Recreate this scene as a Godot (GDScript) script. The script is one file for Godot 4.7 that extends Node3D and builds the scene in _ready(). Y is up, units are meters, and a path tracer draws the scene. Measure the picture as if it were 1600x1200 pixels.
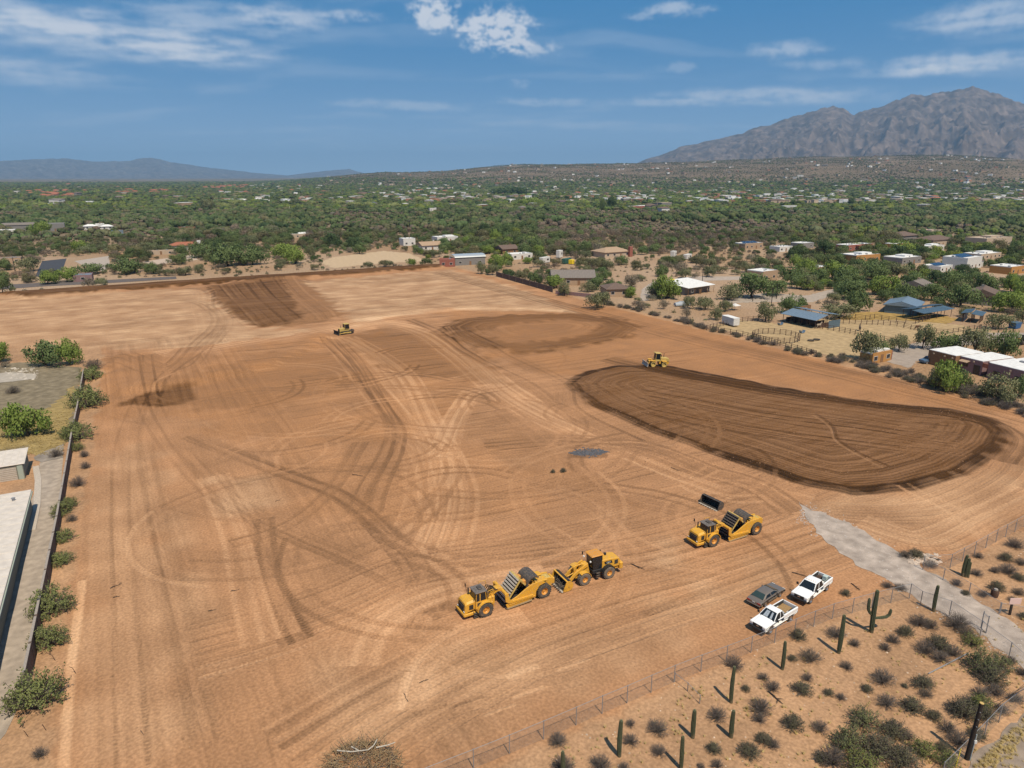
extends Node3D
# An aerial view over a graded dirt site: parked earthmovers and pickups, saguaro desert at the corner,
# a wall and storage sheds on one side, ranches and a wooded plain behind, mountains far off.

const EYE := 46.0                      # height of the camera over the site, metres
const FOCAL := 1110.0                  # in pixels of a 1600 x 1200 picture
const TILT := 0.285                    # downwards, radians
const AX_U := Vector2(0.8660254, -0.5) # across the site (x, z)
const AX_V := Vector2(-0.5, -0.8660254)# along the site, away from the road
const U0 := -42.0
const V0 := 12.0
const V1 := 216.8
const V2 := 357.6
const U1 := 162.8

var rng := RandomNumberGenerator.new()
var M := {}
var used := {}
var landmarks := []
var wants_label := []
var rough := FastNoiseLite.new()
var wide := FastNoiseLite.new()


# ---------------------------------------------------------------- meshes
class MB:
	var v := PackedVector3Array()
	var n := PackedVector3Array()
	var t := PackedVector2Array()
	var c := PackedColorArray()
	var tint := Color.WHITE
	var tinted := false

	func corner(p: Vector3, m: Vector3, uv := Vector2.ZERO) -> void:
		v.append(p); n.append(m); t.append(uv); c.append(tint)

	func tri(a: Vector3, b: Vector3, d: Vector3, na: Vector3, nb: Vector3, nd: Vector3) -> void:
		# counted anticlockwise from outside; stored clockwise
		corner(a, na); corner(d, nd); corner(b, nb)

	func poly(p: Array, inside: Vector3) -> void:
		var m := Vector3.ZERO
		var mid := Vector3.ZERO
		for i in p.size():
			var a: Vector3 = p[i]
			var b: Vector3 = p[(i + 1) % p.size()]
			m += a.cross(b)
			mid += a
		mid /= p.size()
		# Newell around the middle keeps it robust away from the origin
		m = Vector3.ZERO
		for i in p.size():
			m += (p[i] - mid).cross(p[(i + 1) % p.size()] - mid)
		if m.length_squared() < 1e-16:
			return
		m = m.normalized()
		var q := p
		if m.dot(mid - inside) < 0.0:
			q = p.duplicate(); q.reverse(); m = -m
		for i in range(1, q.size() - 1):
			tri(q[0], q[i], q[i + 1], m, m, m)

	func up(p: Array, m := Vector3.UP) -> void:
		# a flat face turned towards m
		var mid := Vector3.ZERO
		for a in p: mid += a
		poly(p, mid / p.size() - m)

	func hexa(p: Array) -> void:
		# eight corners: four below in order, four above in the same order
		var mid := Vector3.ZERO
		for a in p: mid += a
		mid /= 8.0
		poly([p[0], p[1], p[2], p[3]], mid)
		poly([p[4], p[5], p[6], p[7]], mid)
		for i in 4:
			var j := (i + 1) % 4
			poly([p[i], p[j], p[j + 4], p[i + 4]], mid)

	func box(at: Vector3, s: Vector3, basis := Basis(), ch := 0.0) -> void:
		var h := s * 0.5
		if ch <= 0.0:
			var p := []
			for y in [-1, 1]:
				for q in [[-1, -1], [1, -1], [1, 1], [-1, 1]]:
					p.append(at + basis * Vector3(h.x * q[0], h.y * y, h.z * q[1]))
			hexa(p)
			return
		ch = minf(ch, minf(h.x, minf(h.y, h.z)) * 0.9)
		var g := func(sx: int, sy: int, sz: int, k: int) -> Vector3:
			var w := h - Vector3(ch, ch, ch)
			w[k] = h[k]
			return at + basis * Vector3(w.x * sx, w.y * sy, w.z * sz)
		for k in 3:
			for s0 in [-1, 1]:
				var f := []
				for q in [[-1, -1], [1, -1], [1, 1], [-1, 1]]:
					var sg := [0, 0, 0]
					sg[k] = s0; sg[(k + 1) % 3] = q[0]; sg[(k + 2) % 3] = q[1]
					f.append(g.call(sg[0], sg[1], sg[2], k))
				poly(f, at)
		for k in 3:
			for a in [-1, 1]:
				for b in [-1, 1]:
					var e := []
					for w in [[-1, 1], [1, 1], [1, 2], [-1, 2]]:
						var sg := [0, 0, 0]
						sg[k] = w[0]; sg[(k + 1) % 3] = a; sg[(k + 2) % 3] = b
						e.append(g.call(sg[0], sg[1], sg[2], (k + w[1]) % 3))
					poly(e, at)
		for a in [-1, 1]:
			for b in [-1, 1]:
				for d in [-1, 1]:
					poly([g.call(a, b, d, 0), g.call(a, b, d, 1), g.call(a, b, d, 2)], at)

	func bar(a: Vector3, b: Vector3, w: float, h: float, ch := 0.0) -> void:
		# a beam of width w (level) and depth h from a to b
		var x := (b - a).normalized()
		var z := x.cross(Vector3.UP)
		z = Vector3.BACK if z.length() < 0.01 else z.normalized()
		var y := z.cross(x)
		box((a + b) / 2.0, Vector3(a.distance_to(b), h, w), Basis(x, y, z), ch)

	func cyl(a: Vector3, b: Vector3, r0: float, r1: float, seg := 12, caps := true) -> void:
		var ax := (b - a).normalized()
		var x := ax.cross(Vector3.UP if absf(ax.y) < 0.9 else Vector3.RIGHT).normalized()
		var y := ax.cross(x)
		for i in seg:
			var d0 := x * cos(TAU * i / seg) + y * sin(TAU * i / seg)
			var d1 := x * cos(TAU * (i + 1) / seg) + y * sin(TAU * (i + 1) / seg)
			tri(a + d0 * r0, a + d1 * r0, b + d1 * r1, d0, d1, d1)
			if r1 > 0.0:
				tri(a + d0 * r0, b + d1 * r1, b + d0 * r1, d0, d1, d0)
		if caps:
			var lo := []
			var hi := []
			for i in seg:
				var d := x * cos(TAU * i / seg) + y * sin(TAU * i / seg)
				lo.append(a + d * r0); hi.append(b + d * r1)
			up(lo, -ax)
			if r1 > 0.0:
				up(hi, ax)

	func tube(p: Array, r: Array, seg := 5) -> void:
		for i in p.size() - 1:
			cyl(p[i], p[i + 1], r[i], r[i + 1], seg, i == 0 or i == p.size() - 2)

	func lathe(at: Vector3, ax: Vector3, prof: Array, seg := 24) -> void:
		# profile of Vector2(radius, along the axis)
		var x := ax.cross(Vector3.UP if absf(ax.y) < 0.9 else Vector3.RIGHT).normalized()
		var y := ax.cross(x)
		for k in prof.size() - 1:
			var p: Vector2 = prof[k]
			var q: Vector2 = prof[k + 1]
			var nn := Vector2(q.y - p.y, p.x - q.x).normalized()
			for i in seg:
				var d0 := x * cos(TAU * i / seg) + y * sin(TAU * i / seg)
				var d1 := x * cos(TAU * (i + 1) / seg) + y * sin(TAU * (i + 1) / seg)
				var m0 := d0 * nn.x + ax * nn.y
				var m1 := d1 * nn.x + ax * nn.y
				var a := at + d0 * p.x + ax * p.y
				var b := at + d1 * p.x + ax * p.y
				var e := at + d1 * q.x + ax * q.y
				var f := at + d0 * q.x + ax * q.y
				if p.x > 0.0001: tri(a, b, e, m0, m1, m1)
				if q.x > 0.0001: tri(a, e, f, m0, m1, m0)

	func extrude(prof: Array, z0: float, z1: float, xf := Transform3D(), bev := 0.0) -> void:
		# outline in x, y (anticlockwise seen from +z), drawn out along z
		var p := PackedVector2Array(prof)
		if Geometry2D.is_polygon_clockwise(p):
			pass
		var area := 0.0
		for i in p.size():
			area += p[i].cross(p[(i + 1) % p.size()])
		if area < 0.0: p.reverse()
		var inn := p.duplicate()
		if bev > 0.0:
			for i in p.size():
				var e0 := (p[i] - p[i - 1]).normalized()
				var e1 := (p[(i + 1) % p.size()] - p[i]).normalized()
				var nn := Vector2(-e0.y, e0.x) + Vector2(-e1.y, e1.x)
				inn[i] = p[i] + nn.normalized() * bev
		var put := func(q: Vector2, z: float) -> Vector3: return xf * Vector3(q.x, q.y, z)
		for i in p.size():
			var j := (i + 1) % p.size()
			var e := (p[j] - p[i]).normalized()
			var m := (xf.basis * Vector3(e.y, -e.x, 0)).normalized()
			var rows := [[p[i], p[j], z0 + bev, p[i], p[j], z1 - bev]]
			if bev > 0.0:
				rows.append([inn[i], inn[j], z0, p[i], p[j], z0 + bev])
				rows.append([p[i], p[j], z1 - bev, inn[i], inn[j], z1])
			for k in rows.size():
				var r = rows[k]
				var mm := m if k == 0 else (m + (xf.basis * Vector3(0, 0, -1 if k == 1 else 1)).normalized()).normalized()
				var a: Vector3 = put.call(r[0], r[2])
				var b: Vector3 = put.call(r[1], r[2])
				var d: Vector3 = put.call(r[4], r[5])
				var f: Vector3 = put.call(r[3], r[5])
				tri(a, b, d, mm, mm, mm); tri(a, d, f, mm, mm, mm)
		var ids := Geometry2D.triangulate_polygon(inn)
		for s in [0, 1]:
			var z := z0 if s == 0 else z1
			var m := (xf.basis * Vector3(0, 0, -1 if s == 0 else 1)).normalized()
			for i in range(0, ids.size(), 3):
				var a: Vector3 = put.call(inn[ids[i]], z)
				var b: Vector3 = put.call(inn[ids[i + 1]], z)
				var d: Vector3 = put.call(inn[ids[i + 2]], z)
				up([a, b, d], m)

	func loft(rings: Array, crease := 0.8, caps := true) -> void:
		# rings of as many points each, closed; smooth where neighbouring faces turn little
		var rn := rings.size()
		var m: int = rings[0].size()
		var mids := []
		for r in rings:
			var s := Vector3.ZERO
			for p in r: s += p
			mids.append(s / m)
		var fn := []
		for i in rn - 1:
			var row := []
			for j in m:
				var a: Vector3 = rings[i][j]
				var b: Vector3 = rings[i][(j + 1) % m]
				var d: Vector3 = rings[i + 1][(j + 1) % m]
				var e: Vector3 = rings[i + 1][j]
				var q := (d - a).cross(e - b)
				var ctr: Vector3 = (a + b + d + e) / 4.0
				var inn: Vector3 = (mids[i] + mids[i + 1]) / 2.0
				if q.dot(ctr - inn) < 0.0: q = -q
				row.append(q.normalized())
			fn.append(row)
		var at_corner := func(i: int, j: int, own: Vector3) -> Vector3:
			var s := own
			for di in [i - 1, i]:
				if di < 0 or di >= rn - 1: continue
				for dj in [(j + m - 1) % m, j % m]:
					var f: Vector3 = fn[di][dj]
					if f.dot(own) > crease: s += f
			return s.normalized()
		for i in rn - 1:
			for j in m:
				var own: Vector3 = fn[i][j]
				var k := (j + 1) % m
				var p := [rings[i][j], rings[i][k], rings[i + 1][k], rings[i + 1][j]]
				var q := [at_corner.call(i, j, own), at_corner.call(i, k, own), at_corner.call(i + 1, k, own), at_corner.call(i + 1, j, own)]
				if ((p[1] - p[0]).cross(p[2] - p[0]) + (p[2] - p[0]).cross(p[3] - p[0])).dot(own) < 0.0:
					p.reverse(); q.reverse()
				tri(p[0], p[1], p[2], q[0], q[1], q[2]); tri(p[0], p[2], p[3], q[0], q[2], q[3])
		if caps:
			poly(Array(rings[0]), mids[1]); poly(Array(rings[rn - 1]), mids[rn - 2])

	func join(o: MB, xf: Transform3D) -> void:
		for i in o.v.size():
			v.append(xf * o.v[i]); n.append((xf.basis * o.n[i]).normalized()); t.append(o.t[i]); c.append(o.c[i])

	func made(mat: Material, with := tinted) -> ArrayMesh:
		var a := []
		a.resize(Mesh.ARRAY_MAX)
		a[Mesh.ARRAY_VERTEX] = v; a[Mesh.ARRAY_NORMAL] = n; a[Mesh.ARRAY_TEX_UV] = t
		if with: a[Mesh.ARRAY_COLOR] = c
		var m := ArrayMesh.new()
		if v.size():
			m.add_surface_from_arrays(Mesh.PRIMITIVE_TRIANGLES, a)
			m.surface_set_material(0, mat)
		return m


# ---------------------------------------------------------------- small helpers
func spot(x: float, y: float, h := 0.0) -> Vector3:
	# the point at height h that stands at x, y of the photograph
	var b := -(y - 600.0) / FOCAL
	var dy := b * cos(TILT) - sin(TILT)
	var dz := -(cos(TILT) + b * sin(TILT))
	var k := (h - EYE) / dy
	return Vector3((x - 800.0) / FOCAL * k, h, dz * k)

func seen(p: Vector3) -> Vector3:
	# x, y of the photograph and the distance
	var y := p.y - EYE
	var d := -y * sin(TILT) - p.z * cos(TILT)
	var u := y * cos(TILT) - p.z * sin(TILT)
	return Vector3(800.0 + FOCAL * p.x / maxf(d, 0.1), 600.0 - FOCAL * u / maxf(d, 0.1), d)

func uv_of(p: Vector3) -> Vector2:
	return Vector2(p.x * AX_U.x + p.z * AX_U.y, p.x * AX_V.x + p.z * AX_V.y)

func at_uv(u: float, v: float, h := 0.0) -> Vector3:
	return Vector3(u * AX_U.x + v * AX_V.x, h, u * AX_U.y + v * AX_V.y)

func numbered(called: String) -> String:
	if not used.has(called):
		used[called] = 0
		return called
	used[called] += 1
	return "%s_%03d" % [called, used[called]]

func thing(called: String, label: String, category: String, at := Vector3.ZERO, turn := 0.0, group := "") -> Node3D:
	var o := Node3D.new()
	o.name = numbered(called)
	add_child(o)
	o.position = at
	o.rotation.y = turn
	tag(o, label, category, group)
	return o

func tag(o: Node, label: String, category: String, group := "", kind := "") -> void:
	if label: o.set_meta("label", label)
	if category: o.set_meta("category", category)
	if group: o.set_meta("group", group)
	if kind: o.set_meta("kind", kind)

func part(called: String, mb: MB, mat: Material, parent: Node, label := "") -> MeshInstance3D:
	return put(called, mb.made(mat), parent, label)

func put(called: String, mesh: Mesh, parent: Node, label := "") -> MeshInstance3D:
	var o := MeshInstance3D.new()
	o.name = called if parent != self else numbered(called)
	o.mesh = mesh
	parent.add_child(o, true)
	if label: o.set_meta("label", label)
	return o

func structure(called: String, mesh: Mesh) -> MeshInstance3D:
	var o := put(called, mesh, self)
	o.set_meta("kind", "structure")
	return o

func copy_of(o: Node3D, at: Vector3, turn: float, label: String) -> Node3D:
	var c: Node3D = o.duplicate()
	c.name = numbered(str(o.name).rstrip("0123456789").trim_suffix("_"))
	add_child(c)
	c.position = at
	c.rotation.y = turn
	c.set_meta("label", label)
	return c

func mat(color: Color, roughness := 0.8, metallic := 0.0, lin := true) -> StandardMaterial3D:
	var m := StandardMaterial3D.new()
	m.albedo_color = color.linear_to_srgb() if lin else color
	m.roughness = roughness
	m.metallic = metallic
	return m

func noise(freq: float, s: int, oct := 4, type := FastNoiseLite.TYPE_SIMPLEX_SMOOTH) -> FastNoiseLite:
	var f := FastNoiseLite.new()
	f.seed = s
	f.frequency = freq
	f.noise_type = type
	f.fractal_octaves = oct
	return f

func mottle(s: int, lo: float, hi: float, freq := 0.02, size := 256, oct := 5) -> ImageTexture:
	# a tiling grey texture between lo and hi, to be multiplied over a colour
	var im := noise(freq, s, oct).get_seamless_image(size, size)
	var d := im.get_data()
	for i in d.size():
		d[i] = int(255.0 * (lo + (hi - lo) * d[i] / 255.0))
	return ImageTexture.create_from_image(Image.create_from_data(size, size, false, Image.FORMAT_L8, d))

func worn(color: Color, s: int, lo := 0.75, hi := 1.0, scale := 0.4, roughness := 0.8, metallic := 0.0) -> StandardMaterial3D:
	var m := mat(color, roughness, metallic)
	m.albedo_texture = mottle(s, lo, hi)
	m.uv1_triplanar = true
	m.uv1_world_triplanar = true
	m.uv1_scale = Vector3.ONE * scale
	return m

func heading(f: Vector3, r: Vector3) -> float:
	# the turn that brings +x along from r to f
	return atan2(-(f.z - r.z), f.x - r.x)


# ---------------------------------------------------------------- view, sky, sun
func _ready() -> void:
	rng.seed = 20240611
	rough = noise(0.02, 5, 4)
	wide = noise(0.003, 9, 4)
	var cam := Camera3D.new()
	cam.name = "camera"
	cam.fov = rad_to_deg(2.0 * atan(600.0 / FOCAL))
	cam.near = 0.5
	cam.far = 90000.0
	add_child(cam)
	cam.position = Vector3(0, EYE, 0)
	cam.rotation.x = -TILT
	cam.current = true
	var env := Environment.new()
	env.background_mode = Environment.BG_SKY
	env.sky = Sky.new()
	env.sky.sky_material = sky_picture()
	env.tonemap_mode = Environment.TONE_MAPPER_LINEAR
	env.tonemap_exposure = 1.36
	env.sdfgi_enabled = true
	env.ssao_enabled = true
	env.ssil_enabled = true
	env.fog_enabled = true
	env.fog_density = 0.000056
	env.fog_light_color = Color(0.64, 0.83, 1.0)
	var we := WorldEnvironment.new()
	we.name = "environment"
	we.environment = env
	add_child(we)
	var sun := DirectionalLight3D.new()
	sun.name = "sun"
	sun.light_energy = 1.25
	sun.light_color = Color(1.0, 0.95, 0.86)
	sun.light_angular_distance = 0.5
	sun.shadow_enabled = true
	add_child(sun)
	var el := deg_to_rad(59.5)
	var az := deg_to_rad(26.0)
	var from := Vector3(sin(az) * cos(el), sin(el), cos(az) * cos(el))
	sun.look_at_from_position(from * 100.0, Vector3.ZERO)
	make_materials()
	build_ground()
	build_mountains()
	build_left_side()
	build_ranches()
	build_houses()
	build_machines()
	build_cars()
	build_fences()
	build_desert()
	build_trees()
	build_litter()
	name_by_neighbours()


func sky_picture() -> PanoramaSkyMaterial:
	var w := 4096
	var h := 2048
	var lw := 1024
	var lh := 512
	var veil := noise(0.9, 31, 5)
	var puff := noise(2.6, 37, 5)
	var low := PackedByteArray()
	low.resize(lw * lh * 3)
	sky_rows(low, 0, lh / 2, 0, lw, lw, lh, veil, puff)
	for y in range(lh / 2, lh):
		for x in lw:
			var i := (y * lw + x) * 3
			low[i] = 118; low[i + 1] = 112; low[i + 2] = 104
	var im := Image.create_from_data(lw, lh, false, Image.FORMAT_RGB8, low)
	im.resize(w, h, Image.INTERPOLATE_BILINEAR)
	# the part above the site again, with all detail
	var x0 := 1500
	var x1 := 2596
	var y0 := 800
	var win := PackedByteArray()
	win.resize((x1 - x0) * (1024 - y0) * 3)
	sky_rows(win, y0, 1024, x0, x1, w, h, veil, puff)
	im.blit_rect(Image.create_from_data(x1 - x0, 1024 - y0, false, Image.FORMAT_RGB8, win), Rect2i(0, 0, x1 - x0, 1024 - y0), Vector2i(x0, y0))
	# the panorama starts straight ahead: swap its halves
	var turned := Image.create_empty(w, h, false, Image.FORMAT_RGB8)
	turned.blit_rect(im, Rect2i(w / 2, 0, w / 2, h), Vector2i(0, 0))
	turned.blit_rect(im, Rect2i(0, 0, w / 2, h), Vector2i(w / 2, 0))
	var m := PanoramaSkyMaterial.new()
	m.panorama = ImageTexture.create_from_image(turned)
	m.energy_multiplier = 1.0
	return m

# clouds as seen from the camera: x, y, half width and half height in the photograph, thickness, how ragged
const CLOUDS := [[150, 55, 280, 42, 0.62, 0.12], [40, 28, 170, 30, 0.55, 0.15], [300, 78, 180, 26, 0.5, 0.2], [330, 30, 200, 34, 0.48, 0.2], [455, 25, 115, 22, 0.55, 0.3], [560, 25, 60, 12, 0.5, 0.5], [60, 108, 160, 16, 0.45, 0.15], [20, 122, 120, 12, 0.4, 0.2],
	[680, 22, 56, 36, 1.2, 0.8], [775, 46, 88, 44, 1.25, 0.8], [832, 76, 54, 18, 0.7, 0.8], [1060, 14, 74, 15, 0.6, 0.6], [1000, 25, 34, 9, 0.35, 0.7], [1230, 78, 74, 18, 0.6, 0.4], [1285, 100, 84, 12, 0.35, 0.4], [1060, 105, 44, 12, 0.25, 0.8],
	[1545, 28, 140, 30, 0.7, 0.3], [1515, 98, 150, 20, 0.8, 0.35], [1420, 112, 96, 12, 0.5, 0.4], [1200, 150, 240, 18, 0.65, 0.3], [1030, 160, 120, 10, 0.4, 0.4], [860, 160, 120, 10, 0.4, 0.5], [900, 196, 270, 13, 0.3, 0.2], [640, 165, 190, 12, 0.4, 0.4], [812, 130, 24, 13, 0.2, 0.8]]

func sky_rows(out: PackedByteArray, ya: int, yb: int, xa: int, xb: int, w: int, h: int, veil: FastNoiseLite, puff: FastNoiseLite) -> void:
	var i := 0
	var clouds := []
	for k in CLOUDS:
		var a: float = (k[0] - 800.0) / FOCAL
		var b: float = -(k[1] - 600.0) / FOCAL
		var f: float = cos(TILT) + b * sin(TILT)
		var deg_px := rad_to_deg(1.0 / FOCAL) / 1.12
		clouds.append([rad_to_deg(atan2(a, f)), rad_to_deg(atan2(b * cos(TILT) - sin(TILT), sqrt(a * a + f * f))), k[2] * deg_px, k[3] * deg_px, k[4], k[5]])
	for y in range(ya, yb):
		var el := PI * (0.5 - (y + 0.5) / h)
		var up := sin(el)
		var deg := rad_to_deg(el)
		var t := clampf(pow(1.0 - up, 11.0), 0.0, 1.0)
		var r := lerpf(0.012, 0.275, t)
		var g := lerpf(0.147, 0.42, t)
		var b := lerpf(0.345, 0.60, t)
		var pale := exp(-maxf(deg, 0.0) / 2.2)
		r += 0.17 * pale; g += 0.17 * pale; b += 0.13 * pale
		var fade := smoothstep(0.0, 3.0, deg)
		var lid := smoothstep(16.0, 50.0, deg)  # unseen upper sky greyed so that shade on the ground turns less blue
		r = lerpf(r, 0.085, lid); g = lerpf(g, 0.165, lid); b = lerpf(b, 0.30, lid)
		for x in range(xa, xb):
			var az := TAU * ((x + 0.5) / w - 0.5)  # ahead in the middle
			var adeg := rad_to_deg(az)
			var px := sin(az) / (up + 0.10)
			var pz := cos(az) / (up + 0.10)
			var wx := veil.get_noise_2d(px * 0.5 + 40.0, pz * 0.5)
			var n1 := veil.get_noise_2d(px * 0.55 + wx * 0.6 + pz * 0.25, pz * 1.5 + wx * 0.5)
			var high := smoothstep(0.0, 0.75, n1 + wx * 0.35) * 0.22
			var q := high * 0.75
			if deg < 20.0 and adeg > -60.0 and adeg < 60.0:
				var n2 := puff.get_noise_2d(adeg * 0.22, deg * 0.4 + wx) + 0.45 * puff.get_noise_2d(adeg * 0.9, deg * 1.3)
				var n3 := veil.get_noise_2d(adeg * 0.24 + deg * 0.30, deg * 1.5 - adeg * 0.06)
				for k in clouds:
					var dx: float = (adeg - k[0]) / k[2]
					var dy: float = (deg - k[1] + 0.04 * (adeg - k[0]) * (1.0 - k[5])) / k[3]
					var d := dx * dx + dy * dy
					if d > 2.2: continue
					var body := exp(-d * 1.6)
					var nn := lerpf(n3 * 0.62, n2 * 0.85, k[5])
					q += k[4] * smoothstep(0.12 + 0.14 * k[5], 1.05 - 0.25 * k[5], body * (0.80 + nn) + nn * 0.10) * 0.9
			q = clampf(q * fade, 0.0, 0.93)
			var shade := 1.0 - 0.10 * q
			var rr := lerpf(r, 0.56 * shade, q)
			var gg := lerpf(g, 0.60 * shade, q)
			var bb := lerpf(b, 0.66 * shade, q)
			out[i] = int(255.0 * pow(rr, 0.4545) + 0.5)
			out[i + 1] = int(255.0 * pow(gg, 0.4545) + 0.5)
			out[i + 2] = int(255.0 * pow(bb, 0.4545) + 0.5)
			i += 3


# ---------------------------------------------------------------- materials
func make_materials() -> void:
	M.yellow = dusty(Color(0.70, 0.365, 0.028), Color(0.42, 0.26, 0.13), 61, 0.55)
	M.pale_yellow = worn(Color(0.68, 0.48, 0.14), 62, 0.7, 1.0, 0.5, 0.6)
	M.orange_yellow = dusty(Color(0.62, 0.27, 0.03), Color(0.45, 0.27, 0.13), 63, 0.45)
	M.rubber = dusty(Color(0.06, 0.055, 0.05), Color(0.24, 0.165, 0.105), 64, 0.9)
	M.dusty_rubber = dusty(Color(0.12, 0.105, 0.09), Color(0.30, 0.21, 0.14), 65, 0.95)
	M.black = mat(Color(0.016, 0.016, 0.017), 0.55)
	M.soot = worn(Color(0.05, 0.042, 0.036), 66, 0.5, 1.0, 0.6, 0.85)
	M.dark_steel = dusty(Color(0.06, 0.055, 0.052), Color(0.22, 0.15, 0.095), 67, 0.65)
	M.bright_steel = worn(Color(0.66, 0.58, 0.49), 68, 0.6, 1.0, 0.8, 0.5, 0.0)
	M.grey_roof = worn(Color(0.19, 0.165, 0.15), 69, 0.7, 1.0, 0.5, 0.75)
	M.glass = mat(Color(0.012, 0.016, 0.02), 0.08)
	M.green_glass = mat(Color(0.03, 0.05, 0.048), 0.06)
	M.white_paint = mat(Color(0.80, 0.80, 0.79), 0.28)
	M.white_paint.clearcoat_enabled = true
	M.white_paint.clearcoat = 0.5
	M.taupe_paint = mat(Color(0.20, 0.165, 0.135), 0.32, 0.35)
	M.taupe_paint.clearcoat_enabled = true
	M.taupe_paint.clearcoat = 0.5
	M.blue_paint = mat(Color(0.10, 0.16, 0.25), 0.3, 0.3)
	M.chrome = mat(Color(0.55, 0.55, 0.55), 0.2, 0.9)
	M.red_lamp = mat(Color(0.35, 0.02, 0.015), 0.2)
	M.amber_lamp = mat(Color(0.6, 0.22, 0.02), 0.25)
	M.clear_lamp = mat(Color(0.7, 0.7, 0.68), 0.12)
	M.silver = mat(Color(0.72, 0.72, 0.68), 0.25, 0.6)
	M.bedliner = mat(Color(0.035, 0.036, 0.038), 0.7)
	M.pallet = worn(Color(0.42, 0.26, 0.11), 70, 0.7, 1.0, 1.0)
	M.tub = mat(Color(0.42, 0.50, 0.47), 0.5)
	M.galvanised = mat(Color(0.30, 0.30, 0.31), 0.55, 0.4)
	M.chain = mat(Color(0.33, 0.32, 0.31), 0.6, 0.3)
	M.rust = worn(Color(0.14, 0.075, 0.05), 71, 0.6, 1.0, 0.8, 0.85)
	M.cactus = worn(Color(0.105, 0.12, 0.062), 72, 0.6, 1.0, 1.2, 0.85)
	M.cactus_scar = worn(Color(0.20, 0.16, 0.09), 73, 0.6, 1.0, 1.2, 0.9)
	M.spine = mat(Color(0.30, 0.29, 0.16), 0.9)
	M.twig = worn(Color(0.225, 0.185, 0.162), 74, 0.6, 1.0, 1.0, 0.95)
	M.dry_twig = worn(Color(0.25, 0.205, 0.165), 75, 0.6, 1.0, 1.0, 0.95)
	M.bark = worn(Color(0.075, 0.055, 0.042), 76, 0.6, 1.0, 1.0, 0.95)
	M.bleached = worn(Color(0.62, 0.56, 0.47), 77, 0.7, 1.0, 1.0, 0.9)
	M.straw = worn(Color(0.42, 0.31, 0.12), 78, 0.6, 1.0, 1.0, 0.95)
	M.brush_litter = worn(Color(0.52, 0.37, 0.20), 79, 0.5, 1.0, 1.5, 0.95)
	M.pole_wood = worn(Color(0.04, 0.027, 0.02), 80, 0.6, 1.0, 1.0, 0.9)
	M.wood_end = mat(Color(0.50, 0.34, 0.12), 0.9)
	M.block_wall = worn(Color(0.15, 0.105, 0.082), 81, 0.75, 1.0, 0.7, 0.95)
	M.block_cap = worn(Color(0.36, 0.31, 0.27), 82, 0.8, 1.0, 0.7, 0.95)
	M.concrete = worn(Color(0.42, 0.345, 0.275), 83, 0.78, 1.0, 0.12, 0.95)
	M.kerb = worn(Color(0.50, 0.43, 0.36), 84, 0.85, 1.0, 0.5, 0.95)
	M.shed_wall = worn(Color(0.22, 0.215, 0.17), 85, 0.85, 1.0, 0.4, 0.8)
	M.shed_roof = worn(Color(0.66, 0.585, 0.51), 86, 0.88, 1.0, 0.15, 0.55)
	M.rib = mat(Color(0.60, 0.55, 0.48), 0.55)
	M.shutter = worn(Color(0.44, 0.37, 0.30), 87, 0.85, 1.0, 0.4, 0.75)
	M.shed_trim = mat(Color(0.33, 0.37, 0.31), 0.7)
	M.white_roof = worn(Color(0.80, 0.79, 0.77), 88, 0.86, 1.0, 0.15, 0.7)
	M.blue_metal = worn(Color(0.26, 0.34, 0.42), 89, 0.8, 1.0, 0.3, 0.4, 0.3)
	M.deep_blue_metal = worn(Color(0.13, 0.20, 0.26), 90, 0.8, 1.0, 0.3, 0.45, 0.3)
	M.brown_roof = worn(Color(0.20, 0.135, 0.105), 91, 0.7, 1.0, 0.3, 0.9)
	M.grey_shingle = worn(Color(0.24, 0.205, 0.18), 92, 0.75, 1.0, 0.3, 0.9)
	M.tile_roof = worn(Color(0.45, 0.16, 0.085), 93, 0.7, 1.0, 0.3, 0.85)
	M.tan_wall = worn(Color(0.42, 0.29, 0.19), 94, 0.85, 1.0, 0.3, 0.9)
	M.ochre_wall = worn(Color(0.50, 0.25, 0.075), 95, 0.85, 1.0, 0.3, 0.9)
	M.brown_wall = worn(Color(0.27, 0.145, 0.07), 96, 0.8, 1.0, 0.3, 0.9)
	M.mauve_wall = worn(Color(0.27, 0.165, 0.165), 97, 0.88, 1.0, 0.3, 0.9)
	M.white_wall = worn(Color(0.68, 0.66, 0.63), 98, 0.85, 1.0, 0.3, 0.85)
	M.grey_wall = worn(Color(0.24, 0.225, 0.215), 99, 0.85, 1.0, 0.3, 0.9)
	M.beige_wall = worn(Color(0.50, 0.39, 0.29), 100, 0.85, 1.0, 0.3, 0.9)
	M.red_wall = worn(Color(0.34, 0.12, 0.085), 101, 0.8, 1.0, 0.3, 0.9)
	M.dark_window = mat(Color(0.02, 0.022, 0.026), 0.15)
	M.solar = mat(Color(0.02, 0.035, 0.075), 0.15)
	M.sign_face = mat(Color(0.66, 0.47, 0.43), 0.6)
	M.tarp = mat(Color(0.30, 0.33, 0.37), 0.6)
	M.blue_plastic = mat(Color(0.02, 0.10, 0.25), 0.5)
	M.green_box = mat(Color(0.03, 0.10, 0.075), 0.6)
	M.asphalt = worn(Color(0.085, 0.085, 0.09), 102, 0.8, 1.0, 0.2, 0.95)
	M.yellow_marker = mat(Color(0.75, 0.55, 0.02), 0.5)
	M.horse_bay = worn(Color(0.16, 0.08, 0.035), 103, 0.75, 1.0, 1.0, 0.7)
	M.horse_dark = worn(Color(0.05, 0.028, 0.018), 104, 0.75, 1.0, 1.0, 0.7)
	M.horse_pale = worn(Color(0.42, 0.33, 0.24), 105, 0.7, 1.0, 1.0, 0.7)
	M.insulator = mat(Color(0.30, 0.34, 0.35), 0.3)


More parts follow.
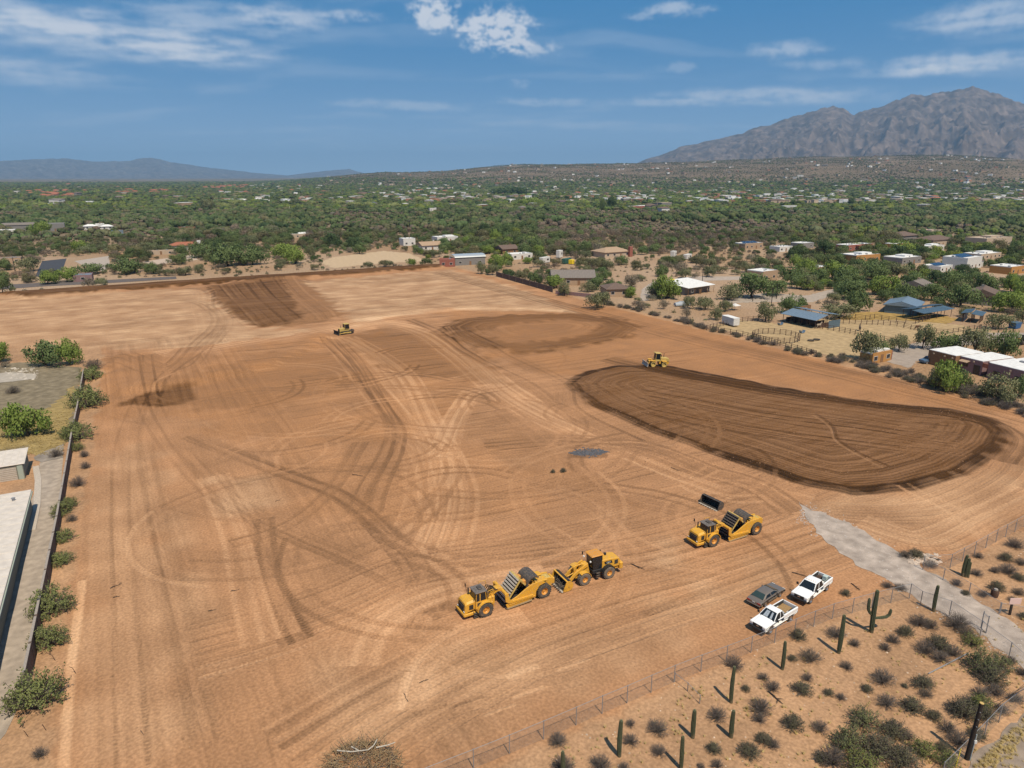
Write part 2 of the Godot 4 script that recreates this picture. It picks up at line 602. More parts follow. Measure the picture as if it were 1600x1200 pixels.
func dusty(c: Color, dust: Color, s: int, roughness: float) -> StandardMaterial3D:
	# paint or rubber with dried earth on it in patches
	var im := noise(0.022, s, 5).get_seamless_image(256, 256)
	var d := im.get_data()
	var spots_ := noise(0.09, s + 400, 3).get_seamless_image(256, 256).get_data()
	var out := PackedByteArray()
	out.resize(256 * 256 * 3)
	for i in d.size():
		var k := clampf((d[i] / 255.0 - 0.5) * 2.0, 0.0, 0.6) + clampf((spots_[i] / 255.0 - 0.62) * 2.0, 0.0, 0.4)
		var grime := 1.0 - 0.55 * clampf((0.36 - spots_[i] / 255.0) * 6.0, 0.0, 1.0)
		var q := (c.lerp(dust, minf(k, 0.85)) * grime).linear_to_srgb()
		out[i * 3] = int(q.r * 255.0); out[i * 3 + 1] = int(q.g * 255.0); out[i * 3 + 2] = int(q.b * 255.0)
	var m := StandardMaterial3D.new()
	m.roughness = roughness
	m.albedo_texture = ImageTexture.create_from_image(Image.create_from_data(256, 256, false, Image.FORMAT_RGB8, out))
	m.uv1_triplanar = true
	m.uv1_world_triplanar = true
	m.uv1_scale = Vector3.ONE * 0.45
	return m


# ---------------------------------------------------------------- ground
class Layer:
	var u0: float
	var v0: float
	var res: float
	var w: int
	var h: int
	var tone := PackedFloat32Array()
	var high := PackedFloat32Array()
	var wet := PackedByteArray()
	var pale := PackedByteArray()
	var red := PackedByteArray()
	var wild := PackedByteArray()
	var fine := PackedByteArray()
	var along := PackedByteArray()
	var down := PackedByteArray()
	var mid := PackedByteArray()
	var rows := []
	var relief_rows := []

	func _init(u: float, v: float, r: float, ww: int, hh: int) -> void:
		u0 = u; v0 = v; res = r; w = ww; h = hh
		tone.resize(w * h); high.resize(w * h)

	func stroke(p: PackedVector2Array, off: float, width: float, tint: float, depth: float, tread: float, fade: FastNoiseLite) -> void:
		var step := res * 0.9
		var reach := int(ceil(width * 0.5 / (res * 0.9)))
		var s := 0.0
		for i in p.size() - 1:
			var a := p[i]
			var b := p[i + 1]
			var len := a.distance_to(b)
			if len < 0.001: continue
			var dir := (b - a) / len
			var side := Vector2(-dir.y, dir.x)
			if maxf(a.x, b.x) < u0 - 4.0 or minf(a.x, b.x) > u0 + w * res + 4.0 or maxf(a.y, b.y) < v0 - 4.0 or minf(a.y, b.y) > v0 + h * res + 4.0:
				s += len
				continue
			var at := 0.0
			while at < len:
				var q := a + dir * at + side * (off + 0.25 * fade.get_noise_1d(s * 0.5 + off * 37.0))
				var g := clampf(0.75 + 1.3 * fade.get_noise_2d(q.x * 0.6, q.y * 0.6 + off * 11.0), 0.0, 1.3)
				for k in range(-reach, reach + 1):
					var e := absf(k) / (reach + 0.5)
					var x := int((q.x + side.x * k * step - u0) / res)
					var y := int((q.y + side.y * k * step - v0) / res)
					if x < 0 or y < 0 or x >= w or y >= h: continue
					var j := y * w + x
					var f := g * (1.0 - e * e * e)
					var tr := 1.0
					if tread > 0.0:
						tr = 1.0 + 0.45 * sin((s + k * step * (0.6 if k > 0 else -0.6)) * TAU / tread)
					tone[j] = tone[j] * (1.0 - 0.45 * f) + tint * f * tr
					high[j] = high[j] * (1.0 - 0.5 * f) + (depth * f * tr if e < 0.75 else -depth * 0.7)
				at += step
				s += step


const LOW := 512
const LOWV := 864
const STEP := 0.4
var low := {}
var site_rise := PackedFloat32Array()
var layers := []

func patch(ch: String, strength: float, pts: Array, warp := 2.5) -> void:
	var p := PackedVector2Array()
	for i in range(0, pts.size(), 2):
		p.append(uv_of(spot(pts[i], pts[i + 1])))
	patch_uv(ch, strength, p, warp)

func patch_uv(ch: String, strength: float, p: PackedVector2Array, warp := 2.5) -> void:
	var lo := p[0]
	var hi := p[0]
	for q in p:
		lo = lo.min(q); hi = hi.max(q)
	var a: PackedFloat32Array = low[ch]
	for y in range(maxi(0, int((lo.y - 5.0 - V0) / STEP)), mini(LOWV, int((hi.y + 5.0 - V0) / STEP))):
		for x in range(maxi(0, int((lo.x - 5.0 - U0) / STEP)), mini(LOW, int((hi.x + 5.0 - U0) / STEP))):
			var q := Vector2(U0 + x * STEP, V0 + y * STEP)
			q += Vector2(rough.get_noise_2d(q.x * 6.0, q.y * 9.0), rough.get_noise_2d(q.x * 9.0 + 300.0, q.y * 6.0)) * warp
			if Geometry2D.is_point_in_polygon(q, p):
				var j := y * LOW + x
				a[j] = a[j] + strength * (1.0 - a[j]) if strength > 0.0 else a[j] * (1.0 + strength)
	low[ch] = a

func softened(ch: String, blur: int) -> Image:
	var a: PackedFloat32Array = low[ch]
	var b := PackedByteArray()
	b.resize(a.size())
	for i in a.size():
		b[i] = int(clampf(a[i], 0.0, 1.0) * 255.0)
	var im := Image.create_from_data(LOW, LOWV, false, Image.FORMAT_L8, b)
	if blur > 1:
		im.resize(LOW / blur, LOWV / blur, Image.INTERPOLATE_TRILINEAR)
		im.resize(LOW, LOWV, Image.INTERPOLATE_CUBIC)
	return im

func smooth_path(pts: Array) -> PackedVector2Array:
	# points of the photograph, joined by a Catmull-Rom curve on the ground
	var g := []
	for i in range(0, pts.size(), 2):
		g.append(uv_of(spot(pts[i], pts[i + 1])))
	return curve_of(g)

func curve_of(g: Array, step := 1.0) -> PackedVector2Array:
	var out := PackedVector2Array()
	for i in g.size() - 1:
		var a: Vector2 = g[maxi(i - 1, 0)]
		var b: Vector2 = g[i]
		var c: Vector2 = g[i + 1]
		var d: Vector2 = g[mini(i + 2, g.size() - 1)]
		var n := maxi(2, int(b.distance_to(c) / step))
		for k in n:
			out.append(b.cubic_interpolate(c, a, d, float(k) / n))
	out.append(g[g.size() - 1])
	return out

func track(p: PackedVector2Array, off: float, width: float, tint: float, depth: float, tread := 0.0) -> void:
	for l in layers:
		l.stroke(p, off, width, tint, depth, tread, rough)

func pair(p: PackedVector2Array, off: float, tint: float, depth: float, tread := 0.0, gauge := 1.1, width := 0.75) -> void:
	track(p, off - gauge, width, tint, depth, tread)
	track(p, off + gauge, width, tint, depth, tread)

func lane(pts: Array, spread: float, passes: int, bias: float) -> void:
	# a haul lane: many passes of the same machines, side by side
	var p := smooth_path(pts)
	track(p, 0.0, spread * 3.6 + 1.5, bias * 1.1, 0.0)
	for i in passes:
		var q := PackedVector2Array()
		var o := rng.randfn(0.0, spread)
		var drift := rng.randf_range(-0.03, 0.03)
		for k in p.size():
			var d := (p[mini(k + 1, p.size() - 1)] - p[maxi(k - 1, 0)]).normalized()
			q.append(p[k] + Vector2(-d.y, d.x) * (o + drift * (k - p.size() * 0.5)))
		pair(q, 0.0, bias * 1.3 + rng.randf_range(-0.26, 0.22), rng.randf_range(0.2, 0.7), 0.5 if rng.randf() < 0.35 else 0.0, rng.randf_range(0.9, 1.2), rng.randf_range(0.45, 0.85))

const PAD := [885,602, 905,586, 960,573, 1040,573, 1130,591, 1250,613, 1370,631, 1480,641, 1550,655, 1574,674, 1560,702, 1500,740, 1420,762, 1330,770, 1240,751, 1130,711, 1020,673, 930,634]
const PAD_TWO := [688,512, 720,500, 800,493, 900,491, 970,500, 1000,514, 975,530, 900,545, 820,553, 750,545, 705,530]

func build_ground() -> void:
	for ch in ["wet", "pale", "red", "wild", "rise"]:
		var a := PackedFloat32Array()
		a.resize(LOW * LOWV)
		low[ch] = a
	# wild ground: everything outside the graded rectangle
	patch_uv("wild", 1.0, PackedVector2Array([Vector2(-60, 0), Vector2(180, 0), Vector2(180, 40.2), Vector2(76, 40.2), Vector2(20, 41.0), Vector2(-60, 41.0)]), 1.0)
	patch_uv("wild", 1.0, PackedVector2Array([Vector2(-60, 30), Vector2(-10.2, 30), Vector2(-9.0, 75), Vector2(-5.5, 150), Vector2(-3.0, 205), Vector2(-3.0, 224), Vector2(-20.0, 236), Vector2(-60.0, 236)]), 1.4)
	patch_uv("wild", 1.0, PackedVector2Array([Vector2(158.5, 0), Vector2(180, 0), Vector2(180, 400), Vector2(160, 400), Vector2(160, 230)]), 1.5)
	patch_uv("wild", 1.0, PackedVector2Array([Vector2(-60, 353.0), Vector2(180, 354.5), Vector2(180, 400), Vector2(-60, 400)]), 0.8)
	# damp, pale and reddish soil
	patch("wet", 0.62, PAD, 2.6)
	patch("wet", 0.52, [322,449, 440,434, 455,462, 470,500, 440,511, 385,508, 345,480], 2.5)
	patch("wet", 0.34, [330,452, 468,431, 500,458, 536,492, 510,502, 440,513, 385,508], 6.0)
	patch("wet", 0.86, [-20,458, 100,450, 250,440, 400,433, 500,427, 560,421, 620,414, 705,411, 692,419, 560,430, 430,438, 250,450, 40,466], 1.5)
	patch("wet", 0.62, [180,634, 215,618, 300,600, 302,626, 260,636], 1.5)
	patch("wet", 0.24, [520,532, 600,508, 690,518, 760,556, 800,605, 700,592, 600,575], 5.0)
	patch("wet", 0.16, [200,612, 340,580, 420,556, 520,548, 560,600, 420,640, 300,640], 5.0)
	patch("wet", 0.14, [690,640, 780,650, 1000,800, 960,800, 800,735], 3.0)
	patch("wet", 0.44, PAD_TWO, 5.0)
	patch("wet", -0.6, [745,524, 790,508, 870,502, 940,508, 930,522, 880,534, 800,540], 4.0)
	patch("pale", 0.72, [-40,464, 318,451, 350,485, 395,512, 500,516, 330,546, 160,545, 60,546, -60,546], 5.0)
	patch("pale", 0.75, [470,441, 700,421, 800,447, 860,470, 905,490, 690,482, 560,508, 530,485], 5.0)
	patch("pale", 0.45, [330,745, 440,755, 450,800, 340,805], 4.0)
	patch("pale", 0.30, [130,700, 240,700, 330,1000, 300,1200, 100,1200], 6.0)
	patch("pale", 0.35, [480,1050, 900,1000, 1200,880, 1250,900, 900,1090, 650,1180, 480,1180], 6.0)
	patch("pale", 0.5, [1005,862, 1050,852, 1085,880, 1030,892], 2.5)
	patch("pale", 0.4, [1250,780, 1400,770, 1600,720, 1600,800, 1460,860, 1330,830], 5.0)
	patch("red", 0.6, [690,485, 900,480, 1000,484, 1250,556, 1500,625, 1580,650, 1400,632, 1130,590, 1000,573, 880,590, 760,560], 5.0)
	patch("red", 0.5, [330,560, 540,520, 700,520, 760,560, 740,640, 600,690, 380,690, 240,650], 8.0)
	patch("red", 0.3, [420,690, 620,670, 760,690, 900,780, 700,830, 460,800], 8.0)
	patch("red", 0.45, [140,560, 330,560, 260,640, 160,660], 5.0)
	# lie of the land
	patch("rise", 0.5, [-20,458, 250,440, 500,427, 620,414, 705,411, 692,419, 560,430, 250,450, 40,466], 1.0)
	patch("rise", 0.42, [185,618, 300,600, 420,575, 500,540, 520,520, 340,540, 180,560, 160,600], 2.0)
	patch("rise", 0.16, PAD, 1.0)
	patch("rise", 0.20, PAD_TWO, 1.0)
	patch("rise", 0.25, [322,449, 465,431, 522,490, 440,513, 345,480], 1.5)
	var rise_image := softened("rise", 8)
	var rb := rise_image.get_data()
	site_rise.resize(LOW * LOWV)
	for i in rb.size():
		site_rise[i] = rb[i] / 255.0 * 2.6
	var near := Layer.new(U0, V0, 0.1, 2048, 2048)
	var far := Layer.new(U0, V1, 0.2, 1024, 704)
	layers = [near, far]
	draw_tracks()
	var soft := {"wet": softened("wet", 4), "pale": softened("pale", 8), "red": softened("red", 8), "wild": softened("wild", 2)}
	for l in layers:
		var first := 0 if l == near else 512
		var count := 512 if l == near else 352
		for ch in soft:
			var im: Image = soft[ch].get_region(Rect2i(0, first, LOW, count))
			im.resize(l.w, l.h, Image.INTERPOLATE_CUBIC)
			l.set(ch, im.get_data())
		var k: float = l.res / 0.1
		l.fine = noise(0.11 * k, 41, 4).get_image(l.w, l.h).get_data()
		l.mid = noise(0.008 * k, 42, 5).get_image(l.w, l.h).get_data()
		var al := noise(0.05, 43, 4).get_image(l.w / 16, l.h)
		al.resize(l.w, l.h, Image.INTERPOLATE_CUBIC)
		l.along = al.get_data()
		var dn := noise(0.05, 44, 4).get_image(l.w, l.h / 24)
		dn.resize(l.w, l.h, Image.INTERPOLATE_CUBIC)
		l.down = dn.get_data()
		l.rows.resize(l.h); l.relief_rows.resize(l.h)
		var job := WorkerThreadPool.add_group_task(colour_row.bind(l), l.h)
		WorkerThreadPool.wait_for_group_task_completion(job)
		var col := PackedByteArray()
		var rel := PackedByteArray()
		for y in l.h:
			col.append_array(l.rows[y]); rel.append_array(l.relief_rows[y])
		sheet(l, col, rel)
		l.rows = []; l.relief_rows = []
	layers = []
	build_terrain()

func colour_row(y: int, l: Layer) -> void:
	var w := l.w
	var out := PackedByteArray()
	out.resize(w * 3)
	var rel := PackedByteArray()
	rel.resize(w)
	var j := y * w
	var v := l.v0 + y * l.res
	for x in w:
		var u := l.u0 + x * l.res
		var wet := l.wet[j] / 255.0
		var pale := l.pale[j] / 255.0
		var red := l.red[j] / 255.0
		var wild := l.wild[j] / 255.0
		var fine := l.fine[j] / 255.0 - 0.5
		var mid := l.mid[j] / 255.0 - 0.5
		var al := l.along[j] / 255.0 - 0.5
		var dn := l.down[j] / 255.0 - 0.5
		var corridor := clampf((26.0 - u) / 20.0, 0.0, 1.0) * clampf((215.0 - v) / 30.0, 0.0, 1.0)
		var streak := dn * corridor + al * (1.0 - corridor)
		streak *= clampf(0.35 + 2.4 * (mid + 0.05), 0.1, 1.4)
		var tone := l.tone[j] * (1.0 - wild)
		var damp := clampf(wet * (1.0 + 0.5 * mid + 0.5 * al) + red * clampf(streak - 0.02, 0.0, 1.0) * 0.35 + clampf(-tone, 0.0, 1.0) * (0.45 + 0.55 * wet), 0.0, 1.0)
		pale = clampf(pale * (0.75 + 0.9 * mid + 0.5 * streak) + clampf(tone, 0.0, 1.0) * 0.55, 0.0, 1.0)
		red = clampf(red * (0.9 + 0.6 * mid) + 0.35 * wet, 0.0, 1.0)
		var r := 0.490; var g := 0.273; var b := 0.144
		r += (0.425 - r) * red; g += (0.215 - g) * red; b += (0.093 - b) * red
		r += (0.585 - r) * pale; g += (0.395 - g) * pale; b += (0.245 - b) * pale
		r += (0.50 - r) * wild; g += (0.312 - g) * wild; b += (0.182 - b) * wild
		r += (0.130 - r) * damp; g += (0.059 - g) * damp; b += (0.017 - b) * damp
		var lum := 1.0 + 0.20 * fine - 1.6 * clampf(fine - 0.20, 0.0, 0.3) + 0.34 * mid + (0.27 - 0.10 * corridor) * streak * (1.0 - wild) * clampf((v - 35.0) / 60.0, 0.45, 1.0) + 0.46 * tone
		if wild > 0.3:
			lum += wild * (0.22 * fine + 0.15 * mid)
		out[x * 3] = int(255.0 * sqrt(clampf(r * lum, 0.0, 1.0)))
		out[x * 3 + 1] = int(255.0 * sqrt(clampf(g * lum, 0.0, 1.0)))
		out[x * 3 + 2] = int(255.0 * sqrt(clampf(b * lum, 0.0, 1.0)))
		rel[x] = int(255.0 * clampf(0.5 + (0.11 - 0.05 * wild) * fine + 0.22 * streak * (1.0 - wild) + (0.12 - 0.08 * wild) * mid - 0.30 * l.high[j] * (1.0 - wild), 0.0, 1.0))
		j += 1
	l.rows[y] = out
	l.relief_rows[y] = rel

func draw_tracks() -> void:
	# ripping and grading lines across the middle field
	for i in 640:
		var v := rng.randf_range(52.0, 235.0)
		var ua := rng.randf_range(6.0, 90.0)
		var ub := ua + rng.randf_range(12.0, 70.0)
		var g := [Vector2(ua, v)]
		var n := 4
		var tilt := rng.randf_range(-0.08, 0.06) - 0.05
		for k in n:
			g.append(Vector2(lerpf(ua, ub, (k + 1.0) / n), v + tilt * (ub - ua) * (k + 1.0) / n + rng.randf_range(-0.8, 0.8)))
		track(curve_of(g, 3.0), 0.0, rng.randf_range(0.18, 0.5), rng.randf_range(-0.26, 0.20) * clampf((v - 30.0) / 60.0, 0.4, 1.0), rng.randf_range(-0.8, 0.8))
	# the corridor along the wall
	for i in 110:
		var u := rng.randf_range(-6.0, 26.0)
		var g := []
		for k in 6:
			g.append(Vector2(u + rng.randf_range(-0.8, 0.8) + (k * 0.9 if u > 6.0 else 0.0), 40.0 + k * 38.0))
		pair(curve_of(g, 3.0), 0.0, rng.randf_range(-0.12, 0.08), rng.randf_range(0.1, 0.5), 0.0, 1.1, rng.randf_range(0.3, 0.8))
	# the pale far corner and the far middle
	for i in 240:
		var v := rng.randf_range(226.0, 345.0)
		var ua := rng.randf_range(-40.0, 120.0)
		var g := []
		var tilt := rng.randf_range(-0.3, 0.3)
		for k in 4:
			g.append(Vector2(ua + k * 14.0, v + tilt * k * 8.0 + rng.randf_range(-2, 2)))
		pair(curve_of(g, 3.0), 0.0, rng.randf_range(-0.26, 0.14), rng.randf_range(0.1, 0.5))
	# rows inside the dark pads: the outline drawn smaller and smaller
	var big := PackedVector2Array()
	for i in range(0, PAD.size(), 2):
		big.append(uv_of(spot(PAD[i], PAD[i + 1])))
	var two := PackedVector2Array()
	for i in range(0, PAD_TWO.size(), 2):
		two.append(uv_of(spot(PAD_TWO[i], PAD_TWO[i + 1])))
	for s in 2:
		var ring := big if s == 0 else two
		for k in 60:
			var inset: float = -0.35 * k * (0.85 if s == 0 else 1.7) + 1.0
			var shapes := Geometry2D.offset_polygon(ring, inset, Geometry2D.JOIN_ROUND)
			for sh in shapes:
				if sh.size() < 3: continue
				var g := Array(sh)
				g.append(sh[0])
				var dark := -0.62 * smoothstep(13.0, 5.0, float(k)) - 0.02
				if s == 1: dark = -0.30 * exp(-pow((k - 7.0) / 7.0, 2.0)) + 0.03
				track(PackedVector2Array(g), 0.0, rng.randf_range(0.25, 0.7) if s == 0 else rng.randf_range(0.4, 1.3), dark + rng.randf_range(-0.30, 0.30) * (1.0 if k < 14 else 0.6), rng.randf_range(-0.5, 0.5))
	for k in 120:
		# long rows of the big pad
		var a := 1000.0 + rng.randf() * 120.0
		var y := rng.randf_range(590.0, 650.0)
		pair(smooth_path([a, y, a + 150.0, y + 28.0, a + 300.0, y + 50.0 + rng.randf_range(-4, 4), a + 400.0, y + 62.0]), 0.0, rng.randf_range(-0.26, 0.26), rng.randf_range(-0.7, 0.7), 0.0, rng.randf_range(0.8, 2.0), rng.randf_range(0.25, 0.6))
	track(smooth_path([1275,650, 1300,668, 1310,690, 1345,712, 1390,732]), 0.0, 0.7, -0.2, -1.2)
	track(smooth_path([1270,652, 1296,670, 1306,692, 1340,714, 1380,735]), 0.0, 0.5, 0.35, 0.8)
	# streaks of the dark rectangle
	for i in 46:
		var f := rng.randf()
		var x0 := lerpf(325.0, 462.0, f)
		var y0 := lerpf(450.0, 434.0, f)
		track(smooth_path([x0, y0, x0 + 22.0, y0 + 25.0, x0 + 48.0 + 10.0 * f, y0 + 52.0, x0 + 62.0 + 8.0 * f, y0 + 62.0]), 0.0, rng.randf_range(0.3, 1.0), rng.randf_range(-0.25, 0.3), rng.randf_range(-0.4, 0.6))
	# haul lanes
	lane([530,527, 560,560, 600,610, 640,660, 665,710, 680,760, 676,800, 655,850, 632,890, 600,930, 560,985], 2.2, 14, 0.15)
	lane([520,530, 555,565, 590,615, 622,665, 618,705, 590,760, 575,800], 1.2, 5, -0.1)
	lane([530,527, 570,548, 625,588, 665,660, 690,720, 690,760], 1.4, 5, 0.12)
	lane([740,612, 715,650, 700,690, 690,715], 1.0, 5, 0.22)
	lane([250,560, 400,535, 520,512, 620,492, 760,482, 880,487], 2.6, 12, 0.14)
	lane([530,520, 600,508, 660,520, 720,560, 780,610, 850,650, 950,690, 1060,730, 1160,765, 1260,792], 2.4, 14, 0.14)
	lane([640,500, 680,515, 740,555, 830,600, 900,650, 1010,700, 1150,750], 1.0, 6, -0.14)
	lane([690,425, 800,455, 900,482, 1050,520, 1250,565, 1450,612, 1620,655], 2.0, 12, -0.05)
	lane([-30,470, 100,468, 300,452, 320,480, 330,520, 300,550, 230,600, 190,680, 185,800, 200,1000, 215,1200], 2.0, 7, 0.0)
	lane([160,560, 200,560, 260,580, 300,545, 340,500, 300,470, 200,470], 2.0, 6, -0.06)
	lane([230,560, 250,640, 330,740, 420,800, 560,860, 640,900, 720,950], 1.4, 4, -0.10)
	lane([300,680, 420,730, 540,780, 640,880, 660,960], 0.8, 3, -0.10)
	lane([1210,790, 1100,830, 960,860, 800,880, 650,900, 500,960, 300,1020], 3.5, 9, 0.03)
	lane([1300,840, 1120,900, 980,940, 800,1000, 620,1090, 460,1190], 3.4, 16, 0.0)
	lane([1240,800, 1180,760, 1100,735, 1000,700, 880,690, 760,700], 3.0, 6, -0.10)
	lane([1600,690, 1590,740, 1500,790, 1400,805, 1300,800], 2.0, 10, 0.03)
	lane([1620,770, 1540,810, 1450,850, 1340,820], 2.2, 8, 0.08)
	lane([560,1040, 580,990, 640,945, 730,915, 850,890], 0.9, 4, 0.22)
	lane([640,1110, 660,1040, 720,990, 820,960], 0.9, 3, 0.16)
	lane([410,810, 415,870, 430,930, 470,1000], 0.7, 4, -0.2)
	lane([330,745, 360,800, 380,850, 400,930, 420,1000], 1.0, 4, 0.1)
	lane([560,690, 520,760, 450,820, 360,850], 0.5, 2, -0.12)
	lane([780,640, 860,700, 960,770, 1060,800], 0.8, 3, -0.12)
	lane([720,520, 800,560, 880,600, 900,640, 1000,690], 1.2, 4, -0.1)
	lane([950,560, 1080,590, 1300,625, 1500,650, 1580,680, 1560,720], 1.6, 6, -0.22)
	for i in 90:
		# stray turns
		var c := Vector2(rng.randf_range(12.0, 82.0), rng.randf_range(56.0, 170.0))
		var rad := rng.randf_range(7.0, 26.0)
		var a0 := rng.randf() * TAU
		var g := []
		for k in 6:
			g.append(c + Vector2.from_angle(a0 + k * 0.33) * rad)
		pair(curve_of(g, 1.5), 0.0, rng.randf_range(-0.32, 0.22), rng.randf_range(0.2, 0.6), 0.5 if i % 3 == 0 else 0.0)
	# a line of caliche turned up along the wall side, chalky scrapes near the fence
	for i in 5:
		track(smooth_path([98,1230, 104,1120, 112,1020, 121,960, 128,905]), rng.randf_range(-0.3, 0.3), rng.randf_range(0.3, 0.7), 0.35, -0.6)
	for i in 26:
		var x := rng.randf_range(560.0, 1250.0)
		var y := 1185.0 - (x - 560.0) * 0.42 + rng.randf_range(-40.0, 30.0)
		track(smooth_path([x, y, x + 22.0, y - 9.0, x + 50.0, y - 18.0]), 0.0, rng.randf_range(0.3, 0.9), rng.randf_range(-0.35, 0.45), rng.randf_range(-0.8, 0.8), 0.5 if i % 2 == 0 else 0.0)
	# the spill of dark gravel in the middle
	for i in 14:
		track(smooth_path([892.0 + rng.randf() * 8.0, 706.0 + i * 0.6, 920, 704.0 + i * 0.8, 945.0 + rng.randf() * 6.0, 706.0 + i * 0.6]), 0.0, 0.5, -0.3, -0.7)

func rise_at(u: float, v: float) -> float:
	if u <= U0 or u >= U1 or v <= V0 or v >= V2:
		return 0.0
	var x := clampf((u - U0) / STEP, 0.0, LOW - 1.01)
	var y := clampf((v - V0) / STEP, 0.0, LOWV - 1.01)
	var i := int(y) * LOW + int(x)
	var fx := x - int(x)
	var fy := y - int(y)
	var h := lerpf(lerpf(site_rise[i], site_rise[i + 1], fx), lerpf(site_rise[i + LOW], site_rise[i + LOW + 1], fx), fy)
	h += rough.get_noise_2d(u * 2.0, v * 2.0) * 0.22 + wide.get_noise_2d(u * 6.0, v * 6.0) * 0.25
	var edge := minf(minf(u - U0, U1 - u), minf(v - V0, V2 - v))
	return h * smoothstep(0.0, 9.0, edge)

func ground_at(p: Vector3) -> float:
	var q := uv_of(p)
	if q.x > U0 and q.x < U1 and q.y > V0 and q.y < V2:
		return rise_at(q.x, q.y)
	return terrain_at(p.x, p.z)

func set_down(x: float, y: float) -> Vector3:
	var p := spot(x, y)
	p.y = ground_at(p)
	return p

func sheet(l: Layer, col: PackedByteArray, rel: PackedByteArray) -> void:
	var m := StandardMaterial3D.new()
	m.albedo_texture = ImageTexture.create_from_image(Image.create_from_data(l.w, l.h, false, Image.FORMAT_RGB8, col))
	m.roughness = 0.96
	m.metallic_specular = 0.25
	m.heightmap_enabled = true
	m.heightmap_texture = ImageTexture.create_from_image(Image.create_from_data(l.w, l.h, false, Image.FORMAT_L8, rel))
	m.heightmap_scale = 17.0
	m.detail_enabled = true
	m.detail_blend_mode = BaseMaterial3D.BLEND_MODE_MUL
	m.detail_uv_layer = BaseMaterial3D.DETAIL_UV_2
	m.detail_albedo = mottle(57, 0.80, 1.0, 0.05, 512, 6)
	var step := l.res * 8.0
	var nx := int(l.w / 8) + 1
	var ny := int(l.h / 8) + 1
	var v := PackedVector3Array()
	var uv := PackedVector2Array()
	var uv2 := PackedVector2Array()
	var idx := PackedInt32Array()
	for y in ny:
		for x in nx:
			var u := l.u0 + x * step
			var vv := l.v0 + y * step
			v.append(at_uv(u, vv, rise_at(u, vv)))
			uv.append(Vector2(float(x) / (nx - 1), float(y) / (ny - 1)))
			uv2.append(Vector2(u, vv) / 11.0)
	for y in ny - 1:
		for x in nx - 1:
			var i := y * nx + x
			idx.append_array([i, i + nx, i + 1, i + 1, i + nx, i + nx + 1])
	structure("ground", grid_mesh(v, uv, uv2, idx, PackedColorArray(), m))

func grid_mesh(v: PackedVector3Array, uv: PackedVector2Array, uv2: PackedVector2Array, idx: PackedInt32Array, col: PackedColorArray, m: Material) -> ArrayMesh:
	var n := PackedVector3Array()
	n.resize(v.size())
	for k in range(0, idx.size(), 3):
		var a := idx[k]; var b := idx[k + 1]; var c := idx[k + 2]
		var f := (v[c] - v[a]).cross(v[b] - v[a])
		n[a] += f; n[b] += f; n[c] += f
	var flip := false
	for k in mini(n.size(), 400):
		if n[k].y < 0.0: flip = true
	for k in n.size():
		n[k] = (-n[k] if flip else n[k]).normalized()
	if flip:
		for k in range(0, idx.size(), 3):
			var b := idx[k + 1]
			idx[k + 1] = idx[k + 2]; idx[k + 2] = b
	var a := []
	a.resize(Mesh.ARRAY_MAX)
	a[Mesh.ARRAY_VERTEX] = v; a[Mesh.ARRAY_NORMAL] = n; a[Mesh.ARRAY_INDEX] = idx
	if uv.size(): a[Mesh.ARRAY_TEX_UV] = uv
	if uv2.size(): a[Mesh.ARRAY_TEX_UV2] = uv2
	if col.size(): a[Mesh.ARRAY_COLOR] = col
	var mesh := ArrayMesh.new()
	mesh.add_surface_from_arrays(Mesh.PRIMITIVE_TRIANGLES, a)
	mesh.surface_set_material(0, m)
	return mesh

func terrain_at(x: float, z: float) -> float:
	var r := Vector2(x, z).length()
	if r < 1500.0: return 0.0
	var az := rad_to_deg(atan2(x, -z))
	var ridge := lerpf(0.0, 60.0, smoothstep(-20.0, -9.0, az)) + lerpf(0.0, 62.0, smoothstep(-9.0, 3.0, az)) + lerpf(0.0, 34.0, smoothstep(8.0, 24.0, az)) - 26.0 * smoothstep(31.0, 35.0, az) + 20.0 * smoothstep(35.0, 38.0, az)
	if az > 120.0 or az < -120.0: ridge = 0.0
	var up := smoothstep(2300.0, 5200.0, r)
	var h := ridge * up + wide.get_noise_2d(x * 0.35, z * 0.35) * 16.0 * up * clampf(ridge / 60.0, 0.0, 1.0)
	h += rough.get_noise_2d(x * 0.14, z * 0.14) * 7.0 * up * clampf(ridge / 60.0, 0.0, 1.0)
	return h * (1.0 - 0.5 * smoothstep(5600.0, 9000.0, r))

func lines(lo: float, hi: float, mid_step: float) -> Array:
	var a := []
	var x := lo
	while x < hi - 0.01:
		a.append(x)
		x += mid_step
	a.append(hi)
	var s := 6.0
	x = hi
	while x < 25000.0:
		x += s
		s *= 1.065
		a.append(x)
	s = 6.0
	x = lo
	while x > -25000.0:
		x -= s
		s *= 1.065
		a.push_front(x)
	return a

func soil_at(x: float, z: float) -> Color:
	var r := Vector2(x, z).length()
	var k := wide.get_noise_2d(x * 2.0, z * 2.0)
	var k2 := rough.get_noise_2d(x * 0.9, z * 0.9)
	var near := Color(0.43, 0.285, 0.175).lerp(Color(0.50, 0.36, 0.25), clampf(0.5 + k * 1.2 + k2 * 0.5, 0.0, 1.0))
	near = near.lerp(Color(0.40, 0.24, 0.13), clampf(k2 * 1.2 - k * 0.6, 0.0, 0.8))
	var far := Color(0.145, 0.125, 0.078).lerp(Color(0.30, 0.22, 0.15), clampf(0.4 + k * 0.9 + k2 * 0.6, 0.0, 1.0))
	var hill := Color(0.17, 0.13, 0.085).lerp(Color(0.28, 0.205, 0.14), clampf(0.5 + k + k2, 0.0, 1.0))
	var c := near.lerp(far, smoothstep(420.0, 800.0, r))
	return c.lerp(hill, smoothstep(20.0, 60.0, terrain_at(x, z)))

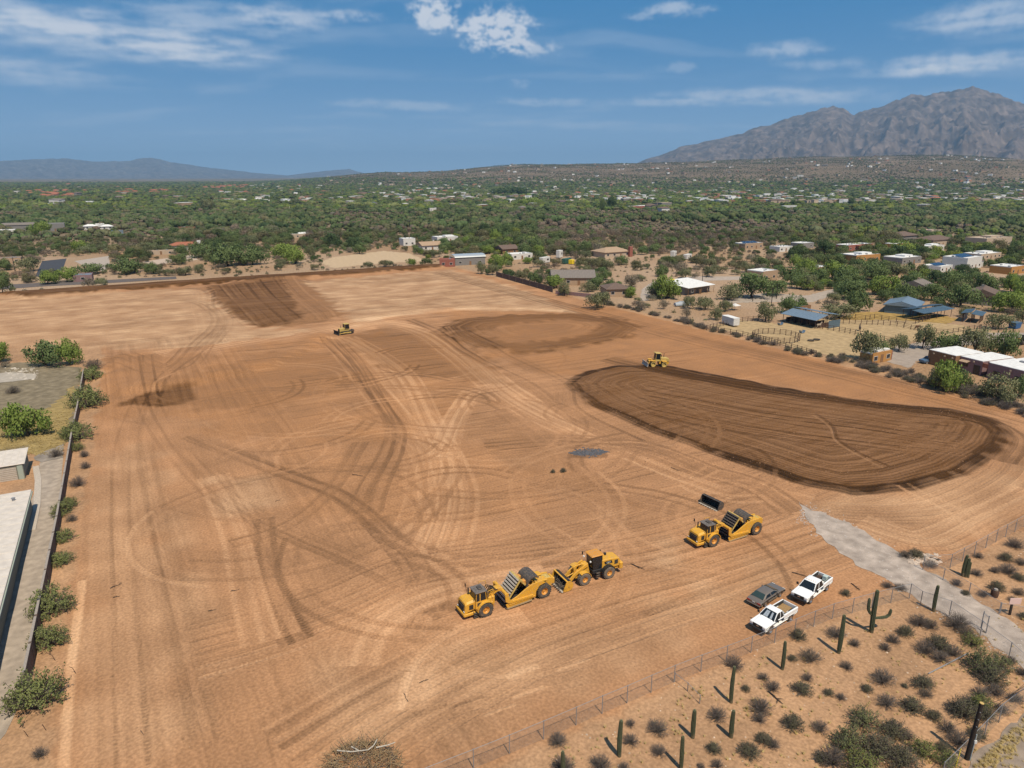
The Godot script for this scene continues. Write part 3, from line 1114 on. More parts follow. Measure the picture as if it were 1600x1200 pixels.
func build_terrain() -> void:
	var us := lines(U0, U1, 12.8)
	var vs := lines(V0, V2, 13.824)
	var v := PackedVector3Array()
	var col := PackedColorArray()
	var idx := PackedInt32Array()
	for b in vs:
		for a in us:
			var p := at_uv(a, b)
			p.y = terrain_at(p.x, p.z)
			v.append(p)
			col.append(soil_at(p.x, p.z))
	var n := us.size()
	for y in vs.size() - 1:
		for x in n - 1:
			if us[x] >= U0 - 0.01 and us[x + 1] <= U1 + 0.01 and vs[y] >= V0 - 0.01 and vs[y + 1] <= V2 + 0.01:
				continue
			var i := y * n + x
			idx.append_array([i, i + n, i + 1, i + 1, i + n, i + n + 1])
	var m := StandardMaterial3D.new()
	m.vertex_color_use_as_albedo = true
	m.albedo_texture = mottle(58, 0.74, 1.0, 0.03, 512, 6)
	m.uv1_triplanar = true
	m.uv1_world_triplanar = true
	m.uv1_scale = Vector3.ONE * 0.06
	m.roughness = 0.97
	m.metallic_specular = 0.2
	structure("terrain", grid_mesh(v, PackedVector2Array(), PackedVector2Array(), idx, col, m))


# ---------------------------------------------------------------- mountains
func profile_at(prof: Array, az: float) -> float:
	if az <= prof[0].x: return prof[0].y
	for i in prof.size() - 1:
		if az <= prof[i + 1].x:
			return lerpf(prof[i].y, prof[i + 1].y, (az - prof[i].x) / (prof[i + 1].x - prof[i].x))
	return prof[prof.size() - 1].y

func skyline(pts: Array) -> Array:
	# azimuth and tangent of the height of each summit
	var out := []
	for i in range(0, pts.size(), 2):
		var a: float = (pts[i] - 800.0) / FOCAL
		var b: float = -(pts[i + 1] - 600.0) / FOCAL
		var f := cos(TILT) + b * sin(TILT)
		out.append(Vector2(atan2(a, f), (b * cos(TILT) - sin(TILT)) / sqrt(a * a + f * f)))
	return out

func range_mesh(prof: Array, r0: float, r1: float, r2: float, cuts: int, depth: int, carve: float, seed_: int, dark: Color, light: Color) -> ArrayMesh:
	var crag := noise(0.0013, seed_, 6)
	crag.fractal_type = FastNoiseLite.FRACTAL_RIDGED
	var bits := noise(0.005, seed_ + 1, 6)
	var a0: float = prof[0].x
	var a1: float = prof[prof.size() - 1].x
	var v := PackedVector3Array()
	var col := PackedColorArray()
	var idx := PackedInt32Array()
	for j in depth:
		var f := float(j) / (depth - 1)
		for i in cuts:
			var az := lerpf(a0, a1, float(i) / (cuts - 1))
			var r := lerpf(r0, r2, f)
			var top := profile_at(prof, az) * r1 + EYE
			var x := sin(az) * r
			var z := -cos(az) * r
			var s := clampf((r - r0) / (r1 - r0), 0.0, 1.0)
			var back := clampf((r - r1) / (r2 - r1), 0.0, 1.0)
			var shape := pow(s, 1.35) * (1.0 - 0.8 * back)
			var c := crag.get_noise_2d(az * r1, r * 0.42 + bits.get_noise_2d(x * 0.3, z * 0.3) * 260.0)
			var body := sin(PI * clampf(s, 0.0, 1.0)) * 0.9 + 0.10
			var h := top * shape
			h += maxf(top, 120.0) * carve * body * (c * 0.75 - 0.25)
			h += bits.get_noise_2d(x, z) * maxf(top, 60.0) * 0.055 * (0.7 + 0.5 * body)
			if j == 0: h = -20.0
			v.append(Vector3(x, h, z))
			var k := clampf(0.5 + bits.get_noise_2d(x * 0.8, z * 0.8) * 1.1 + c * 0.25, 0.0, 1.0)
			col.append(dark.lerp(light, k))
	for j in depth - 1:
		for i in cuts - 1:
			var q := j * cuts + i
			idx.append_array([q, q + cuts, q + 1, q + 1, q + cuts, q + cuts + 1])
	var m := StandardMaterial3D.new()
	m.vertex_color_use_as_albedo = true
	m.roughness = 0.97
	m.metallic_specular = 0.2
	m.albedo_texture = mottle(seed_ + 5, 0.5, 1.0, 0.03, 512, 7)
	m.uv1_triplanar = true
	m.uv1_world_triplanar = true
	m.uv1_scale = Vector3.ONE * 0.0007
	return grid_mesh(v, PackedVector2Array(), PackedVector2Array(), idx, col, m)

func build_mountains() -> void:
	var right := skyline([930,275, 980,262, 1005,250, 1040,240, 1062,230, 1100,222, 1130,215, 1165,207, 1172,202, 1205,195, 1240,182, 1270,173, 1300,167, 1318,170, 1334,181, 1355,172, 1380,163, 1412,154, 1428,148, 1445,150, 1480,141, 1508,138, 1520,135, 1545,143, 1570,152, 1600,160, 1680,170, 1800,180, 2000,170, 2300,210])
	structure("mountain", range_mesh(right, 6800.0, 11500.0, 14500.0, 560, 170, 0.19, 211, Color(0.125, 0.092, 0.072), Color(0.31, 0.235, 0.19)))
	var left := skyline([-700,250, -400,244, -200,252, 0,251, 60,248, 100,247, 150,252, 200,251, 222,247, 240,246, 262,252, 330,262, 400,270, 450,274, 480,270, 515,266, 545,264, 575,272, 620,276])
	structure("mountain_range", range_mesh(left, 15000.0, 19000.0, 22000.0, 260, 40, 0.3, 223, Color(0.15, 0.13, 0.125), Color(0.28, 0.255, 0.24)))


# ---------------------------------------------------------------- sheets laid on the ground
func rough_outline(p: PackedVector2Array, wobble: float) -> PackedVector2Array:
	var out := PackedVector2Array()
	for i in p.size():
		var a := p[i]
		var b := p[(i + 1) % p.size()]
		var n := maxi(1, int(a.distance_to(b) / 0.8))
		for k in n:
			var q := a.lerp(b, float(k) / n)
			out.append(q + Vector2(rough.get_noise_2d(q.x * 22.0, q.y * 22.0), rough.get_noise_2d(q.x * 22.0 + 99.0, q.y * 22.0)) * wobble)
	return out

func laid(called: String, pts: Array, m: Material, wobble := 0.0, lift := 0.03, cell := 0.8) -> MeshInstance3D:
	# a sheet with that outline (points of the photograph) that follows the ground
	var p := PackedVector2Array()
	for i in range(0, pts.size(), 2):
		p.append(uv_of(spot(pts[i], pts[i + 1])))
	if wobble > 0.0: p = rough_outline(p, wobble)
	var lo := p[0]
	var hi := p[0]
	for q in p:
		lo = lo.min(q); hi = hi.max(q)
	var mb := MB.new()
	var x0 := floori((lo.x - U0) / cell)
	var y0 := floori((lo.y - V0) / cell)
	for y in range(y0, int((hi.y - V0) / cell) + 1):
		for x in range(x0, int((hi.x - U0) / cell) + 1):
			var a := Vector2(U0 + x * cell, V0 + y * cell)
			var sq := PackedVector2Array([a, a + Vector2(cell, 0), a + Vector2(cell, cell), a + Vector2(0, cell)])
			for g in Geometry2D.intersect_polygons(sq, p):
				var ids := Geometry2D.triangulate_polygon(g)
				for k in range(0, ids.size(), 3):
					var f := []
					for e in 3:
						var q: Vector2 = g[ids[k + e]]
						var w := at_uv(q.x, q.y)
						w.y = ground_at(w) + lift
						f.append(w)
					mb.up(f)
	return structure(called, mb.made(m))

func two_scales(s: int, lo: float) -> ImageTexture:
	# broad patches and fine grain in one tiling texture
	var a := noise(0.012, s, 5).get_seamless_image(512, 512).get_data()
	var b := noise(0.28, s + 50, 3).get_seamless_image(512, 512).get_data()
	for i in a.size():
		a[i] = int(255.0 * clampf(lo + (1.0 - lo) * (0.55 * a[i] + 0.45 * b[i]) / 255.0 * 1.15, 0.0, 1.0))
	return ImageTexture.create_from_image(Image.create_from_data(512, 512, false, Image.FORMAT_L8, a))

func ground_mat(c: Color, s: int, lo := 0.7, _scale := 0.25) -> StandardMaterial3D:
	var m := mat(c, 0.96)
	m.albedo_texture = two_scales(s, lo)
	m.uv1_triplanar = true
	m.uv1_world_triplanar = true
	m.uv1_scale = Vector3.ONE * 0.07
	m.metallic_specular = 0.2
	return m


# ---------------------------------------------------------------- fences
func wire_fence(called: String, label: String, pts: Array, tall: float, gap: float, group: String, wire_step := 0.16) -> Node3D:
	# posts, a top rail and chain link between ground points (world)
	var at: Vector3 = pts[0]
	at.y = ground_at(at)
	var t := thing(called, label, "fence", at, 0.0, group)
	var post := MB.new()
	post.cyl(Vector3(0, -0.1, 0), Vector3(0, tall + 0.04, 0), 0.042, 0.042, 6)
	var post_mesh := post.made(M.galvanised)
	var rail := MB.new()
	var link := MB.new()
	for i in pts.size() - 1:
		var a: Vector3 = pts[i]
		var b: Vector3 = pts[i + 1]
		var n := maxi(1, roundi(a.distance_to(b) / gap))
		for k in n + (1 if i == pts.size() - 2 else 0):
			var p := a.lerp(b, float(k) / n)
			p.y = ground_at(p)
			var o := put("post", post_mesh, t)
			o.position = p - at
		for k in n:
			var p := a.lerp(b, float(k) / n)
			var q := a.lerp(b, float(k + 1) / n)
			p.y = ground_at(p); q.y = ground_at(q)
			p -= at; q -= at
			var upv := Vector3.UP * tall
			rail.cyl(p + upv, q + upv, 0.022, 0.022, 5, false)
			# two families of slanting wires
			var len := p.distance_to(q)
			var dir := (q - p) / len
			var side := dir.cross(Vector3.UP).normalized() * 0.005
			var s := -tall
			while s < len:
				for w in [1, -1]:
					var e0 := maxf(0.0, -s) if w == 1 else maxf(0.0, s + tall - len)
					var e1 := minf(tall, len - s) if w == 1 else minf(tall, s + tall)
					if e1 <= e0: continue
					var x0 := s + e0 if w == 1 else s + tall - e0
					var x1 := s + e1 if w == 1 else s + tall - e1
					var a0 := p + dir * x0 + Vector3.UP * (e0 * 0.97 + 0.03)
					var a1 := p + dir * x1 + Vector3.UP * (e1 * 0.97 + 0.03)
					var thick: Vector3 = (dir * -w + Vector3.UP).normalized() * 0.005
					link.up([a0 - thick, a0 + thick, a1 + thick, a1 - thick], dir.cross(Vector3.UP))
				s += wire_step
	put("top_rail", rail.made(M.galvanised), t)
	var l := put("chain_link", link.made(M.chain), t)
	l.set_meta("kind", "stuff")
	return t

func rail_fence(called: String, label: String, pts: Array, tall: float, gap: float, rails: int, m: Material, group: String) -> Node3D:
	var at: Vector3 = pts[0]
	var t := thing(called, label, "fence", at, 0.0, group)
	var post := MB.new()
	post.cyl(Vector3(0, -0.1, 0), Vector3(0, tall + 0.15, 0), 0.10, 0.09, 6)
	var pm := post.made(m)
	for i in pts.size() - 1:
		var a: Vector3 = pts[i]
		var b: Vector3 = pts[i + 1]
		var n := maxi(1, roundi(a.distance_to(b) / gap))
		for k in n + (1 if i == pts.size() - 2 else 0):
			var o := put("post", pm, t)
			o.position = a.lerp(b, float(k) / n) - at
			o.rotation.z = rng.randf_range(-0.04, 0.04)
		for r in rails:
			var mb := MB.new()
			var y := tall * (r + 1.0) / rails
			mb.cyl(a - at + Vector3.UP * y, b - at + Vector3.UP * (y + rng.randf_range(-0.05, 0.05)), 0.05, 0.05, 5, false)
			put("rail", mb.made(m), t)
	return t

func spots(p: Array) -> Array:
	var out := []
	for i in range(0, p.size(), 2):
		out.append(set_down(p[i], p[i + 1]))
	return out

func build_fences() -> void:
	wire_fence("chain_link_fence", "long chain-link fence between the dirt lot and the saguaro desert", spots([660,1232, 740,1200, 900,1134, 1053,1068, 1210,1005, 1300,968, 1420,938, 1437,950]), 1.9, 3.0, "")
	wire_fence("chain_link_fence", "chain-link fence along the near edge of the pale gravel road", spots([1437,950, 1482,966, 1530,998, 1575,1032, 1640,1092]), 1.9, 3.0, "")
	wire_fence("chain_link_fence", "chain-link fence climbing to the right frame edge behind the twin saguaros", spots([1441,893, 1484,889, 1540,856, 1600,822, 1680,778]), 1.9, 3.0, "")
	wire_fence("chain_link_fence", "short chain-link fence along the far edge of the gravel road", spots([1441,893, 1473,908, 1513,931, 1560,962]), 1.5, 3.2, "")
	wire_fence("chain_link_fence", "chain-link fence with a bright top rail passing the utility pole", spots([1470,1222, 1512,1180, 1560,1130, 1600,1098, 1660,1060]), 1.9, 3.2, "")
	wire_fence("chain_link_fence", "short spur of chain-link fence beside the pinkish sign", spots([1562,960, 1600,966, 1660,972]), 1.3, 2.6, "")
	wire_fence("chain_link_fence", "dropped length of fence running down from the long fence to bare posts", spots([1054,1066, 1074,1082, 1093,1101]), 0.9, 2.2, "", 0.5)
	# a gate laid open
	var g := thing("gate", "narrow grey steel gate leaf at the bend of the gravel road", "gate", set_down(1532, 984))
	var fr := MB.new()
	var dd := (set_down(1538, 990) - set_down(1532, 984))
	dd.y = 0.0
	for h in [0.1, 1.0, 1.9]: fr.cyl(Vector3(0, h, 0), dd * 1.3 + Vector3(0, h, 0), 0.03, 0.03, 6)
	part("frame", fr, M.galvanised, g)
	for k in 2:
		var ps := MB.new()
		ps.cyl(dd * 1.3 * k, dd * 1.3 * k + Vector3.UP * 2.1, 0.05, 0.05, 6)
		part("post", ps, M.galvanised, g)
	# sign
	var s := thing("sign", "pale pinkish notice board on one dark post beside the gravel road", "sign", set_down(1577, 962))
	var p := MB.new()
	p.box(Vector3(0, 0.75, 0), Vector3(0.24, 1.7, 0.16), Basis(), 0.02)
	part("post", p, M.pole_wood, s)
	var b := MB.new()
	b.box(Vector3(0.25, 1.75, 0.1), Vector3(1.25, 0.75, 0.05), Basis(), 0.01)
	part("board", b, M.sign_face, s)
	var pl := thing("barrel", "small rusty barrel planter standing in the scrub by the gravel road", "barrel", set_down(1553, 933))
	p = MB.new()
	p.lathe(Vector3.ZERO, Vector3.UP, [Vector2(0, 0), Vector2(0.36, 0), Vector2(0.40, 0.3), Vector2(0.40, 0.6), Vector2(0.36, 0.9), Vector2(0.30, 0.9), Vector2(0.30, 0.8), Vector2(0, 0.8)], 14)
	part("drum", p, M.rust, pl)
	p = MB.new()
	p.lathe(Vector3(0.05, 0.81, 0), Vector3.UP, [Vector2(0.24, 0), Vector2(0.2, 0.2), Vector2(0, 0.24)], 10)
	part("cap_stone", p, M.block_cap, pl)
	# utility pole at the corner
	var up := thing("utility_pole", "dark tarred wooden utility pole with a pale cable guard at the corner", "utility pole", set_down(1510, 1186))
	p = MB.new()
	p.cyl(Vector3(0, -0.3, 0), Vector3(0.25, 5.5, 0), 0.19, 0.165, 14)
	part("pole", p, M.pole_wood, up)
	p = MB.new()
	p.cyl(Vector3(0.25, 5.5, 0), Vector3(0.25, 5.53, 0), 0.17, 0.16, 14)
	part("pole_top", p, M.wood_end, up)
	p = MB.new()
	p.cyl(Vector3(0.17, 0, 0.17), Vector3(0.27, 2.6, 0.17), 0.05, 0.05, 8)
	part("cable_guard", p, M.insulator, up)
	p = MB.new()
	p.box(Vector3(0.27, 1.9, 0.2), Vector3(0.22, 0.3, 0.12), Basis(), 0.02)
	part("junction_box", p, M.white_wall, up)
	for k in 3:
		p = MB.new()
		p.cyl(Vector3(0.06 + 0.02 * k, 3.4 + k * 0.7, 0.18), Vector3(0.08 + 0.02 * k, 3.4 + k * 0.7, 0.28), 0.03, 0.03, 6)
		part("bolt", p, M.galvanised, up)
	for k in 2:
		var gm := thing("guy_marker", ["yellow plastic guy wire marker nearer the utility pole", "shorter yellow guy wire marker further from the utility pole"][k], "guy marker", set_down([1493, 1484][k], [1199, 1196][k]))
		p = MB.new()
		p.cyl(Vector3.ZERO, Vector3(0.35, [1.6, 1.0][k], -0.3), 0.035, 0.035, 8)
		part("sleeve", p, M.yellow_marker, gm)
	# overhead line that crosses the corner
	for k in 2:
		var a: Vector3 = [spot(1445, 1055, 5.2), spot(1540, 1094, 5.3)][k]
		var e: Vector3 = [spot(1640, 975, 7.0), spot(1700, 1010, 6.5)][k]
		if k == 0:
			continue
		p = MB.new()
		var pts := []
		var rs := []
		for i in 13:
			var f := i / 12.0
			pts.append(up.position.lerp(e, f) * Vector3(1, 0, 1) + Vector3(0, lerpf(5.1, e.y, f) - 0.9 * sin(PI * f), 0))
			rs.append(0.022)
		p.tube(pts, rs, 4)
		tag(part("overhead_cable", p, M.black, self), "dark overhead cable leaving the utility pole to the right", "cable")
	var lp := thing("fallen_pipe", "long grey pipe lying on the scrub below the gravel road", "pipe", set_down(1450, 1056))
	p = MB.new()
	var far_end := set_down(1512, 1026) - lp.position
	p.cyl(Vector3(0, 0.12, 0), far_end + Vector3(0, 0.35, 0), 0.06, 0.06, 8)
	part("tube", p, M.galvanised, lp)


# ---------------------------------------------------------------- left side: wall and storage sheds
func build_left_side() -> void:
	laid("driveway", [62,724, 99,716, 92,802, 66,950, 40,1050, 24,1112, 8,1146, -70,1240, -90,1130, 0,966, 50,780, 60,760], M.concrete, 0.0, 0.03, 1.6)
	laid("mown_ground", [-60,578, 40,566, 128,574, 120,640, 108,690, 60,706, -60,712], ground_mat(Color(0.30, 0.245, 0.165), 131, 0.6, 0.05), 1.2, 0.03, 1.6)
	laid("dry_grass", [-60,668, 30,660, 70,640, 106,612, 118,600, 116,640, 104,690, 72,712, 50,712, 40,700, -60,708], ground_mat(Color(0.42, 0.31, 0.135), 132, 0.6, 0.12), 2.0, 0.06, 1.6)
	laid("path", [-60,592, 10,582, 60,584, 52,592, 0,598, -60,606], ground_mat(Color(0.44, 0.39, 0.33), 133, 0.8, 0.2), 0.8, 0.09, 1.6)
	laid("verge", [70,706, 100,694, 99,716, 62,724, 50,716], ground_mat(Color(0.36, 0.31, 0.265), 134, 0.6, 0.8), 0.5, 0.07, 0.8)
	# block wall
	var line := [spot(36, 1052, 2.0), spot(88, 806, 2.0), spot(112, 672, 2.0), spot(121, 630, 2.0), spot(130, 577, 2.0)]
	for p in line.size(): line[p].y = 0.0
	var w := thing("block_wall", "long brown concrete block wall along the left side of the dirt lot", "wall", line[0])
	for i in line.size() - 1:
		var a: Vector3 = line[i] - line[0]
		var b: Vector3 = line[i + 1] - line[0]
		var n := maxi(1, int(a.distance_to(b) / 5.0))
		for k in n:
			var p := a.lerp(b, float(k) / n)
			var q := a.lerp(b, float(k + 1) / n)
			var d := (q - p).normalized()
			var mb := MB.new()
			mb.bar(p + Vector3(0, 0.95, 0) + d * 0.21, q + Vector3(0, 0.95, 0) - d * 0.21, 0.2, 1.95)
			part("wall_panel", mb, M.block_wall, w)
			mb = MB.new()
			mb.box(p + Vector3(0, 0.96, 0), Vector3(0.42, 1.92, 0.28), Basis(Vector3.UP, atan2(-d.z, d.x)), 0.02)
			part("pilaster", mb, M.block_wall, w)
			mb = MB.new()
			mb.bar(p + Vector3(0, 1.965, 0) + d * 0.21, q + Vector3(0, 1.965, 0) - d * 0.21, 0.26, 0.08, 0.015)
			part("wall_cap", mb, M.block_cap, w)
	# long storage shed, its corner towards the site
	var c := spot(45, 766, 3.2)
	c.y = 0.0
	var turn := deg_to_rad(28.2)             # local +x across the site, local -z along it
	var sh := thing("storage_shed", "long flat cream-roofed storage shed beside the concrete drive", "shed", c, turn)
	var mb := MB.new()
	mb.box(Vector3(-8.0, 1.5, 31.0), Vector3(16.0, 3.0, 62.0))
	part("wall", mb, M.shed_wall, sh)
	mb = MB.new()
	mb.box(Vector3(-7.9, 3.1, 31.0), Vector3(16.4, 0.2, 62.4), Basis(), 0.04)
	var rf := part("roof", mb, M.shed_roof, sh)
	for k in 30:
		mb = MB.new()
		mb.box(Vector3(-7.9, 3.22, 0.9 + k * 2.06), Vector3(16.2, 0.04, 0.05))
		part("rib", mb, M.rib, rf)
	for k in 9:
		mb = MB.new()
		mb.cyl(Vector3(-1.5 - 2.2 * (k % 3), 3.2, 3.0 + k * 5.5), Vector3(-1.5 - 2.2 * (k % 3), 3.55, 3.0 + k * 5.5), 0.18, 0.18, 10)
		mb.cyl(Vector3(-1.5 - 2.2 * (k % 3), 3.55, 3.0 + k * 5.5), Vector3(-1.5 - 2.2 * (k % 3), 3.62, 3.0 + k * 5.5), 0.28, 0.22, 10)
		part("roof_vent", mb, M.galvanised, rf)
	mb = MB.new()
	mb.box(Vector3(0.35, 2.88, 31.0), Vector3(0.14, 0.2, 62.2), Basis(), 0.03)
	part("gutter", mb, M.shed_trim, sh)
	# small shed with roller shutters
	c = spot(40, 748)
	var sm := thing("storage_shed", "small storage shed with ribbed pale roof and roller shutters", "shed", c, turn)
	mb = MB.new()
	mb.extrude([Vector2(0, 0), Vector2(0, 2.5), Vector2(-6.2, 2.9), Vector2(-6.2, 0)], -22.0, 0.0, Transform3D(Basis(Vector3(0, 0, 1), Vector3(0, 1, 0), Vector3(-1, 0, 0)), Vector3(-22.0, 0, 0)))
	part("wall", mb, M.shed_wall, sm)
	mb = MB.new()
	var slope := Basis(Vector3.RIGHT, atan2(0.4, 6.2))
	mb.box(Vector3(-10.9, 2.82, -3.1), Vector3(22.4, 0.12, 6.6), slope, 0.03)
	rf = part("roof", mb, M.shed_roof, sm)
	for k in 24:
		mb = MB.new()
		mb.box(Vector3(0.1 - k * 0.94, 2.90, -3.1), Vector3(0.06, 0.06, 6.5), slope)
		part("rib", mb, M.rib, rf)
	for k in 5:
		mb = MB.new()
		mb.box(Vector3(-2.4 - k * 3.9, 1.1, 0.02), Vector3(2.9, 2.2, 0.08))
		var door := part("roller_door", mb, M.shutter, sm)
		for j in 7:
			mb = MB.new()
			mb.box(Vector3(-2.4 - k * 3.9, 0.2 + j * 0.3, 0.07), Vector3(2.86, 0.05, 0.03))
			part("slat", mb, M.rib, door)
		mb = MB.new()
		mb.box(Vector3(-0.45 - k * 3.9, 1.2, 0.03), Vector3(0.7, 2.4, 0.12))
		part("trim", mb, M.shed_trim, sm)
	# kerb beside the drive
	var kb := MB.new()
	var kp := spots([56,730, 60,752, 58,790, 50,830])
	for i in kp.size() - 1:
		kb.bar(kp[i] + Vector3.UP * 0.08, kp[i + 1] + Vector3.UP * 0.08, 0.9, 0.18, 0.03)
	structure("kerb", kb.made(M.kerb))
	# bent stakes and wire where the wall ends
	for k in 4:
		var st := thing("wire_stake", ["rusty bent stake nearest the end of the block wall", "leaning rusty stake below the last green bush", "short rusty stake among loose stones by the drive", "twisted wire stake at the pale dirt edge"][k], "stake", set_down([86, 118, 44, 72][k], [1030, 1050, 1150, 1140][k]))
		var m2 := MB.new()
		m2.tube([Vector3.ZERO, Vector3(-0.15, 0.7, 0.1), Vector3(-0.5 + 0.2 * k, 1.1 - 0.1 * k, 0.3)], [0.03, 0.025, 0.02], 5)
		part("rod", m2, M.rust, st)


# ---------------------------------------------------------------- buildings
func slab_roof_house(t: Node3D, w: float, d: float, h: float, wall: Material, roof: Material, windows := 3) -> void:
	# flat roof behind a parapet; the front stands at z = 0 and the house goes back along -z
	var mb := MB.new()
	mb.box(Vector3(0, h * 0.5, -d * 0.5), Vector3(w, h, d))
	part("wall", mb, wall, t)
	for s in 4:
		mb = MB.new()
		match s:
			0: mb.box(Vector3(0, h + 0.2, -0.13), Vector3(w, 0.4, 0.26))
			1: mb.box(Vector3(0, h + 0.2, -d + 0.13), Vector3(w, 0.4, 0.26))
			2: mb.box(Vector3(-w * 0.5 + 0.13, h + 0.2, -d * 0.5), Vector3(0.26, 0.4, d - 0.54))
			3: mb.box(Vector3(w * 0.5 - 0.13, h + 0.2, -d * 0.5), Vector3(0.26, 0.4, d - 0.54))
		part("parapet", mb, roof if roof == M.white_roof and s != 0 else wall, t)
	mb = MB.new()
	mb.box(Vector3(0, h + 0.06, -d * 0.5), Vector3(w - 0.56, 0.12, d - 0.56))
	var r := part("roof", mb, roof, t)
	for k in maxi(2, int(w / 4.0)):
		mb = MB.new()
		mb.box(Vector3(rng.randf_range(-w, w) * 0.4, h + 0.35, -d * rng.randf_range(0.2, 0.85)), Vector3(rng.randf_range(0.4, 1.3), rng.randf_range(0.4, 0.8), rng.randf_range(0.4, 1.0)))
		part("roof_unit", mb, M.galvanised, r)
	openings(t, w, h, windows)

func openings(t: Node3D, w: float, h: float, n: int) -> void:
	for k in n:
		var x := lerpf(-0.5, 0.5, (k + 0.5) / n) * w
		var mb := MB.new()
		if k == n / 2 and n > 2:
			mb.box(Vector3(x, 1.05, 0.02), Vector3(1.1, 2.1, 0.06))
			part("door", mb, M.brown_wall, t)
		else:
			mb.box(Vector3(x, minf(1.6, h * 0.55), 0.01), Vector3(1.5, 1.2, 0.06))
			var f := part("window", mb, M.white_wall, t)
			mb = MB.new()
			mb.box(Vector3(x, minf(1.6, h * 0.55), 0.03), Vector3(1.32, 1.02, 0.05))
			part("pane", mb, M.dark_window, f)

func pitched_house(t: Node3D, w: float, d: float, h: float, rise: float, hip: float, wall: Material, roof: Material, windows := 3) -> void:
	# ridge along x; hip = how far the ridge ends are drawn in
	var mb := MB.new()
	mb.box(Vector3(0, h * 0.5, -d * 0.5), Vector3(w, h, d))
	part("wall", mb, wall, t)
	var o := 0.6
	var a := [Vector3(-w * 0.5 - o, h, o), Vector3(w * 0.5 + o, h, o), Vector3(w * 0.5 + o, h, -d - o), Vector3(-w * 0.5 - o, h, -d - o)]
	var r0 := Vector3(-w * 0.5 - o + hip, h + rise, -d * 0.5)
	var r1 := Vector3(w * 0.5 + o - hip, h + rise, -d * 0.5)
	mb = MB.new()
	var mid := Vector3(0, h + rise * 0.4, -d * 0.5)
	mb.poly([a[0], a[1], r1, r0], mid); mb.poly([a[2], a[3], r0, r1], mid)
	mb.poly([a[1], a[2], r1], mid); mb.poly([a[3], a[0], r0], mid)
	var lip := Vector3(0, 0.16, 0)
	for i in 4:
		var j := (i + 1) % 4
		mb.poly([a[i] - lip, a[j] - lip, a[j], a[i]], mid)
	mb.poly([a[0] - lip, a[1] - lip, a[2] - lip, a[3] - lip], mid)
	var r := part("roof", mb, roof, t)
	mb = MB.new()
	mb.cyl(r0 + Vector3(0, 0.02, 0), r1 + Vector3(0, 0.02, 0), 0.13, 0.13, 6)
	part("ridge_cap", mb, roof, r)
	openings(t, w, h, windows)

func pole_barn(t: Node3D, w: float, d: float, h: float, rise: float, roof: Material) -> void:
	# open on all sides: posts and two roof sheets, the back one higher
	for i in 5:
		for j in 3:
			var mb := MB.new()
			var y: float = h + rise * [0.0, 1.0, 0.75][j]
			mb.cyl(Vector3(lerpf(-w, w, i / 4.0) * 0.49, 0, -d * [0.02, 0.5, 0.98][j]), Vector3(lerpf(-w, w, i / 4.0) * 0.49, y, -d * [0.02, 0.5, 0.98][j]), 0.09, 0.09, 6)
			part("post", mb, M.rust, t)
	for s in 2:
		var z0 := 0.5 if s == 0 else -d * 0.5 - 0.15
		var z1 := -d * 0.5 - 0.1 if s == 0 else -d - 0.5
		var y0 := h if s == 0 else h + rise + 0.45
		var y1 := h + rise if s == 0 else h + rise * 0.75
		var mb := MB.new()
		mb.hexa([Vector3(-w * 0.5 - 0.5, y0, z0), Vector3(w * 0.5 + 0.5, y0, z0), Vector3(w * 0.5 + 0.5, y1, z1), Vector3(-w * 0.5 - 0.5, y1, z1), Vector3(-w * 0.5 - 0.5, y0 + 0.08, z0), Vector3(w * 0.5 + 0.5, y0 + 0.08, z0), Vector3(w * 0.5 + 0.5, y1 + 0.08, z1), Vector3(-w * 0.5 - 0.5, y1 + 0.08, z1)])
		var r := part("roof_sheet", mb, roof, t)
		for k in int(w / 1.1):
			mb = MB.new()
			var x := -w * 0.5 + k * 1.1
			mb.bar(Vector3(x, y0 + 0.1, z0), Vector3(x, y1 + 0.1, z1), 0.07, 0.05)
			part("rib", mb, roof, r)

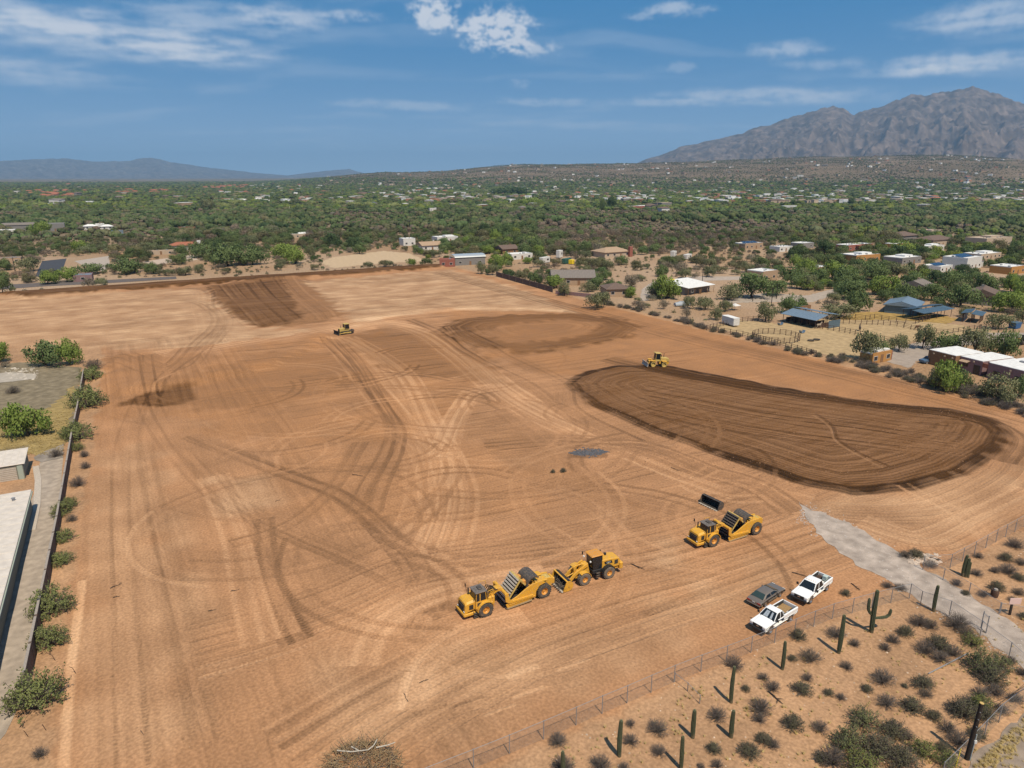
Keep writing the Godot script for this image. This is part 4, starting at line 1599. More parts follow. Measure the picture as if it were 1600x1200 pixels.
# x, foot y, width (photograph), depth m, height m, turn from the site's axes in degrees, style, wall, roof, label
func homes() -> Array:
	return [
		[1094, 459, 66, 13.0, 3.0, 8.0, "lean", "grey_wall", "white_roof", "wide low house under a single white roof behind a round dark tree"],
		[1203, 438, 36, 9.0, 4.0, 4.0, "flat", "tan_wall", "white_roof", "tan box-like house with clean white flat roof by parked truck"],
		[1284, 430, 34, 9.0, 3.6, 0.0, "flat", "brown_wall", "white_roof", "brown house with white roof and terrace right of the tan box house"],
		[1178, 389, 40, 9.0, 3.4, 0.0, "solar", "tan_wall", "white_roof", "white-roofed house with solar panels left of the dark conical tree"],
		[1228, 393, 30, 8.0, 2.8, 0.0, "flat", "white_wall", "white_roof", "low white flat house just left of the dark conical tree"],
		[1262, 388, 28, 9.0, 3.2, 0.0, "flat", "grey_wall", "white_roof", "long grey house with white roof behind the dark conical tree"],
		[1356, 409, 54, 11.0, 3.6, -4.0, "flat", "ochre_wall", "white_roof", "ochre house with stepped white flat roof above the green thicket"],
		[1424, 412, 50, 11.0, 3.2, 0.0, "flat", "grey_wall", "white_roof", "pale grey low house with white roof right of the ochre house"],
		[1344, 391, 60, 9.0, 3.4, 0.0, "porch", "red_wall", "white_roof", "long white-roofed house with a terracotta entrance porch"],
		[1410, 389, 36, 8.0, 3.2, 0.0, "flat", "ochre_wall", "white_roof", "small orange and white flat house above the bright green tree"],
		[1462, 392, 44, 8.0, 3.0, 0.0, "flat", "white_wall", "white_roof", "thin white house half hidden in trees below the brown roofed villas"],
		[1422, 377, 40, 14.0, 4.2, 0.0, "hip", "grey_wall", "brown_roof", "brown hip-roofed villa with dark arcade, furthest left of the villas"],
		[1473, 384, 56, 14.0, 4.2, 0.0, "hip", "beige_wall", "brown_roof", "wide brown-roofed villa in the middle of the villas on bare ground"],
		[1560, 385, 74, 14.0, 5.5, 0.0, "flat", "beige_wall", "beige_wall", "large beige mansion with arches at the right edge of the villas"],
		[1521, 420, 52, 12.0, 5.6, 6.0, "solar", "white_wall", "white_roof", "tall white house with dark solar roof and brown side roof"],
		[1478, 425, 40, 9.0, 2.8, 6.0, "solar", "white_wall", "white_roof", "low white wing with solar panels left of the tall white house"],
		[1590, 428, 42, 10.0, 3.4, 0.0, "flat", "ochre_wall", "white_roof", "tan flat-roofed house cut by the right edge above the dark roofs"],
		[1548, 405, 58, 10.0, 3.0, 0.0, "flat", "beige_wall", "white_roof", "long pale flat house behind the tall white house"],
		[1563, 476, 52, 12.0, 3.6, 24.0, "gable", "grey_wall", "brown_roof", "dark grey gabled house with brown roof at the right edge"],
		[1452, 459, 32, 10.0, 3.2, 10.0, "gable", "tan_wall", "grey_shingle", "grey-brown gabled house sunk among green trees behind the barn"],
		[896, 446, 66, 13.0, 3.4, -30.0, "gable", "tan_wall", "grey_shingle", "wide grey-brown gabled house behind the dark brown boundary wall"],
		[966, 464, 36, 10.0, 3.2, -22.0, "hip", "tan_wall", "brown_roof", "small brown hip-roofed house between grey trees and a white drive"],
		[965, 402, 50, 13.0, 3.2, 0.0, "hip", "beige_wall", "tan_wall", "sand-coloured hip-roofed house with brick-red chimney tower"],
		[735, 414, 50, 9.0, 4.2, -6.0, "long", "grey_wall", "silver", "long shed with a shiny curved metal roof at the far site corner"],
		[699, 417, 24, 6.0, 3.6, -24.0, "flat", "red_wall", "red_wall", "brick-red walled yard building at the far corner of the site"],
		[816, 405, 38, 8.0, 2.8, 0.0, "flat", "white_wall", "white_roof", "long thin white building in trees right of the shiny shed"],
		[798, 397, 28, 10.0, 3.2, 0.0, "gable", "brown_wall", "brown_roof", "dark brown gabled house above the long thin white building"],
		[700, 378, 36, 10.0, 3.4, 0.0, "flat", "white_wall", "white_roof", "cluster-like white house with broken roofline amid dark trees"],
		[676, 391, 34, 10.0, 3.2, 0.0, "gable", "white_wall", "tan_wall", "white house with a sandy gable roof left of the red yard"],
		[640, 384, 20, 8.0, 4.6, 0.0, "flat", "white_wall", "white_roof", "small tall white house behind the bare pale field"],
		[470, 372, 36, 11.0, 2.8, 0.0, "flat", "beige_wall", "white_roof", "cream flat-roofed house in trees above the bright green thicket"],
		[293, 361, 24, 8.0, 3.0, 0.0, "flat", "brown_wall", "brown_roof", "long brown hut beyond the red tiled house"],
		[290, 391, 44, 10.0, 3.2, -8.0, "hip", "white_wall", "tile_roof", "white house with orange tiled roof and white chimney"],
		[130, 440, 26, 8.0, 2.6, -4.0, "flat", "mauve_wall", "blue_metal", "small pink hut with blue-grey roof at the left rear road"],
		[30, 361, 42, 12.0, 5.0, 0.0, "long", "grey_wall", "grey_shingle", "grey industrial hall with pale roof at the left edge"],
		[87, 361, 26, 14.0, 6.0, 0.0, "flat", "grey_wall", "grey_wall", "dark sided industrial block right of the grey hall"],
		[56, 346, 22, 8.0, 4.0, 0.0, "flat", "white_wall", "white_roof", "white hut on the rise behind the grey industrial hall"],
		[10, 367, 24, 9.0, 3.6, 0.0, "flat", "white_wall", "white_roof", "white building cut by the left edge below the grey hall"],
		[142, 359, 18, 8.0, 3.2, 0.0, "hip", "white_wall", "white_roof", "white tent-like hut, left one of three by the brush"],
		[157, 358, 12, 8.0, 4.2, 0.0, "flat", "white_wall", "white_roof", "narrow white hut, middle one of three by the brush"],
		[168, 359, 16, 8.0, 3.0, 0.0, "hip", "white_wall", "white_roof", "white tent-like hut, right one of three by the brush"],
		[184, 366, 16, 6.0, 2.4, 0.0, "flat", "blue_metal", "blue_metal", "low pale blue hut right of the three white huts"],
		[12, 412, 36, 9.0, 2.6, 0.0, "flat", "tan_wall", "grey_shingle", "low tan building at the left edge beside the dark lot"],
		[252, 398, 38, 4.0, 2.2, -6.0, "flat", "beige_wall", "beige_wall", "long cream garden wall building in front of the tiled house"],
		[640, 303, 26, 10.0, 4.0, 0.0, "flat", "beige_wall", "white_roof", "far white-roofed house in woods above the pale green trees"],
		[580, 322, 20, 10.0, 5.0, 0.0, "flat", "grey_wall", "blue_metal", "grey-blue roofed house among the pale green trees"],
		[678, 330, 14, 9.0, 4.0, 0.0, "flat", "white_wall", "white_roof", "tiny bright white house at the end of the pale green trees"],
		[450, 328, 28, 8.0, 3.0, 0.0, "flat", "beige_wall", "white_roof", "long low house left of the pale green trees"],
		[1040, 331, 16, 9.0, 5.0, 0.0, "hip", "white_wall", "brown_roof", "white house with small brown roof in front of the wooded plain"],
		[1000, 326, 40, 9.0, 3.4, 0.0, "flat", "red_wall", "white_roof", "long red and white house on the wooded plain"],
		[1462, 368, 26, 12.0, 4.0, 0.0, "flat", "beige_wall", "beige_wall", "beige house behind and between the two brown villas"],
	]

func build_houses() -> void:
	var turn0 := atan2(-AX_U.y, AX_U.x)
	for s in homes():
		var p := set_down(s[0], s[1])
		var w: float = s[2] * seen(p).z / FOCAL
		var t := thing("house" if s[2] > 24 or s[6] in ["gable", "hip"] else "hut", s[9], "house", p, turn0 + deg_to_rad(s[5]))
		var wall: Material = M[s[7]]
		var roof: Material = M[s[8]]
		var d: float = s[3]
		var h: float = s[4]
		var n := clampi(int(w / 4.0), 1, 5)
		match s[6]:
			"flat":
				slab_roof_house(t, w, d, h, wall, roof, n)
				if w > 16.0:
					var mb := MB.new()
					mb.box(Vector3(w * 0.18, h + 0.55, -d * 0.62), Vector3(w * 0.42, 0.95, d * 0.5))
					part("upper_roof", mb, roof, t)
			"solar":
				slab_roof_house(t, w, d, h, wall, roof, n)
				for k in 4:
					var mb := MB.new()
					mb.box(Vector3((k - 1.5) * w * 0.2, h + 0.75, -d * 0.5), Vector3(w * 0.18, 0.08, d * 0.4), Basis(Vector3.RIGHT, 0.22))
					part("solar_panel", mb, M.solar, t)
				if h > 5.0:
					var mb := MB.new()
					mb.box(Vector3(w * 0.62, 1.6, -d * 0.4), Vector3(w * 0.4, 3.2, d * 0.6))
					part("side_wing", mb, wall, t)
					mb = MB.new()
					mb.extrude([Vector2(-0.3, 0), Vector2(d * 0.6 + 0.6, 0), Vector2(d * 0.3, 1.4)], -w * 0.2, w * 0.24, Transform3D(Basis(Vector3(0, 0, -1), Vector3.UP, Vector3.RIGHT), Vector3(w * 0.62, 3.2, -d * 0.1)))
					part("side_roof", mb, M.brown_roof, t)
			"porch":
				slab_roof_house(t, w, d, h, wall, roof, n)
				for k in 2:
					var mb := MB.new()
					mb.box(Vector3((k - 0.5) * 4.0 - w * 0.1, 1.5, 2.2), Vector3(0.6, 3.0, 0.6))
					part("porch_pillar", mb, M.ochre_wall, t)
				var mb := MB.new()
				mb.box(Vector3(-w * 0.1, 3.15, 1.4), Vector3(5.4, 0.4, 2.9))
				part("porch_roof", mb, M.tile_roof, t)
			"gable":
				pitched_house(t, w, d, h, d * 0.20, 0.0, wall, roof, n)
				var mb := MB.new()
				mb.box(Vector3(w * 0.22, h + d * 0.20, -d * 0.55), Vector3(0.8, 1.3, 0.8))
				part("chimney", mb, wall, t)
			"hip":
				pitched_house(t, w, d, h, d * 0.17, d * 0.45, wall, roof, n)
				if s[0] == 965 or s[0] == 290:
					var mb := MB.new()
					mb.box(Vector3(w * 0.46, h * 0.5 + 1.4, 0.9), Vector3(2.2, h + 2.8, 1.8), Basis(), 0.05)
					part("chimney", mb, M.red_wall if s[0] == 965 else M.white_wall, t)
			"lean":
				var mb := MB.new()
				mb.box(Vector3(0, h * 0.5, -d * 0.55), Vector3(w * 0.94, h, d * 0.85))
				part("wall", mb, wall, t)
				mb = MB.new()
				mb.box(Vector3(0, h + 0.7, -d * 0.5), Vector3(w, 0.2, d + 1.5), Basis(Vector3.RIGHT, 0.09), 0.04)
				part("roof", mb, roof, t)
				for k in 5:
					mb = MB.new()
					mb.cyl(Vector3(lerpf(-0.48, 0.48, k / 4.0) * w, 0, 0.4), Vector3(lerpf(-0.48, 0.48, k / 4.0) * w, h - 0.05, 0.4), 0.09, 0.09, 6)
					part("porch_post", mb, M.brown_wall, t)
				mb = MB.new()
				mb.box(Vector3(-w * 0.12, h + 1.3, -d - 0.6), Vector3(w * 0.24, 0.5, 1.2), Basis(), 0.05)
				part("yellow_awning", mb, M.yellow_marker, t)
				openings(t, w * 0.9, h, 3)
			"long":
				var mb := MB.new()
				mb.box(Vector3(0, h * 0.5, -d * 0.5), Vector3(w, h, d))
				part("wall", mb, wall, t)
				mb = MB.new()
				var arc := []
				for k in 9:
					arc.append(Vector2(-cos(PI * k / 8.0) * (d * 0.5 + 0.4) , sin(PI * k / 8.0) * d * 0.16))
				mb.extrude(arc, -w * 0.5 - 0.3, w * 0.5 + 0.3, Transform3D(Basis(Vector3(0, 0, -1), Vector3.UP, Vector3.RIGHT), Vector3(0, h, -d * 0.5)))
				part("roof", mb, roof, t)
				openings(t, w, h, 3)
		landmarks.append([t, s[9]])
	scattered_houses()

func scattered_houses() -> void:
	# the plain behind: each house small, a wall box and a roof slab
	var walls := ["white_wall", "beige_wall", "tan_wall", "tan_wall", "grey_wall", "brown_wall"]
	var roofs := ["white_roof", "white_roof", "white_roof", "white_roof", "white_roof", "beige_wall", "grey_shingle", "brown_roof", "tile_roof"]
	var shapes := {}
	var placed := []
	var tries := 0
	while placed.size() < 292 and tries < 9000:
		tries += 1
		var x := rng.randf_range(-10.0, 1610.0)
		var y := rng.randf_range(279.5, 342.0)
		var tile := false
		if tries < 500:
			# orange roofed estate at the left
			var q := rng.randi() % 3
			x = [rng.randf_range(40, 135), rng.randf_range(165, 262), rng.randf_range(320, 380)][q]
			y = [rng.randf_range(299, 309), rng.randf_range(298, 305), rng.randf_range(290, 297)][q]
			tile = true
			if placed.size() > 46: continue
		elif x < 620.0 and (rng.randf() < 0.72 or y > 325.0): continue
		elif x > 620.0 and y > 318.0 and rng.randf() < 0.85: continue
		elif y > 332.0: continue
		var p := spot(x, y)
		if tries > 500 and rng.randf() < 0.12:
			var far := rng.randf_range(2700.0, 5100.0)
			var way := deg_to_rad(rng.randf_range(-12.0, 36.0))
			p = Vector3(sin(way) * far, 0, -cos(way) * far)
		if Vector2(p.x, p.z).length() > 5200.0: continue
		p.y = terrain_at(p.x, p.z)
		if p.y > 1.0:
			# on rising ground the point seen is nearer than on the flat
			var s := seen(p)
			x = s.x; y = s.y
		var ok := true
		for o in placed:
			if o.distance_to(p) < 19.0: ok = false
		if not ok: continue
		placed.append(p)
		var wn: String = walls[rng.randi() % walls.size()]
		var rn: String = "tile_roof" if tile else roofs[rng.randi() % roofs.size()]
		if tile: wn = "tan_wall"
		var k := rng.randi() % 3
		var key := "%s %s %d" % [wn, rn, k]
		if not shapes.has(key):
			var w := [12.0, 16.0, 22.0][k] as float
			var d := [10.0, 11.0, 13.0][k] as float
			var wb := MB.new()
			wb.box(Vector3(0, 1.9, 0), Vector3(w, 7.8, d))
			wb.box(Vector3(w * 0.32, 1.5, d * 0.45), Vector3(w * 0.5, 7.0, d * 0.5))
			var rb := MB.new()
			if rn in ["tile_roof", "brown_roof", "grey_shingle"]:
				for q in [[Vector3(0, 5.8, 0), w + 1.0, d + 1.0, 1.9], [Vector3(w * 0.32, 5.0, d * 0.45), w * 0.55, d * 0.55, 1.5]]:
					var c: Vector3 = q[0]
					var a := [c + Vector3(-q[1] / 2, 0, -q[2] / 2), c + Vector3(q[1] / 2, 0, -q[2] / 2), c + Vector3(q[1] / 2, 0, q[2] / 2), c + Vector3(-q[1] / 2, 0, q[2] / 2)]
					var r0 := c + Vector3(-q[1] * 0.28, q[3], 0)
					var r1 := c + Vector3(q[1] * 0.28, q[3], 0)
					rb.poly([a[0], a[1], r1, r0], c); rb.poly([a[2], a[3], r0, r1], c); rb.poly([a[1], a[2], r1], c); rb.poly([a[3], a[0], r0], c)
			else:
				rb.box(Vector3(0, 5.95, 0), Vector3(w + 0.3, 0.3, d + 0.3))
				rb.box(Vector3(w * 0.32, 5.15, d * 0.45), Vector3(w * 0.5 + 0.3, 0.3, d * 0.5 + 0.3))
			shapes[key] = [wb.made(M[wn]), rb.made(M[rn])]
		var look: String = {"white_roof": "white flat-roofed", "beige_wall": "sand-coloured flat-roofed", "grey_shingle": "grey-roofed", "brown_roof": "brown-roofed", "tile_roof": "orange tile-roofed"}[rn]
		var size: String = ["small", "mid-sized", "long"][k]
		var t := thing("distant_house", "", "house", p, rng.randf() * TAU, "houses scattered over the wooded plain")
		put("wall", shapes[key][0], t)
		put("roof", shapes[key][1], t)
		wants_label.append([t, "%s far-off %s house" % [size, look], p])
	# beyond three hundred: the roofs that show as specks only
	var bufs := [PackedFloat32Array(), PackedFloat32Array()]
	for i in 700:
		var p := spot(rng.randf_range(330.0, 1640.0), rng.randf_range(279.0, 318.0))
		if i % 14 == 0:
			var far := rng.randf_range(2700.0, 5100.0)
			var way := deg_to_rad(rng.randf_range(-12.0, 36.0))
			p = Vector3(sin(way) * far, 0, -cos(way) * far)
		if Vector2(p.x, p.z).length() > 5600.0 or (seen(p).x < 620.0 and rng.randf() < 0.5): continue
		p.y = terrain_at(p.x, p.z) - 1.0
		var turn := rng.randf() * TAU
		var w := rng.randf_range(8.0, 15.0)
		var d := rng.randf_range(7.0, 11.0)
		var h := rng.randf_range(6.0, 8.0)
		var c: Color = [Color(0.8, 0.79, 0.77), Color(0.8, 0.79, 0.77), Color(0.5, 0.39, 0.29), Color(0.40, 0.20, 0.12)][rng.randi() % 4]
		bufs[0].append_array([cos(turn) * w, 0, sin(turn) * d, p.x, 0, h, 0, p.y, -sin(turn) * w, 0, cos(turn) * d, p.z, c.r, c.g, c.b, 1.0])
	var mb := MB.new()
	mb.hexa([Vector3(-0.5, 0, -0.5), Vector3(0.5, 0, -0.5), Vector3(0.5, 0, 0.5), Vector3(-0.5, 0, 0.5), Vector3(-0.5, 0.93, -0.5), Vector3(0.5, 0.93, -0.5), Vector3(0.5, 0.93, 0.5), Vector3(-0.5, 0.93, 0.5)])
	mb.box(Vector3(0, 0.96, 0), Vector3(1.06, 0.06, 1.06))
	mb.box(Vector3(0.4, 0.4, 0.5), Vector3(0.6, 0.8, 0.5))
	var m := mat(Color.WHITE, 0.9)
	m.vertex_color_use_as_albedo = true
	stuff_copies("distant_houses", "tiny pale houses speckling the far plain and foothills", "houses", mb.made(m), bufs[0])


# ---------------------------------------------------------------- ranches on the right
func horse(called: String, label: String, at: Vector3, turn: float, m: Material, grazing: bool) -> void:
	var t := thing(called, label, "horse", at, turn)
	# joints and radii; +x is forward
	var chest := Vector3(0.45, 1.15, 0)
	var rump := Vector3(-0.55, 1.18, 0)
	var head := Vector3(1.15, 0.45, 0) if grazing else Vector3(1.05, 1.95, 0)
	var nose := Vector3(1.35, 0.12, 0) if grazing else Vector3(1.48, 1.72, 0)
	var poll := Vector3(0.75, 1.25, 0) if grazing else Vector3(0.78, 1.55, 0)
	var bones := [[chest, rump, 0.30, 0.31], [rump, Vector3(-0.75, 1.1, 0), 0.28, 0.2], [chest, poll, 0.24, 0.17], [poll, head, 0.17, 0.12], [head, nose, 0.12, 0.075]]
	for s in [-1, 1]:
		var k: float = 0.12 * s
		bones.append([Vector3(0.5, 1.0, 0.14 * s), Vector3(0.5 + k, 0.55, 0.15 * s), 0.13, 0.07])
		bones.append([Vector3(0.5 + k, 0.55, 0.15 * s), Vector3(0.48 + k * 1.5, 0.04, 0.15 * s), 0.06, 0.05])
		bones.append([Vector3(-0.62, 1.05, 0.15 * s), Vector3(-0.52 - k, 0.75, 0.16 * s), 0.19, 0.10])
		bones.append([Vector3(-0.52 - k, 0.75, 0.16 * s), Vector3(-0.74 - k, 0.48, 0.16 * s), 0.09, 0.06])
		bones.append([Vector3(-0.74 - k, 0.48, 0.16 * s), Vector3(-0.68 - k, 0.04, 0.16 * s), 0.055, 0.05])
		bones.append([head + Vector3(-0.08, 0.1, 0.06 * s), head + Vector3(-0.12, 0.24, 0.08 * s), 0.035, 0.015])
	part("body", surface_net(bones, 0.055, 0.05), m, t)
	var mb := MB.new()
	mb.tube([Vector3(-0.86, 1.2, 0), Vector3(-0.98, 0.9, 0), Vector3(-0.95, 0.45, 0)], [0.05, 0.07, 0.02], 6)
	part("tail", mb, M.black, t)

func surface_net(bones: Array, cell: float, blend: float) -> MB:
	# one smooth skin round tapered bones
	var lo: Vector3 = bones[0][0]
	var hi := lo
	for b in bones:
		for k in 2:
			lo = lo.min(b[k] - Vector3.ONE * (b[k + 2] + cell * 2)); hi = hi.max(b[k] + Vector3.ONE * (b[k + 2] + cell * 2))
	var nx := int((hi.x - lo.x) / cell) + 2
	var ny := int((hi.y - lo.y) / cell) + 2
	var nz := int((hi.z - lo.z) / cell) + 2
	var f := PackedFloat32Array()
	f.resize(nx * ny * nz)
	f.fill(1.0)
	for b in bones:
		var a: Vector3 = b[0]
		var d: Vector3 = b[1] - b[0]
		var dd := maxf(d.length_squared(), 1e-6)
		var rr := maxf(b[2], b[3]) + cell * 2.5
		var l0: Vector3 = ((a.min(b[1]) - lo) - Vector3.ONE * rr) / cell
		var l1: Vector3 = ((a.max(b[1]) - lo) + Vector3.ONE * rr) / cell
		for z in range(maxi(0, int(l0.z)), mini(nz, int(l1.z) + 1)):
			for y in range(maxi(0, int(l0.y)), mini(ny, int(l1.y) + 1)):
				for x in range(maxi(0, int(l0.x)), mini(nx, int(l1.x) + 1)):
					var p := lo + Vector3(x, y, z) * cell
					var k := clampf((p - a).dot(d) / dd, 0.0, 1.0)
					var s := p.distance_to(a + d * k) - lerpf(b[2], b[3], k)
					var i := (z * ny + y) * nx + x
					var h := clampf(0.5 + 0.5 * (s - f[i]) / blend, 0.0, 1.0)
					f[i] = lerpf(s, f[i], h) - blend * h * (1.0 - h)
	var at := {}
	var grad := func(p: Vector3) -> Vector3:
		var q := (p - lo) / cell
		var x := clampi(int(q.x + 0.5), 1, nx - 2)
		var y := clampi(int(q.y + 0.5), 1, ny - 2)
		var z := clampi(int(q.z + 0.5), 1, nz - 2)
		var i := (z * ny + y) * nx + x
		return Vector3(f[i + 1] - f[i - 1], f[i + nx] - f[i - nx], f[i + nx * ny] - f[i - nx * ny]).normalized()
	for z in nz - 1:
		for y in ny - 1:
			for x in nx - 1:
				var i := (z * ny + y) * nx + x
				var c := [f[i], f[i + 1], f[i + nx], f[i + nx + 1], f[i + nx * ny], f[i + nx * ny + 1], f[i + nx * ny + nx], f[i + nx * ny + nx + 1]]
				var neg := 0
				for q in c: neg += 1 if q < 0.0 else 0
				if neg == 0 or neg == 8: continue
				var s := Vector3.ZERO
				var n := 0
				for e in [[0, 1], [2, 3], [4, 5], [6, 7], [0, 2], [1, 3], [4, 6], [5, 7], [0, 4], [1, 5], [2, 6], [3, 7]]:
					var a: float = c[e[0]]
					var b: float = c[e[1]]
					if (a < 0.0) == (b < 0.0): continue
					var k := a / (a - b)
					var pa := Vector3(e[0] & 1, (e[0] >> 1) & 1, e[0] >> 2)
					var pb := Vector3(e[1] & 1, (e[1] >> 1) & 1, e[1] >> 2)
					s += pa.lerp(pb, k); n += 1
				at[i] = lo + (Vector3(x, y, z) + s / n) * cell
	var mb := MB.new()
	var steps := [1, nx, nx * ny]
	for i in at:
		for k in 3:
			var a: int = steps[(k + 1) % 3]
			var b: int = steps[(k + 2) % 3]
			if (f[i] < 0.0) == (f[i + steps[k]] < 0.0): continue
			if not (at.has(i - a) and at.has(i - b) and at.has(i - a - b)): continue
			var q := [at[i], at[i - a], at[i - a - b], at[i - b]]
			var m := []
			for p in q: m.append(grad.call(p))
			var nn: Vector3 = m[0] + m[1] + m[2] + m[3]
			if (q[1] - q[0]).cross(q[2] - q[0]).dot(nn) < 0.0:
				q.reverse(); m.reverse()
			mb.tri(q[0], q[1], q[2], m[0], m[1], m[2]); mb.tri(q[0], q[2], q[3], m[0], m[2], m[3])
	return mb

func build_ranches() -> void:
	# lots, drives and bare fields on the flat ground
	laid("corral_ground", [1108,510, 1150,500, 1220,506, 1270,500, 1330,494, 1420,500, 1500,508, 1560,520, 1500,524, 1440,528, 1400,545, 1340,560, 1275,552, 1190,530], ground_mat(Color(0.50, 0.36, 0.20), 141, 0.72, 0.08), 1.5, 0.02, 6.0)
	laid("corral_ground", [1300,500, 1340,488, 1420,486, 1500,498, 1480,506, 1400,500], ground_mat(Color(0.47, 0.31, 0.11), 142, 0.65, 0.1), 1.5, 0.05, 6.0)
	laid("driveway", [1385,565, 1400,540, 1470,530, 1530,520, 1620,520, 1620,532, 1540,536, 1480,544, 1440,560, 1420,575], ground_mat(Color(0.38, 0.315, 0.265), 143, 0.8, 0.15), 0.8, 0.035, 6.0)
	laid("driveway", [1000,470, 1003,452, 1020,440, 1080,432, 1160,432, 1160,437, 1070,440, 1022,452, 1012,470], ground_mat(Color(0.44, 0.37, 0.315), 144, 0.8, 0.15), 0.8, 0.03, 6.0)
	laid("driveway", [1130,474, 1160,462, 1200,458, 1260,462, 1300,452, 1320,456, 1270,472, 1200,472], ground_mat(Color(0.42, 0.35, 0.29), 145, 0.8, 0.15), 1.0, 0.03, 6.0)
	laid("bare_field", [500,410, 520,402, 600,392, 640,396, 668,408, 600,411, 520,419], ground_mat(Color(0.52, 0.385, 0.25), 146, 0.85, 0.05), 2.0, 0.03, 8.0)
	laid("asphalt_lot", [55,432, 66,408, 104,404, 98,422, 88,434], ground_mat(Color(0.075, 0.08, 0.095), 147, 0.8, 0.1), 0.0, 0.05, 8.0)
	laid("gravel_lot", [116,408, 170,400, 172,416, 160,424, 128,414], ground_mat(Color(0.42, 0.36, 0.31), 148, 0.85, 0.1), 0.0, 0.06, 8.0)
	laid("bare_field", [215,410, 300,398, 310,406, 240,414], ground_mat(Color(0.50, 0.40, 0.32), 149, 0.85, 0.1), 1.0, 0.04, 8.0)
	laid("road", [-20,447, 60,442, 160,438, 275,432, 276,436, 160,443, 60,448, -20,454], ground_mat(Color(0.15, 0.13, 0.125), 150, 0.8, 0.1), 0.0, 0.07, 8.0)
	laid("gravel_road", [1246,782, 1254,788, 1266,797, 1288,801, 1312,812, 1342,828, 1400,864, 1440,889, 1478,910, 1520,936, 1566,965, 1640,1014, 1760,1105, 1960,1290, 1860,1320, 1680,1120, 1600,1046, 1560,1012, 1530,990, 1480,962, 1444,944, 1400,918, 1340,884, 1300,856, 1276,834, 1262,812, 1252,792], ground_mat(Color(0.55, 0.455, 0.385), 151, 0.58, 0.55), 1.0, 0.035, 0.8)
	laid("side_road", [1480,1240, 1530,1178, 1600,1118, 1700,1060, 1760,1140, 1600,1280], ground_mat(Color(0.36, 0.285, 0.225), 152, 0.7, 0.3), 0.5, 0.04, 0.8)

	var turn0 := atan2(-AX_U.y, AX_U.x)
	# open horse barn
	var a := spot(1222, 503)
	var b := spot(1273, 514)
	var c := spot(1308, 509)
	var at := (a + b) / 2.0
	var t := thing("horse_barn", "open horse barn with two long blue-grey metal roof sheets", "barn", at, heading(b, a))
	pole_barn(t, a.distance_to(b), b.distance_to(c) * 0.95, 2.7, 1.3, M.blue_metal)
	landmarks.append([t, "the open blue-roofed horse barn"])
	for k in 5:
		var mb := MB.new()
		var w := a.distance_to(b)
		var x := lerpf(-0.48, 0.48, k / 4.0) * w
		mb.box(Vector3(x, 0.75, -5.0), Vector3(0.08, 1.5, 7.0))
		part("stall_panel", mb, M.rust, t)
	var mb := MB.new()
	mb.box(Vector3(a.distance_to(b) * 0.5 + 1.5, 1.2, -7.0), Vector3(0.1, 2.4, 5.5))
	part("wind_screen", mb, M.deep_blue_metal, t)
	# second barn: closed hall and lean-to
	t = thing("horse_barn", "teal-roofed closed barn with a long open lean-to at the far paddock", "barn", set_down(1436, 489), turn0 + deg_to_rad(24.0))
	pitched_house(t, 13.0, 10.0, 3.0, 1.5, 0.0, M.deep_blue_metal, M.blue_metal, 0)
	t = thing("open_shelter", "long open shelter under one teal metal roof beside the closed barn", "shelter", set_down(1464, 498), turn0 + deg_to_rad(0.0))
	pole_barn(t, 17.0, 7.0, 2.6, 0.5, M.deep_blue_metal)
	landmarks.append([t, "the long open teal shelter"])
	t = thing("open_shelter", "small blue-roofed loafing shelter right of the long open shelter", "shelter", set_down(1533, 503), turn0 + deg_to_rad(20.0))
	pole_barn(t, 8.0, 5.0, 2.6, 0.4, M.deep_blue_metal)
	mb = MB.new()
	mb.box(Vector3(0.6, 1.2, -4.6), Vector3(6.5, 2.4, 0.1))
	part("back_wall", mb, M.tarp, t)
	t = thing("tin_shed", "little flat tin-roofed shed just behind the open horse barn", "shed", set_down(1258, 489), turn0)
	slab_roof_house(t, 5.5, 4.0, 2.2, M.brown_wall, M.blue_metal, 1)
	# ochre cabin
	var o := spot(1377, 566)
	t = thing("cabin", "small ochre cabin with a two-level white roof beside the scrub belt", "cabin", o, turn0)
	slab_roof_house(t, 7.8, 3.6, 2.4, M.ochre_wall, M.white_roof, 3)
	mb = MB.new()
	mb.box(Vector3(0.9, 2.85, -1.8), Vector3(5.0, 0.7, 2.9))
	part("upper_roof", mb, M.white_roof, t)
	mb = MB.new()
	mb.box(Vector3(4.2, 1.2, -1.6), Vector3(1.2, 2.4, 2.6))
	part("entry_lobby", mb, M.red_wall, t)
	landmarks.append([t, "the small ochre cabin"])
	# mauve house: three joined blocks with white roofs
	var e := heading(spot(1606, 612), spot(1448, 570))
	t = thing("house", "long mauve and brown adobe house with bright white flat roofs", "house", spot(1448, 568), e)
	var blocks := [[0.0, 7.4, 3.6, 0.0, 10.0, "brown_wall"], [7.4, 5.8, 3.45, -1.5, 11.0, "mauve_wall"], [13.2, 1.6, 3.2, -3.4, 9.0, "mauve_wall"], [14.8, 12.0, 3.6, -1.3, 13.0, "mauve_wall"], [26.8, 12.0, 3.5, -6.5, 12.0, "mauve_wall"]]
	for q in blocks:
		mb = MB.new()
		mb.box(Vector3(q[0] + q[1] * 0.5, q[2] * 0.5, q[3] - q[4] * 0.5), Vector3(q[1], q[2], q[4]))
		part("wall", mb, M[q[5]], t)
		mb = MB.new()
		mb.box(Vector3(q[0] + q[1] * 0.5, q[2] + 0.09, q[3] - q[4] * 0.5), Vector3(q[1] - 0.1, 0.18, q[4] - 0.1), Basis(), 0.04)
		part("roof", mb, M.white_roof, t)
	for k in 3:
		mb = MB.new()
		mb.box(Vector3(18.0 + k * 2.6, 3.95, -8.5 - k * 0.3), Vector3(1.5, 0.35, 0.8), Basis(), 0.05)
		part("skylight", mb, M.galvanised, t)
